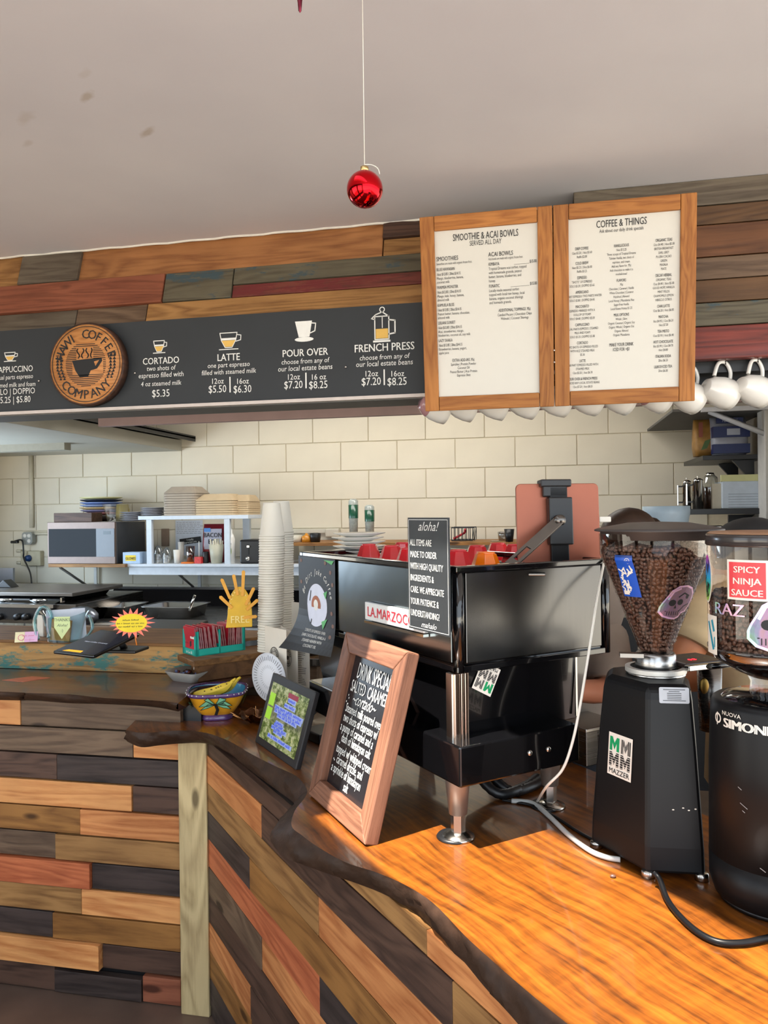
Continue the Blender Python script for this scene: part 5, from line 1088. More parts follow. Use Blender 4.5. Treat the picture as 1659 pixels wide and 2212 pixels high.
for k in range(4):
    # palm tree decal on each side
    R = BW @ RZ(k*pi/2); side = frame(R @ V((0, -.0835, .056)), R.to_3x3() @ V((1, 0, 0)), R.to_3x3() @ V((0, -.52, 1)))
    side = side @ TR(0, 0, .003) @ Matrix.Diagonal((1.45, 1.25, 1, 1))
    fr = MB(); st = MB().line([(0, -.026), (.004, -.010), (.0, .008)], .007)
    for q in (10, 50, 130, 170, -25, 205):
        a = radians(q); tip = (.038*cos(a), .010+.020*sin(a)+(-.01 if abs(cos(a)) > .9 else 0)); m_ = (.020*cos(a)-.004*sin(a), .014+.018*sin(a)+.004); m2 = (.020*cos(a)+.004*sin(a), .004+.012*sin(a)-.002)
        fr.poly([(0, .008, 0), (m2[0], m2[1], 0), (tip[0], tip[1], 0), (m_[0], m_[1], 0)]); st.line([(0, .008), (m_[0], m_[1]), tip, m2, (0, .008)], .0014, .0008)
    P('painted_fronds', fr, flat('frond_green', (130, 200, 160), .25, coat=.5), bw_, side); P('painted_outline', st, INK, bw_, side)
BAN = flat('banana_yellow', (220, 188, 60), .45, var=.1, scale=30); BTP = flat('banana_brown', (96, 70, 34), .7)
for i, (dy, lift, ro, lab) in enumerate(((.012, .0, 0, 'front'), (-.030, -.006, 8, 'back'))):
    M = BW @ RZ(radians(-20+ro)) @ TR(.0, -dy-.01, lift); r = T('banana', 'ripe spotted yellow banana in the painted bowl, the %s one' % lab, 'banana', M @ V((0, 0, .06)))
    pts = bez([(-.080, 0, .062), (-.050, -.006, .080), (0, -.012, .094), (.045, -.006, .112), (.066, 0, .130)], 6); n = len(pts)
    rr = [.006+.0125*min(1, sin(pi*min(1, (j/(n-1))*1.06+.04))*1.6) for j in range(n)]; rr[-1] = .006; rr[-2] = .007
    P('peel', MB().tube(pts, rr, 6, M), BAN, r, bevel=.001); P('stem', MB().tube([pts[-1], pts[-1]+V((.010, 0, .008))], [.006, .0045], 6, M), BAN, r); P('tip', MB().sph(tuple(pts[0]), .0065, 8, 6, M), BTP, r)
    sp_ = MB(); random.seed(i)
    for _ in range(7):
        j = random.randrange(3, n-4); sp_.sph((pts[j].x, pts[j].y-rr[j]*.72, pts[j].z+rr[j]*.55), (.003*random.uniform(.6, 1.6), .0015, .002), 6, 4, M)
    P('spot', sp_, BTP, r, kind='stuff')
# stone tray on the upper slab
p = PZ(405, 1470, H1); TRY = TR(p.x, p.y+.01, H1) @ RZ(radians(-18)); ty = T('stone_tray', 'frosted grey square dish of small stones behind the painted bowl', 'dish', TRY.translation)
def sqp(rs, sy=.72): return [[(x, y*sy, z) for x, y in sq(r, 28, 6)] for r, z in rs]
P('dish', MB().loft(sqp([(.052, 0), (.078, .034), (.076, .036), (.05, .006), (.001, .006)]), TRY, True, False), flat('frosted_grey', (150, 146, 140), .35), ty)
random.seed(21)
for i in range(22):
    m_ = random.choice([INK, flat('stone_red', (110, 50, 40), .3), flat('stone_blue', (90, 100, 140), .2), flat('stone_brown', (80, 56, 44), .3), PAP if i % 6 == 0 else INK])
    x, y = random.uniform(-.042, .042), random.uniform(-.026, .026)
    P('stone', MB().sph((0, 0, 0), (.009*random.uniform(.8, 1.2), .007, .006), 7, 5, Matrix()), m_, ty, TRY @ TR(x, y, .022+random.uniform(-.002, .010)) @ RZ(i) @ RX(i*.7))
P('price_tag', MB().box(-.008, -.001, -.006, .008, .001, .006), PAP, ty, TRY @ TR(.03, .006, .045) @ RZ(.3))
# copper leaf dish
p = PZ(540, 1570, H2); LFM = TR(p.x, p.y+.05, H2) @ RZ(radians(35)); lf = T('leaf_dish', 'bronze leaf-shaped dish with crinkled edge beside the painted bowl', 'dish', LFM.translation)
n_ = 44; rings = []
for k in range(6):
    f = k/5; ring_ = []
    for i in range(n_):
        q = 2*pi*i/n_; r = (.085+.025*cos(q)+.008*sin(7*q)+.004*sin(13*q))*f; ring_.append((r*cos(q), r*sin(q)*.72, .004+.030*f*f+.007*f*sin(9*q)+.003*sin(5*q+2*k)))
    rings.append(ring_)
P('leaf', MB().loft(rings, LFM, True, False), metal('bronze_leaf', (96, 64, 44), .3, .5), lf)
v_ = MB()
for q in range(0, 360, 40): a = radians(q); v_.tube([(.01*cos(a), .007*sin(a), .009), (.05*cos(a), .034*sin(a), .018), (.085*cos(a), .058*sin(a), .040)], .0018, 5, LFM)
P('vein', v_, metal('bronze_bright', (190, 140, 90), .25), lf, kind='stuff'); P('stem_curl', MB().tube(bez([(.09, 0, .03), (.12, .01, .05), (.13, .03, .07), (.12, .045, .09), (.10, .03, .095), (.105, .015, .08)], 6), .005, 8, LFM), metal('bronze_bright', (190, 140, 90), .25), lf)

# round fan card and folded menus
fc = PD(581, 1463, 2.52); nrm = (-rt*.62-fw*.78); FM = frame(fc, zu.cross(nrm)*1, zu)
cd = T('round_card', 'round white card with a ring of radial lettering on a small stand', 'card', V((fc.x, fc.y, H2)))
P('card', MB().lathe([(0, .002), (.080, .002), (.080, 0), (0, 0)], 48, FM), flat('card_white', (224, 228, 236), .6, var=.01), cd)
t = MB()
for i in range(44):
    a = 2*pi*i/44; L = random.uniform(.010, .018); t.line([(.056*cos(a), .056*sin(a)), ((.056+L)*cos(a), (.056+L)*sin(a))], .0018, .0026, FM)
for i in range(30): a = 2*pi*i/30; t.line([(.030*cos(a), .030*sin(a)), (.040*cos(a), .040*sin(a))], .0008, .0026, FM)
P('lettering', t, flat('ink_grey', (96, 98, 104), .7), cd); P('stand', MB().tube([(fc.x, fc.y, fc.z-.07), (fc.x+.005, fc.y+.03, H2+.004)], .003, 6).lathe([(0, 0), (.03, 0), (.028, .004), (0, .004)], 20, TR(fc.x, fc.y+.02, H2)), BLK, cd)
def menucard(nm, lab, u0, v0, u1, v1, dep, dep1, curl=0, lines=False, logo=True, vb=1545):
    a, b = PD(u0, v0, dep), PD(u1, v1, dep1); r = T(nm, lab, 'menu', V(((a.x+b.x)/2, (a.y+b.y)/2, H2)))
    ex = V((b.x-a.x, b.y-a.y, 0)); L = ex.length; M = frame(V((a.x, a.y, H2)), ex, zu); hA, hB = a.z-H2, b.z-H2; n = 8; g = MB(); vs = []
    for i in range(n+1):
        f = i/n; h = hA+(hB-hA)*f; z = curl*sin(pi*f); vs += [(L*f, 0, z), (L*f, h, z)]
    m = len(vs); vs += [(x, y, z-.0015) for x, y, z in vs]
    fs = [(2*i, 2*i+2, 2*i+3, 2*i+1) for i in range(n)] + [(m+2*i+1, m+2*i+3, m+2*i+2, m+2*i) for i in range(n)] + [(2*i+1, 2*i+3, m+2*i+3, m+2*i+1) for i in range(n)] + [(0, 1, m+1, m), (2*n, m+2*n, m+2*n+1, 2*n+1)]
    P('sheet', g.add(vs, fs, M), flat('menu_paper', (226, 220, 208), .8, var=.02), r)
    if logo:
        t = MB(); cx, cy, R = L*.5, hA-.095, min(L*.36, .032); t.ring(cx, cy, R*.93, R, .002+curl, 36, M).ring(cx, cy, R*.52, R*.56, .002+curl, 30, M)
        for i, ch in enumerate('HAWI COFFEE'):
            q = radians(168-i*15.6); t.text(ch, R*.36, 0, 0, M @ TR(cx+R*.60*cos(q), cy+R*.60*sin(q), .002+curl) @ RZ(q-pi/2), bold=.02)
        for i, ch in enumerate('COMPANY'):
            q = radians(222+i*16); t.text(ch, R*.36, 0, 0, M @ TR(cx+R*.86*cos(q), cy+R*.86*sin(q), .002+curl) @ RZ(q+pi/2), bold=.02)
        t.poly([(cx-R*.35, cy+R*.1, .002+curl), (cx-R*.2, cy-R*.3, .002+curl), (cx+R*.2, cy-R*.3, .002+curl), (cx+R*.35, cy+R*.1, .002+curl)], M); P('lettering', t, INK, r)
    if lines:
        t = MB(); random.seed(4)
        for i in range(34):
            w = random.uniform(.3, .8)*L; t.rect(L*.08, hA-.03-i*.0062, L*.08+w, hA-.0285-i*.0062, .0015+curl*.9, M)
        P('lettering', t, INK, r)
menucard('paper_menu', 'folded cream paper menu with round logo, the front left one', 572, 1351, 618, 1361, 2.62, 2.50, .003)
menucard('paper_menu', 'folded cream paper menu with round logo, behind the front one', 606, 1352, 642, 1368, 2.64, 2.52, .003)
menucard('paper_menu', 'folded cream paper menu with small printed lines, the right one', 640, 1362, 668, 1372, 2.58, 2.56, .008, True, False)
menucard('paper_menu', 'blank cream folded card standing behind the menus beside the poster', 630, 1300, 652, 1302, 2.86, 2.84, .002, False, False)
S('menu_holder', MB().prism(rrect(.13, .05, .01), 0, .05), glass('holder_glass', (.8, .8, .78), .2), 'clear holder around the folded paper menus', 'holder', M=TR(*(PD(615, 1500, 2.56).xy.to_3d())) @ TR(0, 0, H2) @ RZ(-.6), bevel=.002)

# ================================================================== ON THE RAISED LEDGE
ORD = lambda n: str(n)+('th' if 10 <= n % 100 <= 20 else {1: 'st', 2: 'nd', 3: 'rd'}.get(n % 10, 'th'))
def on(u, v, z=LZ): return PZ(u, v, z)
# paper cups, two stacks of upside-down nested cups
cupm = MB().lathe([(0, .118), (.0285, .118), (.030, .116), (.0305, .110), (.0435, .006), (.0455, .004), (.0460, .001), (.0445, -.001), (.042, .003), (.029, .105), (0, .106)], 28).mesh('paper_cup')
CUPW = flat('cup_paper', (226, 222, 210), .7, var=.015)
mk0 = MB()
for q in (-.16, 0, .16): pass
mkm = cyl_decal(subdiv_rect(-.006, -.0015, .006, .0015, 0, 2), Matrix(), lambda z: .0436, radians(-75), .012, .0006).mesh('cup_mark')
for si, (u, v, n, wd_, dx) in enumerate(((584, 1408, 47, 'front', -.0002), (609, 1388, 48, 'rear', .0003))):
    b = PD(u, v, 2.72 if si == 0 else 2.92); random.seed(30+si)
    for i in range(n):
        M = TR(b.x+.00025*i*(1 if si == 0 else .4)+random.uniform(-.0008, .0008), b.y+random.uniform(-.0006, .0006), LZ+.003+.0088*i) @ RZ(random.uniform(-.8, .8))
        o = P('paper_cup', cupm, CUPW, None, M); o['category'] = 'cup'; o['group'] = 'paper cups in the %s stack' % wd_
        o['label'] = 'white paper cup, '+('topmost' if i == n-1 else ORD(n-i)+' from the top')+' of the tall upside down %s stack' % wd_
        if i % 5 == (2 if si == 0 else 4): P('printed_mark', mkm, INK, o, M)
# sun ornament
sc_ = PD(518, 1315, 2.66); SFm = frame(sc_, rt*.95+fw*.2, zu); k = 2.66/F
sun_ = T('sun_ornament', 'yellow wooden sun cut-out with orange stick rays behind the tea packets', 'ornament', V((sc_.x, sc_.y, LZ)))
dome = [(26*k*cos(radians(q)), (-12+60*sin(radians(q)))*k) for q in range(0, 181, 12)]; dome = [(26*k, -40*k)] + dome + [(-30*k, -40*k)]
P('face', MB().prism(dome, -.004, .004, SFm), flat('sun_yellow', (222, 176, 30), .5, var=.15, scale=20), sun_, bevel=.002)
RAYC = flat('ray_orange', (230, 164, 48), .5, var=.1)
for (tu, tv, bu, bv) in ((478, 1249, 494, 1286), (504, 1240, 512, 1278), (526, 1231, 524, 1280), (549, 1268, 534, 1300), (558, 1294, 538, 1312), (556, 1331, 534, 1333), (474, 1287, 496, 1308)):
    a = SFm.inverted() @ PN(bu, bv, sc_, (SFm.to_3x3() @ V((0, 0, 1)))); b = SFm.inverted() @ PN(tu, tv, sc_, (SFm.to_3x3() @ V((0, 0, 1))))
    d = (b-a); Lr = d.length; M = SFm @ TR(a.x, a.y, .0045) @ RZ(atan2(d.y, d.x)); P('ray', MB().prism([(-.012, -.005), (Lr-.005, -.006), (Lr, 0), (Lr-.005, .006), (-.012, .005)], 0, .004, M), RAYC, sun_, bevel=.001)
t = MB().text('FREE', 22*k, 0, -30*k, SFm, sx=.9, bold=.02, z=.0046)
for i, ch in enumerate('HAVE A SUNNY'):
    q = radians(160-i*12.5); t.scrib(0, 0, [1], 9*k, SFm @ TR(20*k*cos(q), (-12+50*sin(q))*k, .0046) @ RZ(q-pi/2))
P('lettering', t, flat('sun_ink', (250, 222, 140), .6), sun_)
# tea packet box
q0, q1, q2 = PZ(424, 1419, LZ), PZ(530, 1404, LZ), PZ(381, 1402, LZ)
bxv = (q1-q0); byv = (q2-q0); TBx = frame(q0, bxv, zu.cross(bxv)); bl_ = bxv.length; bd_ = .105
tx = T('tea_box', 'teal display box holding red tea packets on the raised ledge', 'box', (q0+q1)/2)
hh = .088
for (a, b, c, d, e, f) in ((0, 0, 0, .004, bd_, .085), (bl_-.004, 0, 0, bl_, bd_, .105), (0, 0, 0, bl_, .004, .024), (0, bd_-.004, 0, bl_, bd_, .085), (0, 0, .0, bl_, bd_, .003), (bl_*.46, 0, 0, bl_*.46+.005, bd_, .085), (0, 0, 0, .010, .004, .085), (bl_-.01, 0, 0, bl_, .004, .095)):
    if (a, d) == (0, .004) and e == bd_: # the left side has an open front window: frame only
        P('side_wall', MB().box(0, 0, 0, .004, bd_, .022, TBx).box(0, bd_-.016, 0, .004, bd_, .085, TBx).box(0, 0, 0, .004, .016, .085, TBx), TEAL, tx); continue
    P('side_wall', MB().box(a, b, c, d, e, f, TBx), TEAL, tx)
Lf = frame(q0+V((0, 0, 0)), zu.cross(bxv)*-1, zu)
P('lettering', MB().text('Ar Sun LR', .014, bd_*.5, .005, frame(TBx @ V((-.0005, bd_, 0)), (TBx.to_3x3() @ V((0, -1, 0))), zu), sx=.8), WHT, tx)
PK = flat('packet_red', (186, 36, 54), .35, coat=.3); PKS = metal('packet_foil', (206, 150, 158), .3)
random.seed(11)
pkm = MB().box(-.0022, .006, .003, .0022, .092, .086).mesh('tea_packet'); 
def foil():
    m = MB(); n = 12
    for sx_s in (1,):
        vs = []
        for i in range(n+1):
            z = .003+.083*i/n; vs += [(-.0026+.0006*sin(i*2.1), .0045, z), (.0026+.0006*sin(i*1.7), .0045, z), (-.0026, .0068, z), (.0026, .0068, z)]
        fs = []
        for i in range(n):
            for (a, b) in ((0, 1), (1, 3), (3, 2), (2, 0)): fs.append((4*i+a, 4*i+b, 4*i+4+b, 4*i+4+a))
        m.add(vs, fs)
    return m.mesh('foil_edge')
fm = foil(); npk = 23
for i in range(npk):
    x = .009+(bl_-.020)*i/(npk-1)*1.0
    if abs(x-(bl_*.46+.0025)) < .004: continue
    w = 'behind the teal divider' if x > bl_*.46 else 'in front of the teal divider'
    M = TBx @ TR(x, 0, random.uniform(.008, .016)) @ RY(radians(-7+random.uniform(-3, 3) + (8 if i > 14 else 0)))
    o = P('tea_packet', pkm, PK, None, M); o['category'] = 'tea packet'; o['group'] = 'red tea packets in the teal box'; o['label'] = 'red foil tea packet in the teal box, '+ORD(i+2)+' from its left end'
    P('foil_edge', fm, PKS, o, M)
fp_ = frame(TBx @ V((.0035, bd_*.93, .02)), TBx.to_3x3() @ V((0, -1, 0)), zu)
pk = T('tea_packet', 'front tea packet showing its black island print and white price tag', 'tea packet', TBx @ V((.004, .05, .01)), 'red tea packets in the teal box')
P('face', MB().box(0, -.012, -.0005, .090, .066, .0008, fp_), PK, pk); P('printed_island', MB().poly([(.045, .006, .0012), (.058, .014, .0012), (.056, .030, .0012), (.044, .026, .0012)], fp_), INK, pk)
P('header_strip', MB().box(-.002, .058, .0, .094, .072, .003, fp_), flat('packet_bright', (206, 40, 62), .4), pk); P('price_tag', MB().box(.052, .038, .001, .084, .056, .003, fp_), PAP, pk)
t = MB().text('$4', .012, .068, .043, fp_, z=.0035); t.scrib(.022, .030, [5, 3], .007, fp_, .0012).scrib(.022, .018, [4, 4], .007, fp_, .0012).line([(.005, .045), (.012, .054), (.02, .046), (.03, .055), (.04, .046)], .002, .0012, fp_); P('lettering', t, INK, pk)
# payment tablet
a_, b_, c_ = PD(139, 1410, 2.60), PD(230, 1421, 2.54), PD(193, 1357, 2.86)
PT = frame(a_, b_-a_, c_-a_); pw_, ph_ = (b_-a_).length, (c_-a_).length*1.0
yx = (c_-a_).dot(V(PT.col[0][:3])); pt = T('payment_tablet', 'black payment tablet on a stand leaning over the ledge, showing the shop name', 'tablet', V(((a_.x+b_.x)/2, a_.y+.12, LZ)))
ph_ = (c_-a_).dot(V(PT.col[1][:3]))
P('housing', MB().prism([(0, 0), (pw_, 0), (pw_+yx, ph_), (yx, ph_)] if abs(yx) < .0 else rrect(pw_, ph_, .010, pw_/2+yx/2, ph_/2), -.010, 0, PT), BLKG, pt, bevel=.003)
P('screen', MB().prism(rrect(pw_-.014, ph_-.026, .003, pw_/2+yx/2, ph_/2), 0, .0006, PT), flat('screen_dark', (34, 38, 56), .12, coat=.6, emit=.25), pt)
P('lettering', MB().text('Hawi Coffee Company', .0125, pw_/2+yx/2, ph_*.46, PT, z=.001, sx=.85), flat('screen_text', (200, 206, 220), .5, emit=.6), pt)
P('screen_glow', MB().poly([(yx/2+.03, .014, .001), (yx/2+pw_*.62, .014, .001), (yx/2+pw_*.60, .032, .001), (yx/2+.045, .030, .001)], PT), flat('screen_amber', (250, 180, 50), .5, emit=.8), pt)
sq_ = PT @ V((pw_/2, ph_*.72, -.012)); P('stand_neck', MB().tube([sq_, V((sq_.x, sq_.y+.03, LZ+.01))], .012, 12), BLK, pt); P('stand_base', MB().cb((sq_.x+.01, sq_.y+.03, LZ+.006), (.12, .10, .012)), BLK, pt, bevel=.004)
# starburst note
sbp = PD(284, 1346, 2.62); SB = frame(sbp, rt*.97+fw*.1, zu*.95+fw*.25); k = 2.62/F; sb_ = T('starburst_note', 'yellow starburst note with pink spikes fixed to the payment tablet', 'note', V((sbp.x, sbp.y, LZ)))
def star(rx, ry, ri, n, z):
    random.seed(2); o = []
    for i in range(2*n):
        a = pi*i/n; f = random.uniform(.9, 1.12) if i % 2 == 0 else ri; o.append((rx*f*cos(a), ry*f*sin(a), z))
    c = [(0, 0, z)]; g = MB(); vs = c+o; return g.add(vs, [(0, 1+i, 1+(i+1) % (2*n)) for i in range(2*n)])
g = star(46*k, 31*k, .66, 19, 0); g.v = [SB @ p for p in g.v]; P('spikes', g, flat('note_pink', (250, 130, 110), .6), sb_, label='salmon pink spikes')
P('card', MB().prism([(33*k*cos(i*pi/16), 20*k*sin(i*pi/16)) for i in range(32)], .0005, .0015, SB), flat('note_yellow', (240, 214, 40), .6), sb_)
t = MB()
for i, s in enumerate(('Tuesday Special', 'Buy 5 drinks get one free', 'ask barista for a card')): t.scrib(0, (5-7*i)*k, [len(w_) for w_ in s.split()], 4.6*k, SB, .002, .12)
P('lettering', t, INK, sb_); P('pick', MB().tube([SB @ V((.01, -.03, -.003)), SB @ V((.02, -.075, -.003))], .002, 6), flat('pick_orange', (226, 130, 40), .5), sb_)
# tip jar
tj = PD(140, 1380, 2.98); tj.z = LZ; J_ = TR(*tj) @ RZ(.25); tr_ = T('tip_jar', 'clear blue-tinted glass basket tip jar with a hand-written arrow note', 'jar', tj)
def ell(rs, e=.55): return [[(r*cos(2*pi*j/28), r*e*sin(2*pi*j/28), z+dz*cos(4*pi*j/28)) for j in range(28)] for r, z, dz in rs]
P('glass_body', MB().loft(ell([(.06, 0, 0), (.066, .02, 0), (.072, .06, 0), (.085, .10, .008), (.098, .112, .012)]), J_, True, False), GLB, tr_); P('glass_base', MB().loft(ell([(.001, .002, 0), (.058, .002, 0), (.062, .008, 0)]), J_, True, False), GLB, tr_)
for sx_s, hgt in ((-1, .17), (1, .13)):
    for off in (-.006, .006): P('handle', MB().tube(bez([(sx_s*.092, off, .105), (sx_s*.105, off, .05), (sx_s*.075, off-.03, .004)] if sx_s > 0 else [(-.10, off, .01), (-.115, off, .08), (-.09, off, .135), (-.06, off, .125), (-.05, off, .08), (-.055, off-.02, .02)], 8), .005, 8, J_), glass('handle_glass', (.55, .82, .86), .3), tr_)
nf = J_ @ frame(V((.010, -.058, .02)), V((1, 0, 0)), zu); P('arrow_note', MB().prism([(-.028, .085), (.032, .085), (.032, .045), (.0, .0), (-.028, .045)], 0, .0008, nf), flat('note_pale', (216, 232, 170), .7), tr_, label='pale yellow arrow note')
P('lettering', MB().text('THANKS', .016, .002, .068, nf, z=.0012).text('Aloha!', .015, .002, .048, nf, z=.0012, shear=.3).text(':)', .015, .002, .028, nf, z=.0012), flat('ink_soft', (90, 110, 90), .7), tr_)
P('envelope', MB().box(-.055, -.01, .004, .02, .0, .085, J_ @ RY(.12)), flat('bill_orange', (204, 140, 70), .7), tr_, label='orange folded note inside'); P('paper_slip', MB().box(-.07, .012, .004, .08, .014, .125, J_ @ RY(-.05)), flat('slip_white', (206, 212, 226), .7), tr_, label='white paper inside')
for m_, lab, u, v, w, h, dep, cc in ((0, 'pink and cream business card on a tiny clear easel', 56, 1372, .082, .040, 2.95, (236, 190, 226)), ):
    p = PD(u, v, dep); M = frame(V((p.x, p.y, LZ+.006)), rt*.97+fw*.2, zu*.9+fw*.35); r = T('business_card', lab, 'card', V((p.x, p.y, LZ)))
    P('card', MB().box(-w/2, 0, -.0005, w/2, h, .0005, M), flat('card_pink', cc, .5), r); P('card_half', MB().rect(-w/2, 0, -w*.08, h, .0008, M), flat('card_cream', (240, 232, 190), .5), r, label='cream half of the card')
    t = MB().ring(-.018, .018, .010, .012, .0012, 20, M).scrib(.008, .022, [6, 7], .0062, M, .0012).line([(-.02, .008), (.03, .008)], .0008, .0012, M); P('lettering', t, flat('ink_rose', (214, 90, 140), .6), r)
    for dx in (-.012, .014): P('easel', MB().tube([M @ V((dx, .012, .002)), M @ V((dx, -.004, .008)), M @ V((dx+.003, -.006, -.004))], .0016, 5), GL, r)
S('paper_slip', MB().box(-.003, -.02, 0, .003, .02, .085), PAP, 'white slip standing between the business card and the tip jar', 'paper', M=TR(*PZ(88, 1374, LZ)) @ RZ(1.2))
# flat card on the lower slab
p = PZ(52, 1467, H1); S('leaflet', MB().prism([(-.07, -.03), (.03, -.045), (.085, .035), (.0, .045)], 0, .0012), flat('leaflet_coral', (214, 120, 92), .35, var=.15), 'coral red leaflet lying on the left dark slab at the left edge', 'leaflet', M=TR(p.x, p.y, H1))
# black register box just behind the ledge
SC('cash_drawer', (lambda m: m)(bxm(252, 1358, 388, 1382, Y1+.72, .30)), BLK, 'black cash drawer box behind the ledge between the note and the tea box', 'cash drawer', bevel=.01)
dzb = bxm(252, 1358, 388, 1382, Y1+.72, .30); zb0 = min(p[2] for p in dzb.v)
kc = T('back_counter', 'low dark service counter behind the raised ledge', 'counter', (-1.9, Y1+.8, 0)); P('cabinet', MB().box(-2.75, Y1+.42, 0, -.85, Y1+1.10, zb0-.03), BRG, kc); P('top', MB().box(-2.78, Y1+.40, zb0-.03, -.83, Y1+1.12, zb0-.001), BLKG, kc, bevel=.003)
# ledge extras on right: dark bottles below the poster
for i, (u, v0, v1) in enumerate(((672, 1392, 1420), (684, 1396, 1420), (694, 1394, 1420))):
    a = PD(u, v1, 2.85); b = PD(u, v0, 2.85); a.z = 1.1305
    S('small_bottle', MB().lathe([(0, 0), (.010, 0), (.010, .045), (.006, .055), (.006, .07), (0, .07)], 14), flat('bottle_amber', (60, 42, 30), .2, coat=.5), 'small dark bottle on the ledge end behind the menus, '+('left', 'middle', 'right')[i]+' of three', 'bottle', M=TR(*a), group='small dark bottles on the ledge end')
# gift strip with yellow and purple wrapper below the poster
p = PD(703, 1450, 2.38); S('wrapper', MB().box(-.008, -.002, 0, .008, .002, .11), flat('wrapper_yellow', (206, 190, 60), .4, var=.3), 'crinkled yellow wrapper hanging below the latte poster', 'wrapper', M=TR(*p) @ RY(.1))

# ================================================================== KITCHEN
KY = 4.75
def at(u, v, y): return PY(u, v, y)
def vx(u, v, y): p = PY(u, v, y); return p.x, p.z
# conduit, outlets
pc_ = at(66, 1060, WY-.03); co = T('conduit', 'cream painted vertical electric conduit on the block wall', 'pipe', (pc_.x, WY-.02, 1.5))
P('pipe', MB().tube([(pc_.x, WY-.022, at(66, 1140, WY).z), (pc_.x, WY-.022, 2.12)], .016, 12), flat('conduit_cream', (206, 198, 176), .5), co)
for v in (1190, 1215): z = at(30, v, WY).z; P('side_pipe', MB().tube([(-4.0, WY-.02, z), (at(50, v, WY).x, WY-.02, z)], .012, 8), flat('conduit_cream', (206, 198, 176), .5), co)
P('side_pipe', MB().tube([(at(70, 1153, WY).x, WY-.02, at(70, 1153, WY).z), (at(120, 1152, WY).x, WY-.02, at(120, 1152, WY).z)], .012, 8), flat('conduit_cream', (206, 198, 176), .5), co)
ox, oz = vx(60, 1163, WY-.05); ou = T('outlet_box', 'grey four-socket outlet box at the foot of the conduit', 'outlet', (ox, WY-.03, oz))
P('box', MB().prism([(-.045, -.03), (-.03, -.048), (.03, -.048), (.045, -.03), (.045, .035), (.03, .048), (-.03, .048), (-.045, .035)], -.02, .03, frame((ox, WY-.03, oz), (1, 0, 0), zu)), flat('outlet_grey', (150, 152, 146), .45), ou, bevel=.004)
for dx in (-.018, .018):
    for dz2 in (-.02, .02):
        if dx < 0 and dz2 < 0: continue
        P('socket', MB().lathe([(0, .003), (.014, .003), (.015, 0)], 16, frame((ox+dx, WY-.061, oz+dz2), (1, 0, 0), zu)), PAP, ou)
ob2 = T('junction_box', 'old cream junction box with a blue plug in it', 'outlet', (*vx(78, 1205, WY-.03)[:1], WY-.03, vx(78, 1205, WY-.03)[1]))
x0, z0 = vx(48, 1222, WY-.03); x1_, z1_ = vx(90, 1190, WY-.03); P('box', MB().box(x0, WY-.05, z0, x1_, WY, z1_), flat('box_cream', (186, 178, 152), .7, var=.15, scale=20), ob2, bevel=.006)
bx_, bz_ = vx(61, 1206, WY-.06); P('plug', MB().lathe([(0, .03), (.02, .028), (.026, .0)], 20, frame((bx_, WY-.055, bz_), (1, 0, 0), zu)), flat('plug_blue', (30, 62, 110), .4), ob2)
SC('appliance_cord', MB().tube(bez([V((vx(45, 1168, WY)[0], WY-.07, vx(45, 1168, WY)[1])), V((ox-.02, WY-.09, oz-.015)), V((bx_-.01, WY-.10, bz_+.05)), V((bx_, WY-.11, bz_)), at(66, 1240, 5.0), at(69, 1283, 4.8)], 8), .006, 8), BLK, 'black appliance cord hanging from the outlet down to the griddle', 'cord')
SC('night_light', MB().cb((0, 0, 0), (.06, .03, .02), TR(vx(47, 1170, WY)[0], WY-.08, vx(47, 1170, WY)[1])), BLK, 'small black plug sticking out of the outlet box', 'plug', bevel=.006)
# lower shelf
x0, zs1 = vx(110, 1219, KY); x1_, _ = vx(270, 1219, KY); sh_w = T('wall_shelf', 'long kitchen wall shelf under the microwave, half bare wood and half white', 'shelf', (-1.8, 5.0, zs1))
zsh = (vx(250, 1218, KY)[1]); xe = vx(1330, 1180, KY)[0]
P('wood_board', MB().box(x0, KY-.03, zsh-.022, vx(275, 1219, KY)[0], WY-.03, zsh), TAN, sh_w, bevel=.002); P('white_board', MB().box(vx(275, 1219, KY)[0], KY, zsh-.02, vx(860, 1210, KY)[0], WY-.03, zsh+.0), flat('shelf_white', (214, 220, 226), .5), sh_w, bevel=.002)
P('white_rail', MB().box(vx(275, 1219, KY)[0], KY+.02, zsh-.075, vx(860, 1210, KY)[0], KY+.04, zsh-.022), flat('shelf_white', (214, 220, 226), .5), sh_w)
for u in (213, 436, 700):
    xx = vx(u, 1270, WY)[0]; P('bracket', MB().tube([(xx, KY+.05, zsh-.03), (xx, WY-.04, zsh-.24)], .010, 4), flat('bracket_grey', (120, 118, 112), .5), sh_w); P('bracket', MB().box(xx-.012, WY-.042, zsh-.28, xx+.012, WY-.03, zsh-.02), flat('bracket_pale', (196, 196, 190), .5), sh_w)
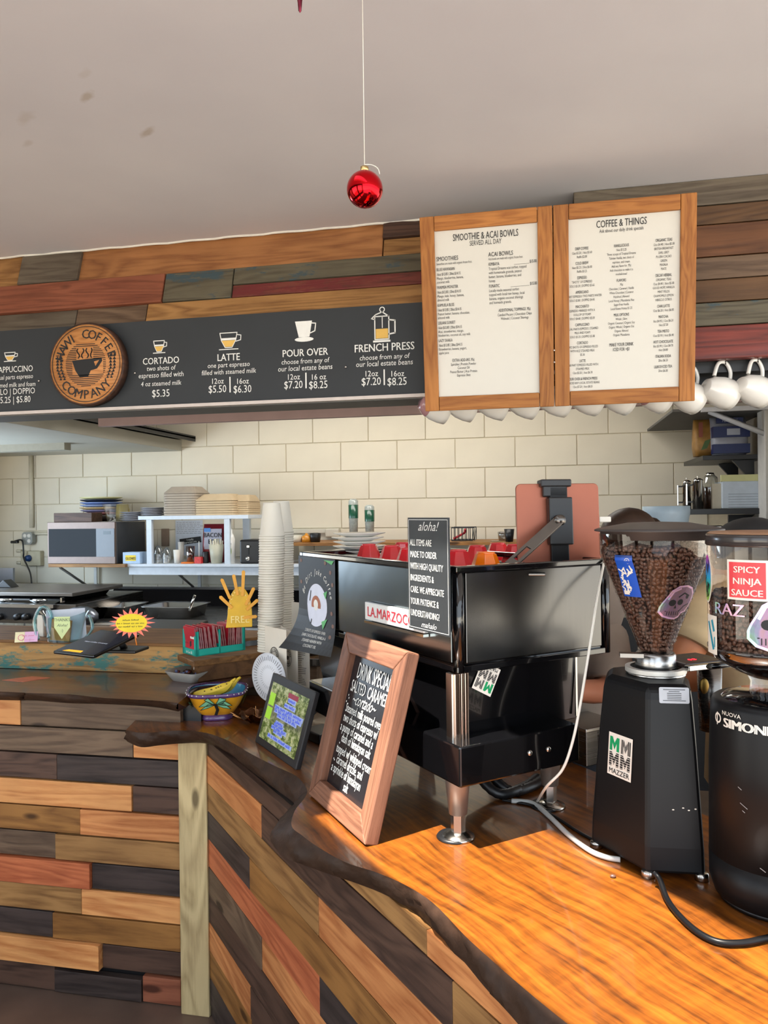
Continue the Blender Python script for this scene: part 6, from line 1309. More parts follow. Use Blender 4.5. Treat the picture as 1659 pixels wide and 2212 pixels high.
# microwave
mwx0, mwz0 = vx(103, 1217, KY-.02); mwx1, mwz1 = vx(248, 1127, KY-.02); mw = T('microwave', 'stainless microwave with black glass door on the kitchen shelf', 'microwave', ((mwx0+mwx1)/2, KY+.15, zsh))
mwz0 = zsh+.001; y_ = KY-.02
P('case', MB().box(mwx0+.003, y_+.02, mwz0, mwx1+.002, y_+.40, mwz1-.004), flat('microwave_case', (78, 80, 84), .35, metal=.6), mw, bevel=.003)
dr = P('door', MB().box(mwx0, y_, mwz0, mwx1, y_+.02, mwz1), flat('microwave_steel', (118, 102, 94), .4, metal=.5), mw, bevel=.003)
H_ = mwz1-mwz0; P('door_glass', MB().box(mwx0+.012, y_-.003, mwz0+H_*.17, mwx1-.003, y_+.001, mwz1-H_*.16), flat('oven_glass', (12, 14, 18), .15, spec=.12), dr); P('control_panel', MB().box(mwx1-(mwx1-mwx0)*.27, y_-.005, mwz0+H_*.17, mwx1-.003, y_-.002, mwz1-H_*.16), flat('panel_dark', (44, 44, 46), .2, coat=.5), dr)
P('display', MB().box(mwx1-.085, y_-.006, mwz1-H_*.30, mwx1-.03, y_-.0045, mwz1-H_*.22), flat('display_grey', (70, 80, 84), .2), dr)
# things on top of the microwave
SC('cutting_board', bxm(116, 1107, 198, 1126, KY+.0, .14).__class__().box(vx(116, 1115, KY)[0], KY, mwz1, vx(198, 1115, KY)[0], KY+.13, vx(150, 1108, KY)[1]), DRB, 'brown wooden box lying on top of the microwave', 'box', bevel=.003)
pcx = vx(206, 1100, KY+.2)[0]; cols = [(190, 120, 118), (120, 116, 150), (196, 168, 120), (132, 150, 190), (110, 130, 176), (22, 30, 48), (206, 200, 150)]; zpl = mwz1+.045
S('serving_bowl', MB().lathe([(0, 0), (.06, 0), (.13, .04), (.128, .042), (.058, .004), (0, .004)], 32), DRK, 'dark bowl under the coloured plates on the microwave', 'bowl', M=TR(pcx, KY+.28, mwz1))
pm = MB().lathe([(0, 0), (.08, 0), (.145, .016), (.147, .022), (.141, .022), (.08, .006), (0, .006)], 36)
pmm = pm.mesh('dinner_plate')
for i, (c, nm) in enumerate(zip(cols, ('pink', 'mauve', 'tan', 'pale blue', 'blue', 'navy', 'cream'))):
    me = pm.mesh('dinner_plate'); o = P('dinner_plate', me, flat('plate_'+nm.replace(' ', '_'), c, .3, coat=.3), None, TR(pcx+random.uniform(-.006, .006), KY+.28, mwz1+.043+.0185*i)); o['category'] = 'plate'; o['group'] = 'coloured plates on the microwave'; o['label'] = nm+' plate in the stack of coloured plates on top of the microwave'
S('clear_container', MB().loft([[(x*s, y*s, z) for x, y in sq(1, 24, 5)] for s, z in ((.05, 0), (.075, .12), (.078, .122))], None, True, False), GL, 'clear plastic container on the microwave in front of the plates', 'container', M=TR(vx(243, 1120, KY+.03)[0], KY+.08, mwz1))
S('yellow_packet', MB().loft([[(x*.05, y*.02*w, z) for x, y in sq(1, 16, 3)] for w, z in ((1, 0), (1.3, .05), (.2, .12))], None, True, True), flat('packet_yellow', (150, 130, 50), .5), 'yellow packet on the microwave behind the grey plates', 'packet', M=TR(vx(262, 1115, KY+.2)[0], KY+.22, mwz1))
pm2 = MB().lathe([(0, 0), (.05, 0), (.085, .010), (.086, .013), (.05, .005), (0, .005)], 28).mesh('side_plate')
for i in range(5):
    o = P('side_plate', pm2, flat('plate_grey', (150, 150, 156), .3, coat=.3), None, TR(vx(284, 1116, KY+.1)[0], KY+.12, mwz1+.001+.013*i) @ RZ(i)); o['category'] = 'plate'; o['group'] = 'grey side plates on the microwave'; o['label'] = 'grey side plate on the microwave, '+('bottom', 'second', 'middle', 'fourth', 'top')[i]+' of the short stack'
# riser shelf
rx0, rz1 = vx(298, 1115, KY); rx1 = vx(536, 1115, KY)[0]; rz0 = vx(400, 1122, KY)[1]; RS = T('riser_shelf', 'white riser shelf on the wall shelf holding takeout boxes', 'shelf', ((rx0+rx1)/2, KY+.16, zsh)); RW_ = flat('riser_white', (212, 222, 232), .5)
P('top_board', MB().box(rx0, KY, rz0, rx1, KY+.34, rz1), RW_, RS, bevel=.002)
for (u0, u1) in ((316, 327), (484, 496)): P('upright', MB().box(vx(u0, 1170, KY)[0], KY+.002, zsh, vx(u1, 1170, KY)[0], KY+.03, rz0), RW_, RS, bevel=.001)
P('upright', MB().box(vx(484, 1170, KY)[0]+.01, KY+.30, zsh, vx(496, 1170, KY)[0]+.02, KY+.33, rz0), RW_, RS)
# takeout boxes
KR = flat('takeout_kraft', (172, 160, 144), .8, var=.05); KR2 = flat('takeout_tan', (200, 178, 144), .8, var=.05)
def clam(w, d, h): # flat nested clamshell layer
    return MB().loft([[(x*w*s, y*d*s, z) for x, y in sq(1, 20, 8)] for s, z in ((.5, 0), (.5, h*.8), (.47, h))], None, False, True)
for si, (u0, u1, vt, n, m, yy, nm) in enumerate(((350, 424, 1066, 9, KR, KY+.13, 'left tall'), (418, 505, 1082, 6, KR2, KY+.13, 'middle'), (500, 537, 1084, 6, KR2, KY+.20, 'right rear'))):
    xa_, xb_ = vx(u0, 1100, yy-.12)[0], vx(u1, 1100, yy-.12)[0]; ztop = vx((u0+u1)/2, vt, yy-.12)[1]; w = xb_-xa_; st = (ztop-rz1)/n; me = clam(w, .24, st*.97).mesh('takeout_box')
    for i in range(n):
        o = P('takeout_box', me, m, None, TR((xa_+xb_)/2+random.uniform(-.002, .002), yy, rz1+.0005+st*i)); o['category'] = 'takeout box'; o['group'] = 'takeout boxes in the %s stack' % nm; o['label'] = 'kraft takeout box, '+ORD(i+1)+' from the bottom of the %s stack on the riser' % nm
    g = MB().loft([[(x*w*s, y*.24*s2, z) for x, y in sq(.5, 20, 8)] for s, s2, z in ((1.0, 1.0, 0), (1.0, 1, .004), (.72, .6, .045), (.70, .58, .047))], None, False, True)
    o = P('takeout_box', g, m, None, TR((xa_+xb_)/2, yy, ztop+.001)); o['category'] = 'takeout box'; o['group'] = 'takeout boxes in the %s stack' % nm; o['label'] = 'closed kraft takeout box with domed lid on top of the %s stack' % nm
for i in range(5):
    o = P('side_plate', pm2, PAP, None, TR(vx(328, 1112, KY+.1)[0], KY+.12, rz1+.001+.011*i)); o['category'] = 'plate'; o['group'] = 'white saucers on the riser shelf'; o['label'] = 'white saucer on the riser shelf left of the takeout boxes, '+('bottom', 'second', 'middle', 'fourth', 'top')[i]+' of its stack'
# glove box etc
gb = T('glove_box', 'white and blue box of gloves beside the microwave', 'box', (vx(287, 1217, KY)[0], KY+.05, zsh)); a, b = vx(265, 1192, KY)[0], vx(302, 1192, KY)[0]; gz = vx(285, 1193, KY)[1]
P('carton', MB().box(a, KY+.0, zsh+.001, b, KY+.11, gz), flat('carton_blue', (176, 200, 226), .6), gb, bevel=.002); P('label', MB().box(a+.02, KY-.001, zsh+.02, b-.03, KY+.001, gz-.02), YEL, gb); P('lettering', MB().text('GLOVES', .026, (a+b)/2-.005, zsh+.028, frame((0, KY-.002, 0), (1, 0, 0), zu), sx=.8, bold=.03), INK, gb)
def jar(nm, lab, u, v0, w, m, grp=None, y=KY+.08, prof=None):
    x, z1 = vx(u, v0, y); h = z1-zsh; r = w/F*y*.98/2; pr = prof or [(0, 0), (r*.9, 0), (r, h*.1), (r, h*.95), (r*.9, h)]
    return S(nm, MB().lathe(pr if not callable(pr) else pr(r, h), 24), m, lab, nm.replace('_', ' '), M=TR(x, y, zsh+.001), group=grp)
dome_ = lambda r, h: [(r, 0), (r, h*.45), (r*.8, h*.8), (r*.3, h*.96), (0, h)]
GLK = glass('jar_glass', (.92, .95, .95), .35)
jar('glass_dome', 'clear plastic dome lids under the riser shelf, the left one', 342, 1178, 22, GLK, 'dome lids', prof=dome_); jar('glass_dome', 'clear plastic dome lids under the riser shelf, the right one', 360, 1182, 22, GLK, 'dome lids', prof=dome_)
cupc = lambda r, h: [(0, 0), (r*.75, 0), (r, h), (r*.93, h), (r*.7, h*.05)]
jar('sample_cup', 'short white paper cups under the riser shelf', 382, 1188, 17, PAP, prof=cupc); jar('sample_cup', 'taller stack of white cups under the riser shelf behind the short one', 391, 1171, 15, PAP, y=KY+.16, prof=cupc)
jar('utensil_tub', 'clear tub of wrapped utensils under the riser shelf', 411, 1180, 22, glass('tub_glass', (.62, .5, .46), .3), prof=cupc); jar('black_bottle', 'short black bottle under the riser shelf beside the straws', 444, 1192, 15, BLK)
x, z1 = vx(430, 1195, KY+.05); lp_ = T('lollipop_box', 'small red and white lollipop box under the riser shelf', 'box', (x, KY+.05, zsh)); P('box', MB().box(x-.025, KY+.03, zsh+.001, x+.022, KY+.06, zsh+.045), flat('lolly_red', (206, 60, 60), .4, var=.3, scale=60), lp_); P('stick', MB().tube([(x, KY+.05, zsh+.04), (x, KY+.05, vx(430, 1170, KY)[1])], .0025, 6), PAP, lp_)
S('orange_lid', MB().lathe([(0, 0), (.05, 0), (.05, .008), (0, .009)], 24), flat('lid_orange', (230, 120, 40), .5), 'flat orange lid at the front of the white shelf', 'lid', M=TR(vx(408, 1214, KY+.06)[0], KY+.055, zsh+.001))
x, z1 = vx(466, 1172, KY+.06); hz_ = z1-zsh; sj = T('straw_jug', 'frosted jug packed with pale straws under the riser shelf', 'jug', (x, KY+.07, zsh)); P('jug', MB().lathe([(0, 0), (.036, 0), (.050, hz_*.9), (.048, hz_*.9), (.034, .004)], 24, TR(x, KY+.07, zsh+.001)), flat('jug_frosted', (196, 192, 170), .4), sj)
for i in range(18): a = 2*pi*i/18; rr_ = .038*(.4+.6*(i % 2)); P('straw', MB().tube([(x+.02*cos(a), KY+.07+.02*sin(a), zsh+.02), (x+rr_*1.1*cos(a), KY+.07+rr_*sin(a), z1+.012*(i % 3))], .0045, 6), flat('straw_cream', (220, 214, 192), .6), sj)
a, b = vx(434, 1132, KY+.14)[0], vx(484, 1132, KY+.14)[0]; z1 = vx(460, 1132, KY+.14)[1]; bg = T('bacon_bag', 'red bag of bacon bits standing under the riser shelf', 'bag', ((a+b)/2, KY+.16, zsh)); bf = frame((a, KY+.14, zsh+.001), (1, 0, 0), zu); w = b-a; h = z1-zsh-.001
P('pouch', MB().loft([[(w/2+x*w, y*d, z) for x, y in sq(.5, 20, 5)] for d, z in ((.09, 0), (.10, h*.4), (.05, h*.85), (.006, h))], TR(a, KY+.19, zsh+.001), True, True), flat('bag_red', (130, 20, 34), .35, coat=.3), bg)
P('label_patch', MB().box(w*.14, h*.35, .0, w*.9, h*.88, .002, frame((a, KY+.14, zsh), (1, 0, 0), zu)), flat('bag_label', (178, 176, 190), .4), bg); P('blue_band', MB().box(w*.14, h*.80, .002, w*.42, h*.90, .004, frame((a, KY+.14, zsh), (1, 0, 0), zu)), flat('band_blue', (70, 140, 210), .4), bg)
P('lettering', MB().text('BACON\nBITS', h*.17, w*.52, h*.66, frame((a, KY+.135, zsh), (1, 0, 0), zu), sx=.85, bold=.03, z=.0), INK, bg)
x, z1 = vx(498, 1141, KY+.04); h = z1-zsh; w = .028; sbt = T('spray_bottle', 'white avocado oil spray bottle beside the riser upright', 'bottle', (x, KY-.0, zsh)); Ms = TR(x, KY+.045, zsh+.001)
P('body', MB().lathe([(0, 0), (w, 0), (w, h*.68), (w*.7, h*.80), (w*.4, h*.86), (w*.4, h*.96), (0, h)], 24, Ms), CER, sbt); P('label_patch', cyl_decal(fan([(.017*cos(q*pi/10), .036*sin(q*pi/10)) for q in range(20)]), Ms, lambda z: w, radians(-95), h*.35), flat('label_green', (110, 140, 50), .5), sbt)
P('lettering', cyl_decal(MB().text('AVO', .016, 0, .02, None, bold=.03), Ms, lambda z: w, radians(-95), h*.45, .002), INK, sbt)
a, z1 = vx(518, 1166, KY+.03); b = vx(572, 1166, KY+.03)[0]; ta = T('toaster', 'black toaster with silver lever half hidden by the cup stack', 'toaster', ((a+b)/2, KY+.12, zsh)); P('case', MB().box(a, KY+.02, zsh+.001, b, KY+.24, z1), BLK, ta, bevel=.012); P('lever', MB().box(a+.058, KY+.005, z1-.05, a+.075, KY+.02, z1-.038), CHR, ta); P('lever_slot', MB().box(a+.064, KY+.017, zsh+.06, a+.068, KY+.021, z1-.05), INK, ta); P('dial', MB().lathe([(0, .012), (.012, .012), (.014, 0)], 16, frame((a+.06, KY+.02, zsh+.035), (1, 0, 0), zu)), CHR, ta)
# poster on the wall under the riser
a, z1 = vx(378, 1124, WY-.02); b, z0 = vx(438, 1200, WY-.02); wp = T('wall_notice', 'white paper notice with a black I really appreciate you strip', 'notice', ((a+b)/2, WY-.01, z0)); wf = frame((a, WY-.012, z0), (1, 0, 0), zu); w, h = b-a, z1-z0
P('sheet', MB().box(0, 0, 0, w, h, .002, wf), flat('notice_blue_white', (206, 214, 226), .7), wp); M = wf @ TR(w*.55, h*.42, .004) @ RZ(.12); P('strip', MB().box(-.085, -.022, 0, .085, .022, .002, M), INK, wp)
P('lettering', MB().text('I really', .020, 0, .002, M, bold=.02, z=.003).text('appreciate you.', .020, 0, -.016, M, bold=.02, z=.003, sx=.85), WHT, wp)
t = MB(); random.seed(3)
for i in range(7):
    x = .01
    while x < w*.9: q = random.uniform(.01, .03); t.rect(x, h*.93-i*.013, x+q, h*.938-i*.013, .003, wf); x += q+.006
P('lettering', t, flat('ink_grey', (96, 98, 104), .7), wp)
SC('switch_plate', MB().box(vx(352, 1140, WY)[0], WY-.03, vx(352, 1180, WY)[1], vx(366, 1140, WY)[0], WY-.002, vx(352, 1142, WY)[1]), flat('switch_brown', (130, 110, 92), .5), 'brown wall switch box under the riser shelf', 'switch', bevel=.004)
# --- stove on the far left
st = T('range_griddle', 'stainless range with black griddle top at the left edge', 'range', (-2.9, 4.3, 0)); sx0, sx1 = -4.2, vx(158, 1320, 4.0)[0]; zg = vx(80, 1306, 4.0)[1]
P('cabinet', MB().box(sx0, 4.03, .1, sx1, 4.8, zg), DST, st, bevel=.004); P('front_rail', MB().box(sx0, 4.0, zg-.02, sx1-.13, 4.03, zg), STL, st); P('control_panel', MB().box(sx0, 4.0, zg-.09, sx1-.14, 4.03, zg-.022), flat('panel_dark', (44, 44, 46), .2, coat=.5), st)
for u in (2, 42, 60): x = vx(u, 1332, 4.0)[0]; P('knob', MB().lathe([(0, .035), (.018, .035), (.021, 0), (0, 0)], 18, frame((x, 4.0, vx(u, 1332, 4.0)[1]), (1, 0, 0), zu)), BLK, st)
gz1 = vx(80, 1284, 4.2)[1]; P('griddle_lid', MB().loft([[(sx0, 4.05, zg), (vx(118, 1300, 4.05)[0], 4.05, zg), (vx(118, 1300, 4.05)[0], 4.6, zg), (sx0, 4.6, zg)], [(sx0, 4.12, gz1), (vx(150, 1290, 4.12)[0], 4.12, gz1+.0), (vx(150, 1290, 4.12)[0], 4.6, gz1+.02), (sx0, 4.6, gz1+.02)]], None, False), BLKG, st, bevel=.004)
P('griddle_top', MB().box(sx0, 4.10, gz1+.0, vx(150, 1290, 4.1)[0]+.02, 4.66, gz1+.022), flat('griddle_grey', (130, 124, 118), .3, metal=.8), st, bevel=.003)
for u in (10, 84): x = vx(u, 1288, 4.08)[0]; P('lid_handle', MB().tube([(x-.06, 4.085, gz1-.02), (x, 4.06, gz1-.02), (x+.05, 4.085, gz1-.02)], .008, 8), CHR, st)
P('lid_latch', MB().box(vx(133, 1290, 4.04)[0]-.006, 4.035, zg+.01, vx(133, 1290, 4.04)[0]+.006, 4.06, gz1), CHR, st)
P('backsplash', MB().box(sx0, 4.95, 1.0, vx(28, 1240, 4.95)[0], 4.97, vx(10, 1227, 4.95)[1]), flat('splash_grey', (140, 142, 148), .3, metal=.8), st)
S('grater', MB().prism([(-.06, 0), (.06, 0), (0, .05)], -.04, .04, Matrix.Rotation(pi/2, 4, 'X')), BLK, 'small dark wedge on the back of the griddle', 'tool', M=TR(vx(16, 1283, 4.4)[0], 4.4, gz1+.023), bevel=.004)
# range with open dark lid in the middle
lz1 = vx(400, 1270, 5.1)[1]; lx0, lx1 = vx(247, 1272, 5.1)[0], vx(900, 1268, 5.1)[0]; mr = T('flat_top_range', 'wide dark sandwich station with raised lid against the block wall', 'range', ((lx0+lx1)/2, 4.8, 0))
P('lid', MB().loft([[(lx0, 5.1, lz1), (lx1, 5.1, lz1), (lx1, 5.12, lz1), (lx0, 5.12, lz1)], [(vx(200, 1345, 4.6)[0], 4.62, lz1-.30), (lx1+.1, 4.62, lz1-.30), (lx1+.1, 4.65, lz1-.31), (vx(200, 1345, 4.6)[0], 4.65, lz1-.31)]], None, False), flat('lid_black', (44, 40, 40), .35, metal=.5), mr); P('lid_edge', MB().box(lx0, 5.085, lz1-.012, lx1, 5.125, lz1+.006), DST, mr)
P('cabinet', MB().box(sx1+.02, 4.12, .05, lx1+.1, 4.95, 1.02), STLB, mr, bevel=.005)
def pan(lab, u0, u1, v0, yy, zz=1.021):
    a, z1 = vx(u0, v0, yy); b = vx(u1, v0, yy)[0]; r = T('steel_pan', lab, 'pan', ((a+b)/2, yy+.12, zz)); cx = (a+b)/2; w = (b-a)/2; h = z1-zz
    P('pan_wall', MB().loft([[(cx+x*w*s, yy+.15+y*.15*s, zz+z) for x, y in sq(1, 24, 8)] for s, z in ((.85, 0), (.95, h*.95), (1.04, h), (1.04, h+.004), (.93, h-.004), (.83, .005), (.02, .005))], None, True, True), STL, r); return r, cx, yy
pan('narrow steel pan behind the starburst note, the left one', 208, 270, 1312, 4.25)
r_, cx_, yy_ = pan('wide steel pan of the sandwich station behind the starburst note', 300, 412, 1312, 4.25)
S('crumpled_foil', MB().sph((0, 0, .06), (.12, .06, .06), 10, 7), metal('foil', (150, 156, 168), .35, .6), 'crumpled clear wrap beside the tip jar in front of the pans', 'wrap', M=TR(vx(185, 1330, 4.1)[0], 4.05, 1.0))
S('ladle', MB().tube([(0, 0, 0), (.02, .0, .05), (.035, 0, .09)], .008, 8), CHR, 'steel ladle handle standing behind the tea packets', 'ladle', M=TR(vx(418, 1345, 4.2)[0], 4.15, 1.09))
# --- shelf behind the machine
s2z = vx(800, 1172, KY)[1]; s2 = T('wall_shelf', 'wooden wall shelf behind the espresso machine', 'shelf', (vx(900, 1172, KY)[0], 5.0, s2z)); P('board', MB().box(vx(604, 1172, KY)[0], KY, s2z-.02, vx(1300, 1172, KY)[0], WY-.03, s2z), GLD, s2, bevel=.002)
P('bracket', MB().box(vx(640, 1200, WY)[0], WY-.3, s2z-.24, vx(640, 1200, WY)[0]+.03, WY-.03, s2z-.02), CREAM, s2)
def onshelf(nm, lab, cat, u, v0, wpx, mat, prof, y=KY+.1, **k_):
    x, z1 = vx(u, v0, y); h = z1-s2z; r = wpx/F*y/2; return S(nm, MB().lathe(prof(r, h), 24), mat, lab, cat, M=TR(x, y, s2z+.001), **k_)
tall = lambda r, h: [(0, 0), (r*.82, 0), (r, h*.9), (r*.9, h*.96), (r*.5, h), (0, h)]
for u, v0, w in ((763, 1078, 'left taller'), (798, 1091, 'right shorter')):
    x, z1 = vx(u, v0, KY+.1); h = z1-s2z; r = 22/F*4.85/2; rt__ = T('cup_tower', w+' tower of clear cups with green bands on the shelf', 'cups', (x, KY+.1, s2z))
    P('clear_cups', MB().lathe([(0, 0), (r*.8, 0), (r, h*.75), (r*.97, h*.95), (r*.6, h), (0, h)], 24, TR(x, KY+.1, s2z+.001)), flat('stacked_clear', (160, 166, 160), .15, coat=.6, var=.2, scale=60), rt__)
    P('green_band', MB().lathe([(r*.99, h*.55), (r*1.03, h*.86), (r*.8, h*.87)], 24, TR(x, KY+.1, s2z+.001)), flat('cup_green', (22, 78, 56), .25, coat=.4), rt__)
onshelf('sauce_bottle', 'yellow capped sauce bottle on the shelf left of the plates', 'bottle', 662, 1152, 22, flat('sauce_amber', (196, 130, 40), .3), lambda r, h: [(0, 0), (r, 0), (r, h*.6), (r*.4, h*.8), (r*.2, h), (0, h)])
onshelf('spice_jar', 'beige lidded jar on the shelf beside the cup stacks', 'jar', 640, 1156, 28, CREAM, tall); onshelf('spice_jar', 'black lidded jar on the shelf just left of the plates', 'jar', 681, 1151, 26, BLK, tall)
onshelf('glass_jar', 'clear stemmed glass on the shelf left of the black pitcher', 'jar', 1070, 1168, 24, GLK, tall); onshelf('glass_jar', 'smoky glass teapot on the shelf beside the black pitcher', 'jar', 1088, 1148, 26, glass('smoke_jar', (.5, .5, .5), .3), tall, y=KY+.18)
onshelf('black_pitcher', 'black blender cup on the shelf left of the rose gold tablet', 'pitcher', 1100, 1143, 22, BLK, lambda r, h: [(0, 0), (r*.7, 0), (r, h), (0, h)], y=KY+.02)
wx0, wz1 = vx(975, 1140, KY+.03); wx1 = vx(1024, 1140, KY+.03)[0]; wbk = T('wire_basket', 'black wire basket with a red strap on the shelf', 'basket', ((wx0+wx1)/2, KY+.1, s2z))
wbm = MB()
for y in (KY+.03, KY+.18): wbm.tube([(wx0, y, wz1), (wx1, y, wz1), (wx1-.01, y, s2z+.01), (wx0, y, s2z+.01)], .004, 5)
for i in range(7): x = wx0+(wx1-wx0)*i/6; wbm.tube([(x, KY+.03, wz1), (x, KY+.03, s2z+.01), (x, KY+.18, s2z+.01), (x, KY+.18, wz1)], .0025, 5)
P('wire_cage', wbm, BLK, wbk, kind='stuff'); P('strap', MB().tube(bez([(wx0+.01, KY+.06, s2z+.02), (wx0+.05, KY+.07, s2z+.04), (wx0+.08, KY+.06, wz1-.03), (wx0+.085, KY+.05, wz1-.01)], 6), .008, 6), flat('strap_red', (170, 30, 44), .5), wbk)
jz = vx(735, 1150, WY)[1]; wr = T('wall_rail', 'cream painted power rail along the block wall behind the cups', 'rail', (vx(650, 1150, WY)[0], WY-.02, jz)); P('rail', MB().box(vx(600, 1145, WY)[0], WY-.03, vx(650, 1152, WY)[1], vx(712, 1145, WY)[0], WY-.002, vx(650, 1142, WY)[1]), CREAM, wr, bevel=.004); P('end_box', MB().box(vx(706, 1145, WY)[0], WY-.05, vx(720, 1160, WY)[1], vx(736, 1145, WY)[0], WY-.002, vx(720, 1141, WY)[1]), CREAM, wr, bevel=.01)

# --- right hand corner: shelves on the right wall
RY_ = 4.55
def rw(u, v, x=RXW-.02):    # point on a plane of constant x
    d = ray(u, v); return EYE + d*(x/d.x)
def rshelf(nm, lab, xl, y0, y1, z, t_=.02, m=BLK):
    r = T(nm, lab, 'shelf', ((xl+RXW)/2, (y0+y1)/2, z)); P('board', MB().box(xl, y0, z-t_, RXW-.002, y1, z), m, r, bevel=.002); return r
pA = PY(1500, 1106, 4.5); sz3 = 1.655
r3 = rshelf('corner_shelf', 'black shelf on the right wall under the steel french presses', PY(1480, 1106, 4.45).x, 4.40, 4.95, sz3-.01, .03)
P('bracket', MB().prism([(0, 0), (.14, 0), (0, -.14)], -.01, .01, frame((RXW-.14, 4.7, sz3-.045), (1, 0, 0), zu)), BLK, r3)
z4 = PY(1560, 985, 4.5).z; r4 = rshelf('corner_shelf', 'dark shelf on the right wall carrying the coffee bags', PY(1512, 985, 4.5).x, 4.42, 5.0, z4, .025)
for y in (4.5, 4.85): P('bracket', MB().prism([(0, 0), (.11, 0), (.11, -.13)], -.012, .012, frame((RXW-.16, y, z4-.026), (1, 0, 0), zu)), BLK, r4)
z5 = PY(1500, 885, 4.3).z; r5 = rshelf('corner_shelf', 'grey top shelf on the right wall with a white diagonal brace', PY(1400, 916, 5.2).x, 4.25, WY-.02, z5, .015, flat('shelf_underside', (96, 94, 90), .7))
P('brace', MB().tube([(PY(1531, 885, 4.3).x, 4.3, z5-.012), (RXW-.01, 4.3, PY(1637, 944, 4.3).z)], .014, 4), flat('brace_white', (206, 208, 212), .5), r5); P('edge_rail', MB().box(PY(1510, 885, 4.3).x, 4.24, z5-.02, RXW-.002, 4.26, z5+.003), flat('brace_white', (206, 208, 212), .5), r5)
def bag(lab, u0, v0, u1, v1, y, m, d=.12):
    a, z1 = vx(u0, v0, y); b, z0 = vx(u1, v1, y); w, h = b-a, z1-z0; r = T('coffee_bag', lab, 'bag', ((a+b)/2, y+d/2, z0))
    P('pouch', MB().loft([[((a+b)/2+x*w*ws, y+d/2+yy*d*dd, z0+z) for x, yy in sq(.5, 20, 4)] for ws, dd, z in ((.9, .8, 0), (1, 1, h*.2), (1, .9, h*.6), (.95, .4, h*.9), (.93, .12, h))], None, True, True), m, r); return r, a, z0, w, h, y
z4_ = 985
r_, a, z0, w, h, y = bag('tall brown printed coffee bag on the right wall shelf', 1500, 905, 1545, 984, 4.55, flat('bag_brown', (150, 110, 52), .5, var=.5, scale=18)); P('stripe', MB().box(w*.2, h*.5, 0, w*.4, h*.9, .003, frame((a, y-.002, z0), (1, 0, 0), zu)), flat('bag_rust', (130, 60, 40), .5), r_)
P('printed_leaf', MB().poly([(w*.3, h*.15, .001), (w*.6, h*.2, .001), (w*.8, h*.45, .001), (w*.5, h*.4, .001)], frame((a, y-.002, z0), (1, 0, 0), zu)), flat('leaf_dull', (70, 96, 50), .6), r_)
r_, a, z0, w, h, y = bag('large blue and white coffee bag on the right wall shelf', 1538, 898, 1622, 982, 4.50, flat('bag_white', (150, 152, 162), .4), .2)
bf = frame((a, y-.003, z0), (1, 0, 0), zu)
for (p, q) in ((.05, .28), (.45, .72)): P('blue_band', MB().box(w*.02, h*p, -.06, w*.98, h*q, .002, bf), flat('bag_navy', (26, 42, 92), .4), r_)
P('name_strip', MB().box(w*.12, h*.80, -.02, w*.80, h*.93, .004, bf), flat('bag_navy', (26, 42, 92), .4), r_); P('lettering', MB().text('PEABERRY', h*.10, w*.46, h*.83, bf, z=.005, sx=.8, bold=.02), flat('bag_text', (170, 174, 190), .5), r_); P('paper_label', MB().box(w*.38, h*.50, 0, w*.72, h*.66, .005, bf), flat('label_dull', (170, 176, 190), .6), r_)
def press(lab, u, v0, v1, wpx, y=4.46):
    x, z1 = vx(u, v0, y); h = z1-sz3+.01; r = wpx/F*y/2; t0 = T('french_press', lab, 'french press', (x, y, sz3-.01)); M = TR(x, y, sz3-.0095)
    P('body', MB().lathe([(0, 0), (r, 0), (r, h*.88), (r*1.04, h*.89), (r*1.04, h*.93), (r*.5, h*.98), (r*.12, h*.985), (r*.12, h*1.02), (r*.25, h*1.04), (0, h*1.06)], 28, M), CHR, t0)
    P('handle', MB().box(-r*2.2, -.006, h*.12, -r*1.9, .006, h*.82, M), CHR, t0, bevel=.002)
    for q in (.20, .74): P('handle_bracket', MB().box(-r*2.0, -.004, h*q, -r*.9, .004, h*(q+.05), M), BLK, t0)
press('steel french press with handle, the left one on the corner shelf', 1483, 1036, 1087, 17, 4.56); press('steel french press, the right one on the corner shelf', 1507, 1032, 1110, 21)
x = vx(1538, 1060, 4.47)[0]; bj = T('coffee_jar', 'glass jar of roasted coffee beside the steel french presses', 'jar', (x, 4.5, sz3)); P('contents', MB().lathe([(0, 0), (.036, 0), (.036, .12), (0, .12)], 24, TR(x, 4.52, sz3-.0095)), flat('jar_coffee', (84, 50, 30), .5, var=.4, scale=40), bj); P('glass', MB().lathe([(0, 0), (.04, 0), (.04, .17), (.03, .18)], 24, TR(x, 4.52, sz3-.009)), GLK, bj); P('lid', MB().lathe([(0, .20), (.02, .198), (.028, .18), (0, .18)], 20, TR(x, 4.52, sz3-.0095)), CHR, bj)
a, z1 = vx(1560, 1040, 4.42); b = RXW-.01; wbx = T('grinder_carton', 'white carton with open yellow flap on the corner shelf', 'box', ((a+b)/2, 4.5, sz3)); P('carton', MB().box(a, 4.42, sz3-.009, b, 4.62, z1), flat('carton_grey_white', (186, 196, 206), .6), wbx, bevel=.003); P('carton_side', MB().box(a-.045, 4.45, sz3-.009, a, 4.62, z1-.01), flat('carton_cream', (180, 170, 150), .6), wbx)
P('flap', MB().box(a-.005, 4.42, z1, b-.01, 4.44, z1+.035, TR(0, 0, 0)), flat('flap_yellow', (196, 194, 140), .6), wbx)
t = MB()
for i in range(6): t.rect(a+.03, z1-.07-i*.014, b-.04, z1-.0685-i*.014, 0, frame((0, 4.4195, 0), (1, 0, 0), zu))
P('lettering', t, flat('ink_grey', (96, 98, 104), .7), wbx)
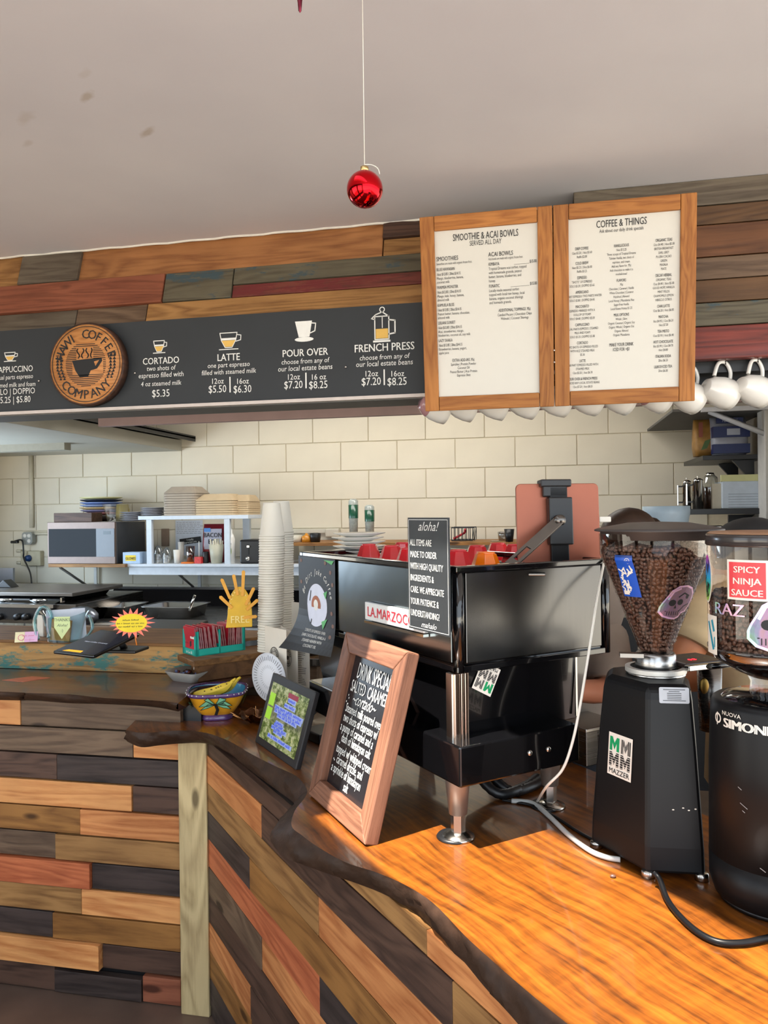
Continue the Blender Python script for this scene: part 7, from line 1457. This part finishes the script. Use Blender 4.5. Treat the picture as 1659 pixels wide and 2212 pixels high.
# bucket
bkx = PY(1439, 1110, 3.7); S('white_bucket', MB().lathe([(0, 0), (.085, 0), (.098, .10), (.102, .115), (.104, .15), (.099, .152), (.097, .12)], 40), flat('bucket_white', (176, 194, 206), .4), 'pale blue white plastic tub behind the cone hopper', 'tub', M=TR(bkx.x, 3.7, PY(1439, 1165, 3.7).z))
bs = T('back_stand', 'dark storage rack behind the cone hopper supporting the white tub', 'rack', (bkx.x, 3.8, 0)); zz = PY(1439, 1165, 3.7).z
P('board', MB().box(bkx.x-.35, 3.55, zz-.02, RXW-.004, 4.0, zz-.001), DST, bs, bevel=.002)
for x in (bkx.x-.33, bkx.x+.30): P('post', MB().box(x, 3.57, 0, x+.02, 3.59, zz-.02), DST, bs); P('post', MB().box(x, 3.95, 0, x+.02, 3.97, zz-.02), DST, bs)
P('panel', MB().box(bkx.x-.30, 3.93, 1.13, bkx.x+.30, 3.94, zz-.12), flat('fridge_cream', (150, 142, 120), .5), bs)
P('panel', MB().box(bkx.x-.30, 3.90, .3, bkx.x+.30, 3.91, 1.12), BLK, bs)
S('bottle_brush', MB().lathe([(.012, 0), (.004, .008), (.012, .016), (.004, .024), (.012, .032), (.004, .04), (.002, .09)], 14), flat('brush_gold', (176, 160, 90), .5), 'small ridged brass fitting beside the white tub', 'fitting', M=TR(PY(1393, 1130, 3.72).x, 3.72, zz))
S('storage_tin', MB().box(0, 0, 0, .12, .08, .06), DST, 'low dark tin right of the white tub', 'tin', M=TR(bkx.x+.13, 3.72, zz), bevel=.004)

# ================================================================== PEOPLE
def figure(nm, lab, J, hair, shirt, skin, face_to, capmat=None, hairmat=None, bun=False):
    root = T(nm, lab, 'person', (J['pelvis'][0], J['pelvis'][1], 0)); names = []; vs = []; es = []; rs = []
    def vtx(p, r): vs.append(V(p)); rs.append(r); return len(vs)-1
    pel = vtx(J['pelvis'], .135); sp = vtx(J['spine'], .125); ch = vtx(J['chest'], .135); nk = vtx(J['neck'], .055); hb = vtx(J['head_base'], .052); es += [(pel, sp), (sp, ch), (ch, nk), (nk, hb)]
    hdv = V(J['head'])
    for s in 'lr':
        hip = vtx(V(J['pelvis'])+V(J['side'])*(.09 if s == 'r' else -.09)+V((0, 0, -.07)), .095); kn = vtx(J['knee_'+s], .062); an = vtx(J['ankle_'+s], .042); to = vtx(J['toe_'+s], .036); es += [(pel, hip), (hip, kn), (kn, an), (an, to)]
        sh = vtx(J['shoulder_'+s], .055); el = vtx(J['elbow_'+s], .042); wr_ = vtx(J['wrist_'+s], .028); es += [(ch, sh), (sh, el), (el, wr_)]
        d = (V(J['wrist_'+s])-V(J['elbow_'+s])).normalized(); sd_ = d.cross(zu).normalized(); palm = vtx(V(J['wrist_'+s])+d*.055, .026); es.append((wr_, palm))
        for i, (o_, L) in enumerate(((-.028, .058), (-.009, .070), (.009, .066), (.026, .052))):
            a = vtx(V(J['wrist_'+s])+d*.085+sd_*o_, .0095); b = vtx(V(J['wrist_'+s])+d*(.085+L*.55)+sd_*o_*1.1+V((0, 0, -.010)), .0085); c = vtx(V(J['wrist_'+s])+d*(.085+L*.9)+sd_*o_*1.05+V((0, 0, -.030)), .0075); es += [(palm, a), (a, b), (b, c)]
        a = vtx(V(J['wrist_'+s])+d*.045+sd_*-.038, .011); b = vtx(V(J['wrist_'+s])+d*.078+sd_*-.055+V((0, 0, -.01)), .0085); es += [(palm, a), (a, b)]
    me = bpy.data.meshes.new('body'); me.from_pydata([tuple(v) for v in vs], es, []); o = bpy.data.objects.new('body', me); COL.objects.link(o)
    m = o.modifiers.new('skin', 'SKIN'); m.use_smooth_shade = True; sv = me.skin_vertices[0].data
    for i, r in enumerate(rs): sv[i].radius = (r, r)
    sv[0].use_root = True; ss = o.modifiers.new('sub', 'SUBSURF'); ss.levels = ss.render_levels = 1; me.materials.append(skin)
    o.parent = root; o.matrix_parent_inverse = WM[root.name].inverted(); WM[o.name] = Matrix()
    f = V(face_to).normalized(); HM = frame(hdv, zu.cross(f)*1, zu)   # local z faces along f ... x right, y up
    HM = frame(hdv, f.cross(zu)*-1, zu); 
    if (HM.to_3x3() @ V((0, 0, 1))).dot(f) < 0: HM = frame(hdv, f.cross(zu), zu)
    hd = MB().sph((0, 0, 0), (.075, .105, .092), 24, 16, HM).sph((0, -.055, .028), (.055, .055, .062), 18, 12, HM).sph((0, -.012, .095), (.013, .022, .018), 12, 8, HM).sph((-.076, -.01, 0), (.010, .028, .018), 10, 8, HM).sph((.076, -.01, 0), (.010, .028, .018), 10, 8, HM)
    h_ = P('head', hd, skin, root)
    ey = MB().sph((-.030, .012, .082), (.013, .008, .010), 12, 8, HM).sph((.030, .012, .082), (.013, .008, .010), 12, 8, HM); P('eyes', ey, PAP, h_, kind='stuff'); P('pupils', MB().sph((-.030, .012, .090), .005, 8, 6, HM).sph((.030, .012, .090), .005, 8, 6, HM), INK, h_, kind='stuff'); P('mouth', MB().sph((0, -.058, .083), (.024, .006, .010), 12, 6, HM), flat('lips', (150, 80, 70), .5), h_)
    hm = hairmat or flat('hair_brown', (52, 32, 20), .45, var=.35, scale=50)
    P('hair', MB().sph((0, .034, -.004), (.086, .092, .108), 24, 16, HM), hm, root)
    if bun: P('hair_bun', MB().sph((0, .05, -.11), (.042, .042, .04), 16, 10, HM), hm, root)
    if capmat:
        P('cap', MB().sph((0, .045, -.005), (.094, .085, .108), 24, 14, HM), capmat, root); P('cap_brim', MB().sph((0, .035, .12), (.07, .008, .075), 20, 8, HM), capmat, root)
    # clothing
    C_ = MB()
    C = lambda a, b, t_: V(J[a]).lerp(V(J[b]), t_)
    def ov(c, rx, ry):
        s = V(J['side']).normalized(); g = zu.cross(s); return [V(c)+s*rx*cos(2*pi*j/20)+g*ry*sin(2*pi*j/20) for j in range(20)]
    C_.loft([ov(J['pelvis'], .165, .135), ov(J['spine'], .160, .128), ov(J['chest'], .185, .135), ov(C('chest', 'neck', .55), .175, .11), ov(C('chest', 'neck', .85), .11, .08), ov(V(J['neck'])+V((0, 0, .01)), .072, .066)], None, True, False)
    P('shirt', C_, shirt, root)
    for s in 'lr':
        a, b = V(J['shoulder_'+s]), V(J['elbow_'+s]); c = V(J['chest']).lerp(a, .6); n_ = [c, a, a.lerp(b, .3), a.lerp(b, .62), a.lerp(b, .78)]
        P('sleeve', MB().tube(n_, [.060, .062, .060, .058, .057], 18), shirt, root)
    TR_ = flat('trousers_dark', (34, 36, 44), .8)
    for s in 'lr': hip = V(J['pelvis'])+V(J['side'])*(.09 if s == 'r' else -.09); P('trouser_leg', MB().tube([hip+V((0, 0, .02)), hip+V((0, 0, -.15)), V(J['knee_'+s]), V(J['ankle_'+s])+V((0, 0, .03))], [.10, .115, .085, .075], 16), TR_, root); P('shoe', MB().sph(tuple(V(J['toe_'+s]).lerp(V(J['ankle_'+s]), .4)+V((0, 0, -.03))), (.06, .10, .045), 16, 8), BLK, root)
    return root
def stance(base, side, f, top):
    b = V((base[0], base[1], 0)); s = V(side).normalized(); f = V(f).normalized(); k = top/1.70
    J = dict(side=s, pelvis=b+zu*.95*k, spine=b+zu*1.12*k, chest=b+zu*1.30*k, neck=b+zu*1.45*k+f*.01, head_base=b+zu*1.51*k+f*.015, head=b+zu*1.60*k+f*.03)
    for n_, q in (('l', -1), ('r', 1)):
        J['knee_'+n_] = b+s*q*.11+zu*.50*k+f*.03; J['ankle_'+n_] = b+s*q*.12+zu*.09; J['toe_'+n_] = b+s*q*.13+zu*.05+f*.13; J['shoulder_'+n_] = b+s*q*.18+zu*1.40*k; J['elbow_'+n_] = b+s*q*.24+zu*1.12*k+f*.05; J['wrist_'+n_] = b+s*q*.18+zu*1.10*k+f*.28
    return J
# barista behind the machine, facing it (towards the customer side), head bowed
hA = PD(1358, 1176, 2.62); fA = V((-.75, -.66, 0)).normalized(); sA_ = fA.cross(zu).normalized()
J = stance((PD(1200, 1360, 2.40).x, PD(1200, 1360, 2.40).y), sA_, fA, 1.63)
el = PD(1312, 1495, 2.16); sh = PD(1322, 1392, 2.22); wrt = PD(1235, 1492, 2.05)
left_is = 'l' if (V(J['shoulder_l'])-EYE).dot(rt) > (V(J['shoulder_r'])-EYE).dot(rt) else 'r'
near = min('lr', key=lambda s: (V(J['shoulder_'+s])-EYE).dot(fw))
J['head'] = hA; J['head_base'] = hA+V((0, 0, -.10)); J['chest'] = PD(1200, 1360, 2.40); J['chest'].z = 1.20; J['neck'] = (J['chest']+V((0, 0, .20))).lerp(hA, .55)
J['shoulder_'+near] = sh; J['elbow_'+near] = el; J['wrist_'+near] = wrt
far = 'l' if near == 'r' else 'r'; J['shoulder_'+far] = J['chest']*2 - sh; J['shoulder_'+far].z = sh.z
J['elbow_'+far] = J['shoulder_'+far]+V((-.05, -.05, -.26)); J['wrist_'+far] = J['elbow_'+far]+V((-.12, -.16, .02))
figure('person', 'person in a grey-beige T-shirt with brown tied hair working behind the espresso machine', J, None, flat('shirt_beige', (150, 136, 124), .9, var=.1, scale=12, bump=.6), SKIN, fA, bun=True)
# second barista at the right, black cap, cream shirt
hB = PD(1622, 1222, 2.05); fB = V((-.95, .1, 0)).normalized(); sB_ = fB.cross(zu).normalized()
J = stance((hB.x+.02, hB.y+.04), sB_, fB, 1.62); near = min('lr', key=lambda s: (V(J['shoulder_'+s])-EYE).dot(fw)); far = 'l' if near == 'r' else 'r'
J['head'] = hB; J['head_base'] = hB+V((.005, 0, -.09)); J['neck'] = hB+V((.01, 0, -.14)); J['chest'] = V((hB.x+.02, hB.y+.03, 1.22))
J['shoulder_'+near] = PD(1545, 1290, 1.98); J['elbow_'+near] = PD(1478, 1420, 1.95); J['wrist_'+near] = PD(1425, 1440, 2.10)
J['shoulder_'+far] = V((hB.x+.05, hB.y+.2, 1.34)); J['elbow_'+far] = V((hB.x-.05, hB.y+.22, 1.14)); J['wrist_'+far] = V((hB.x-.25, hB.y+.18, 1.14))
figure('person', 'person in a black cap and cream patterned shirt reaching across behind the grinders', J, None, flat('shirt_cream', (190, 166, 128), .9, var=.18, scale=14), SKIN2, fB, capmat=flat('cap_black', (18, 18, 20), .8), hairmat=flat('hair_black', (20, 16, 16), .5))
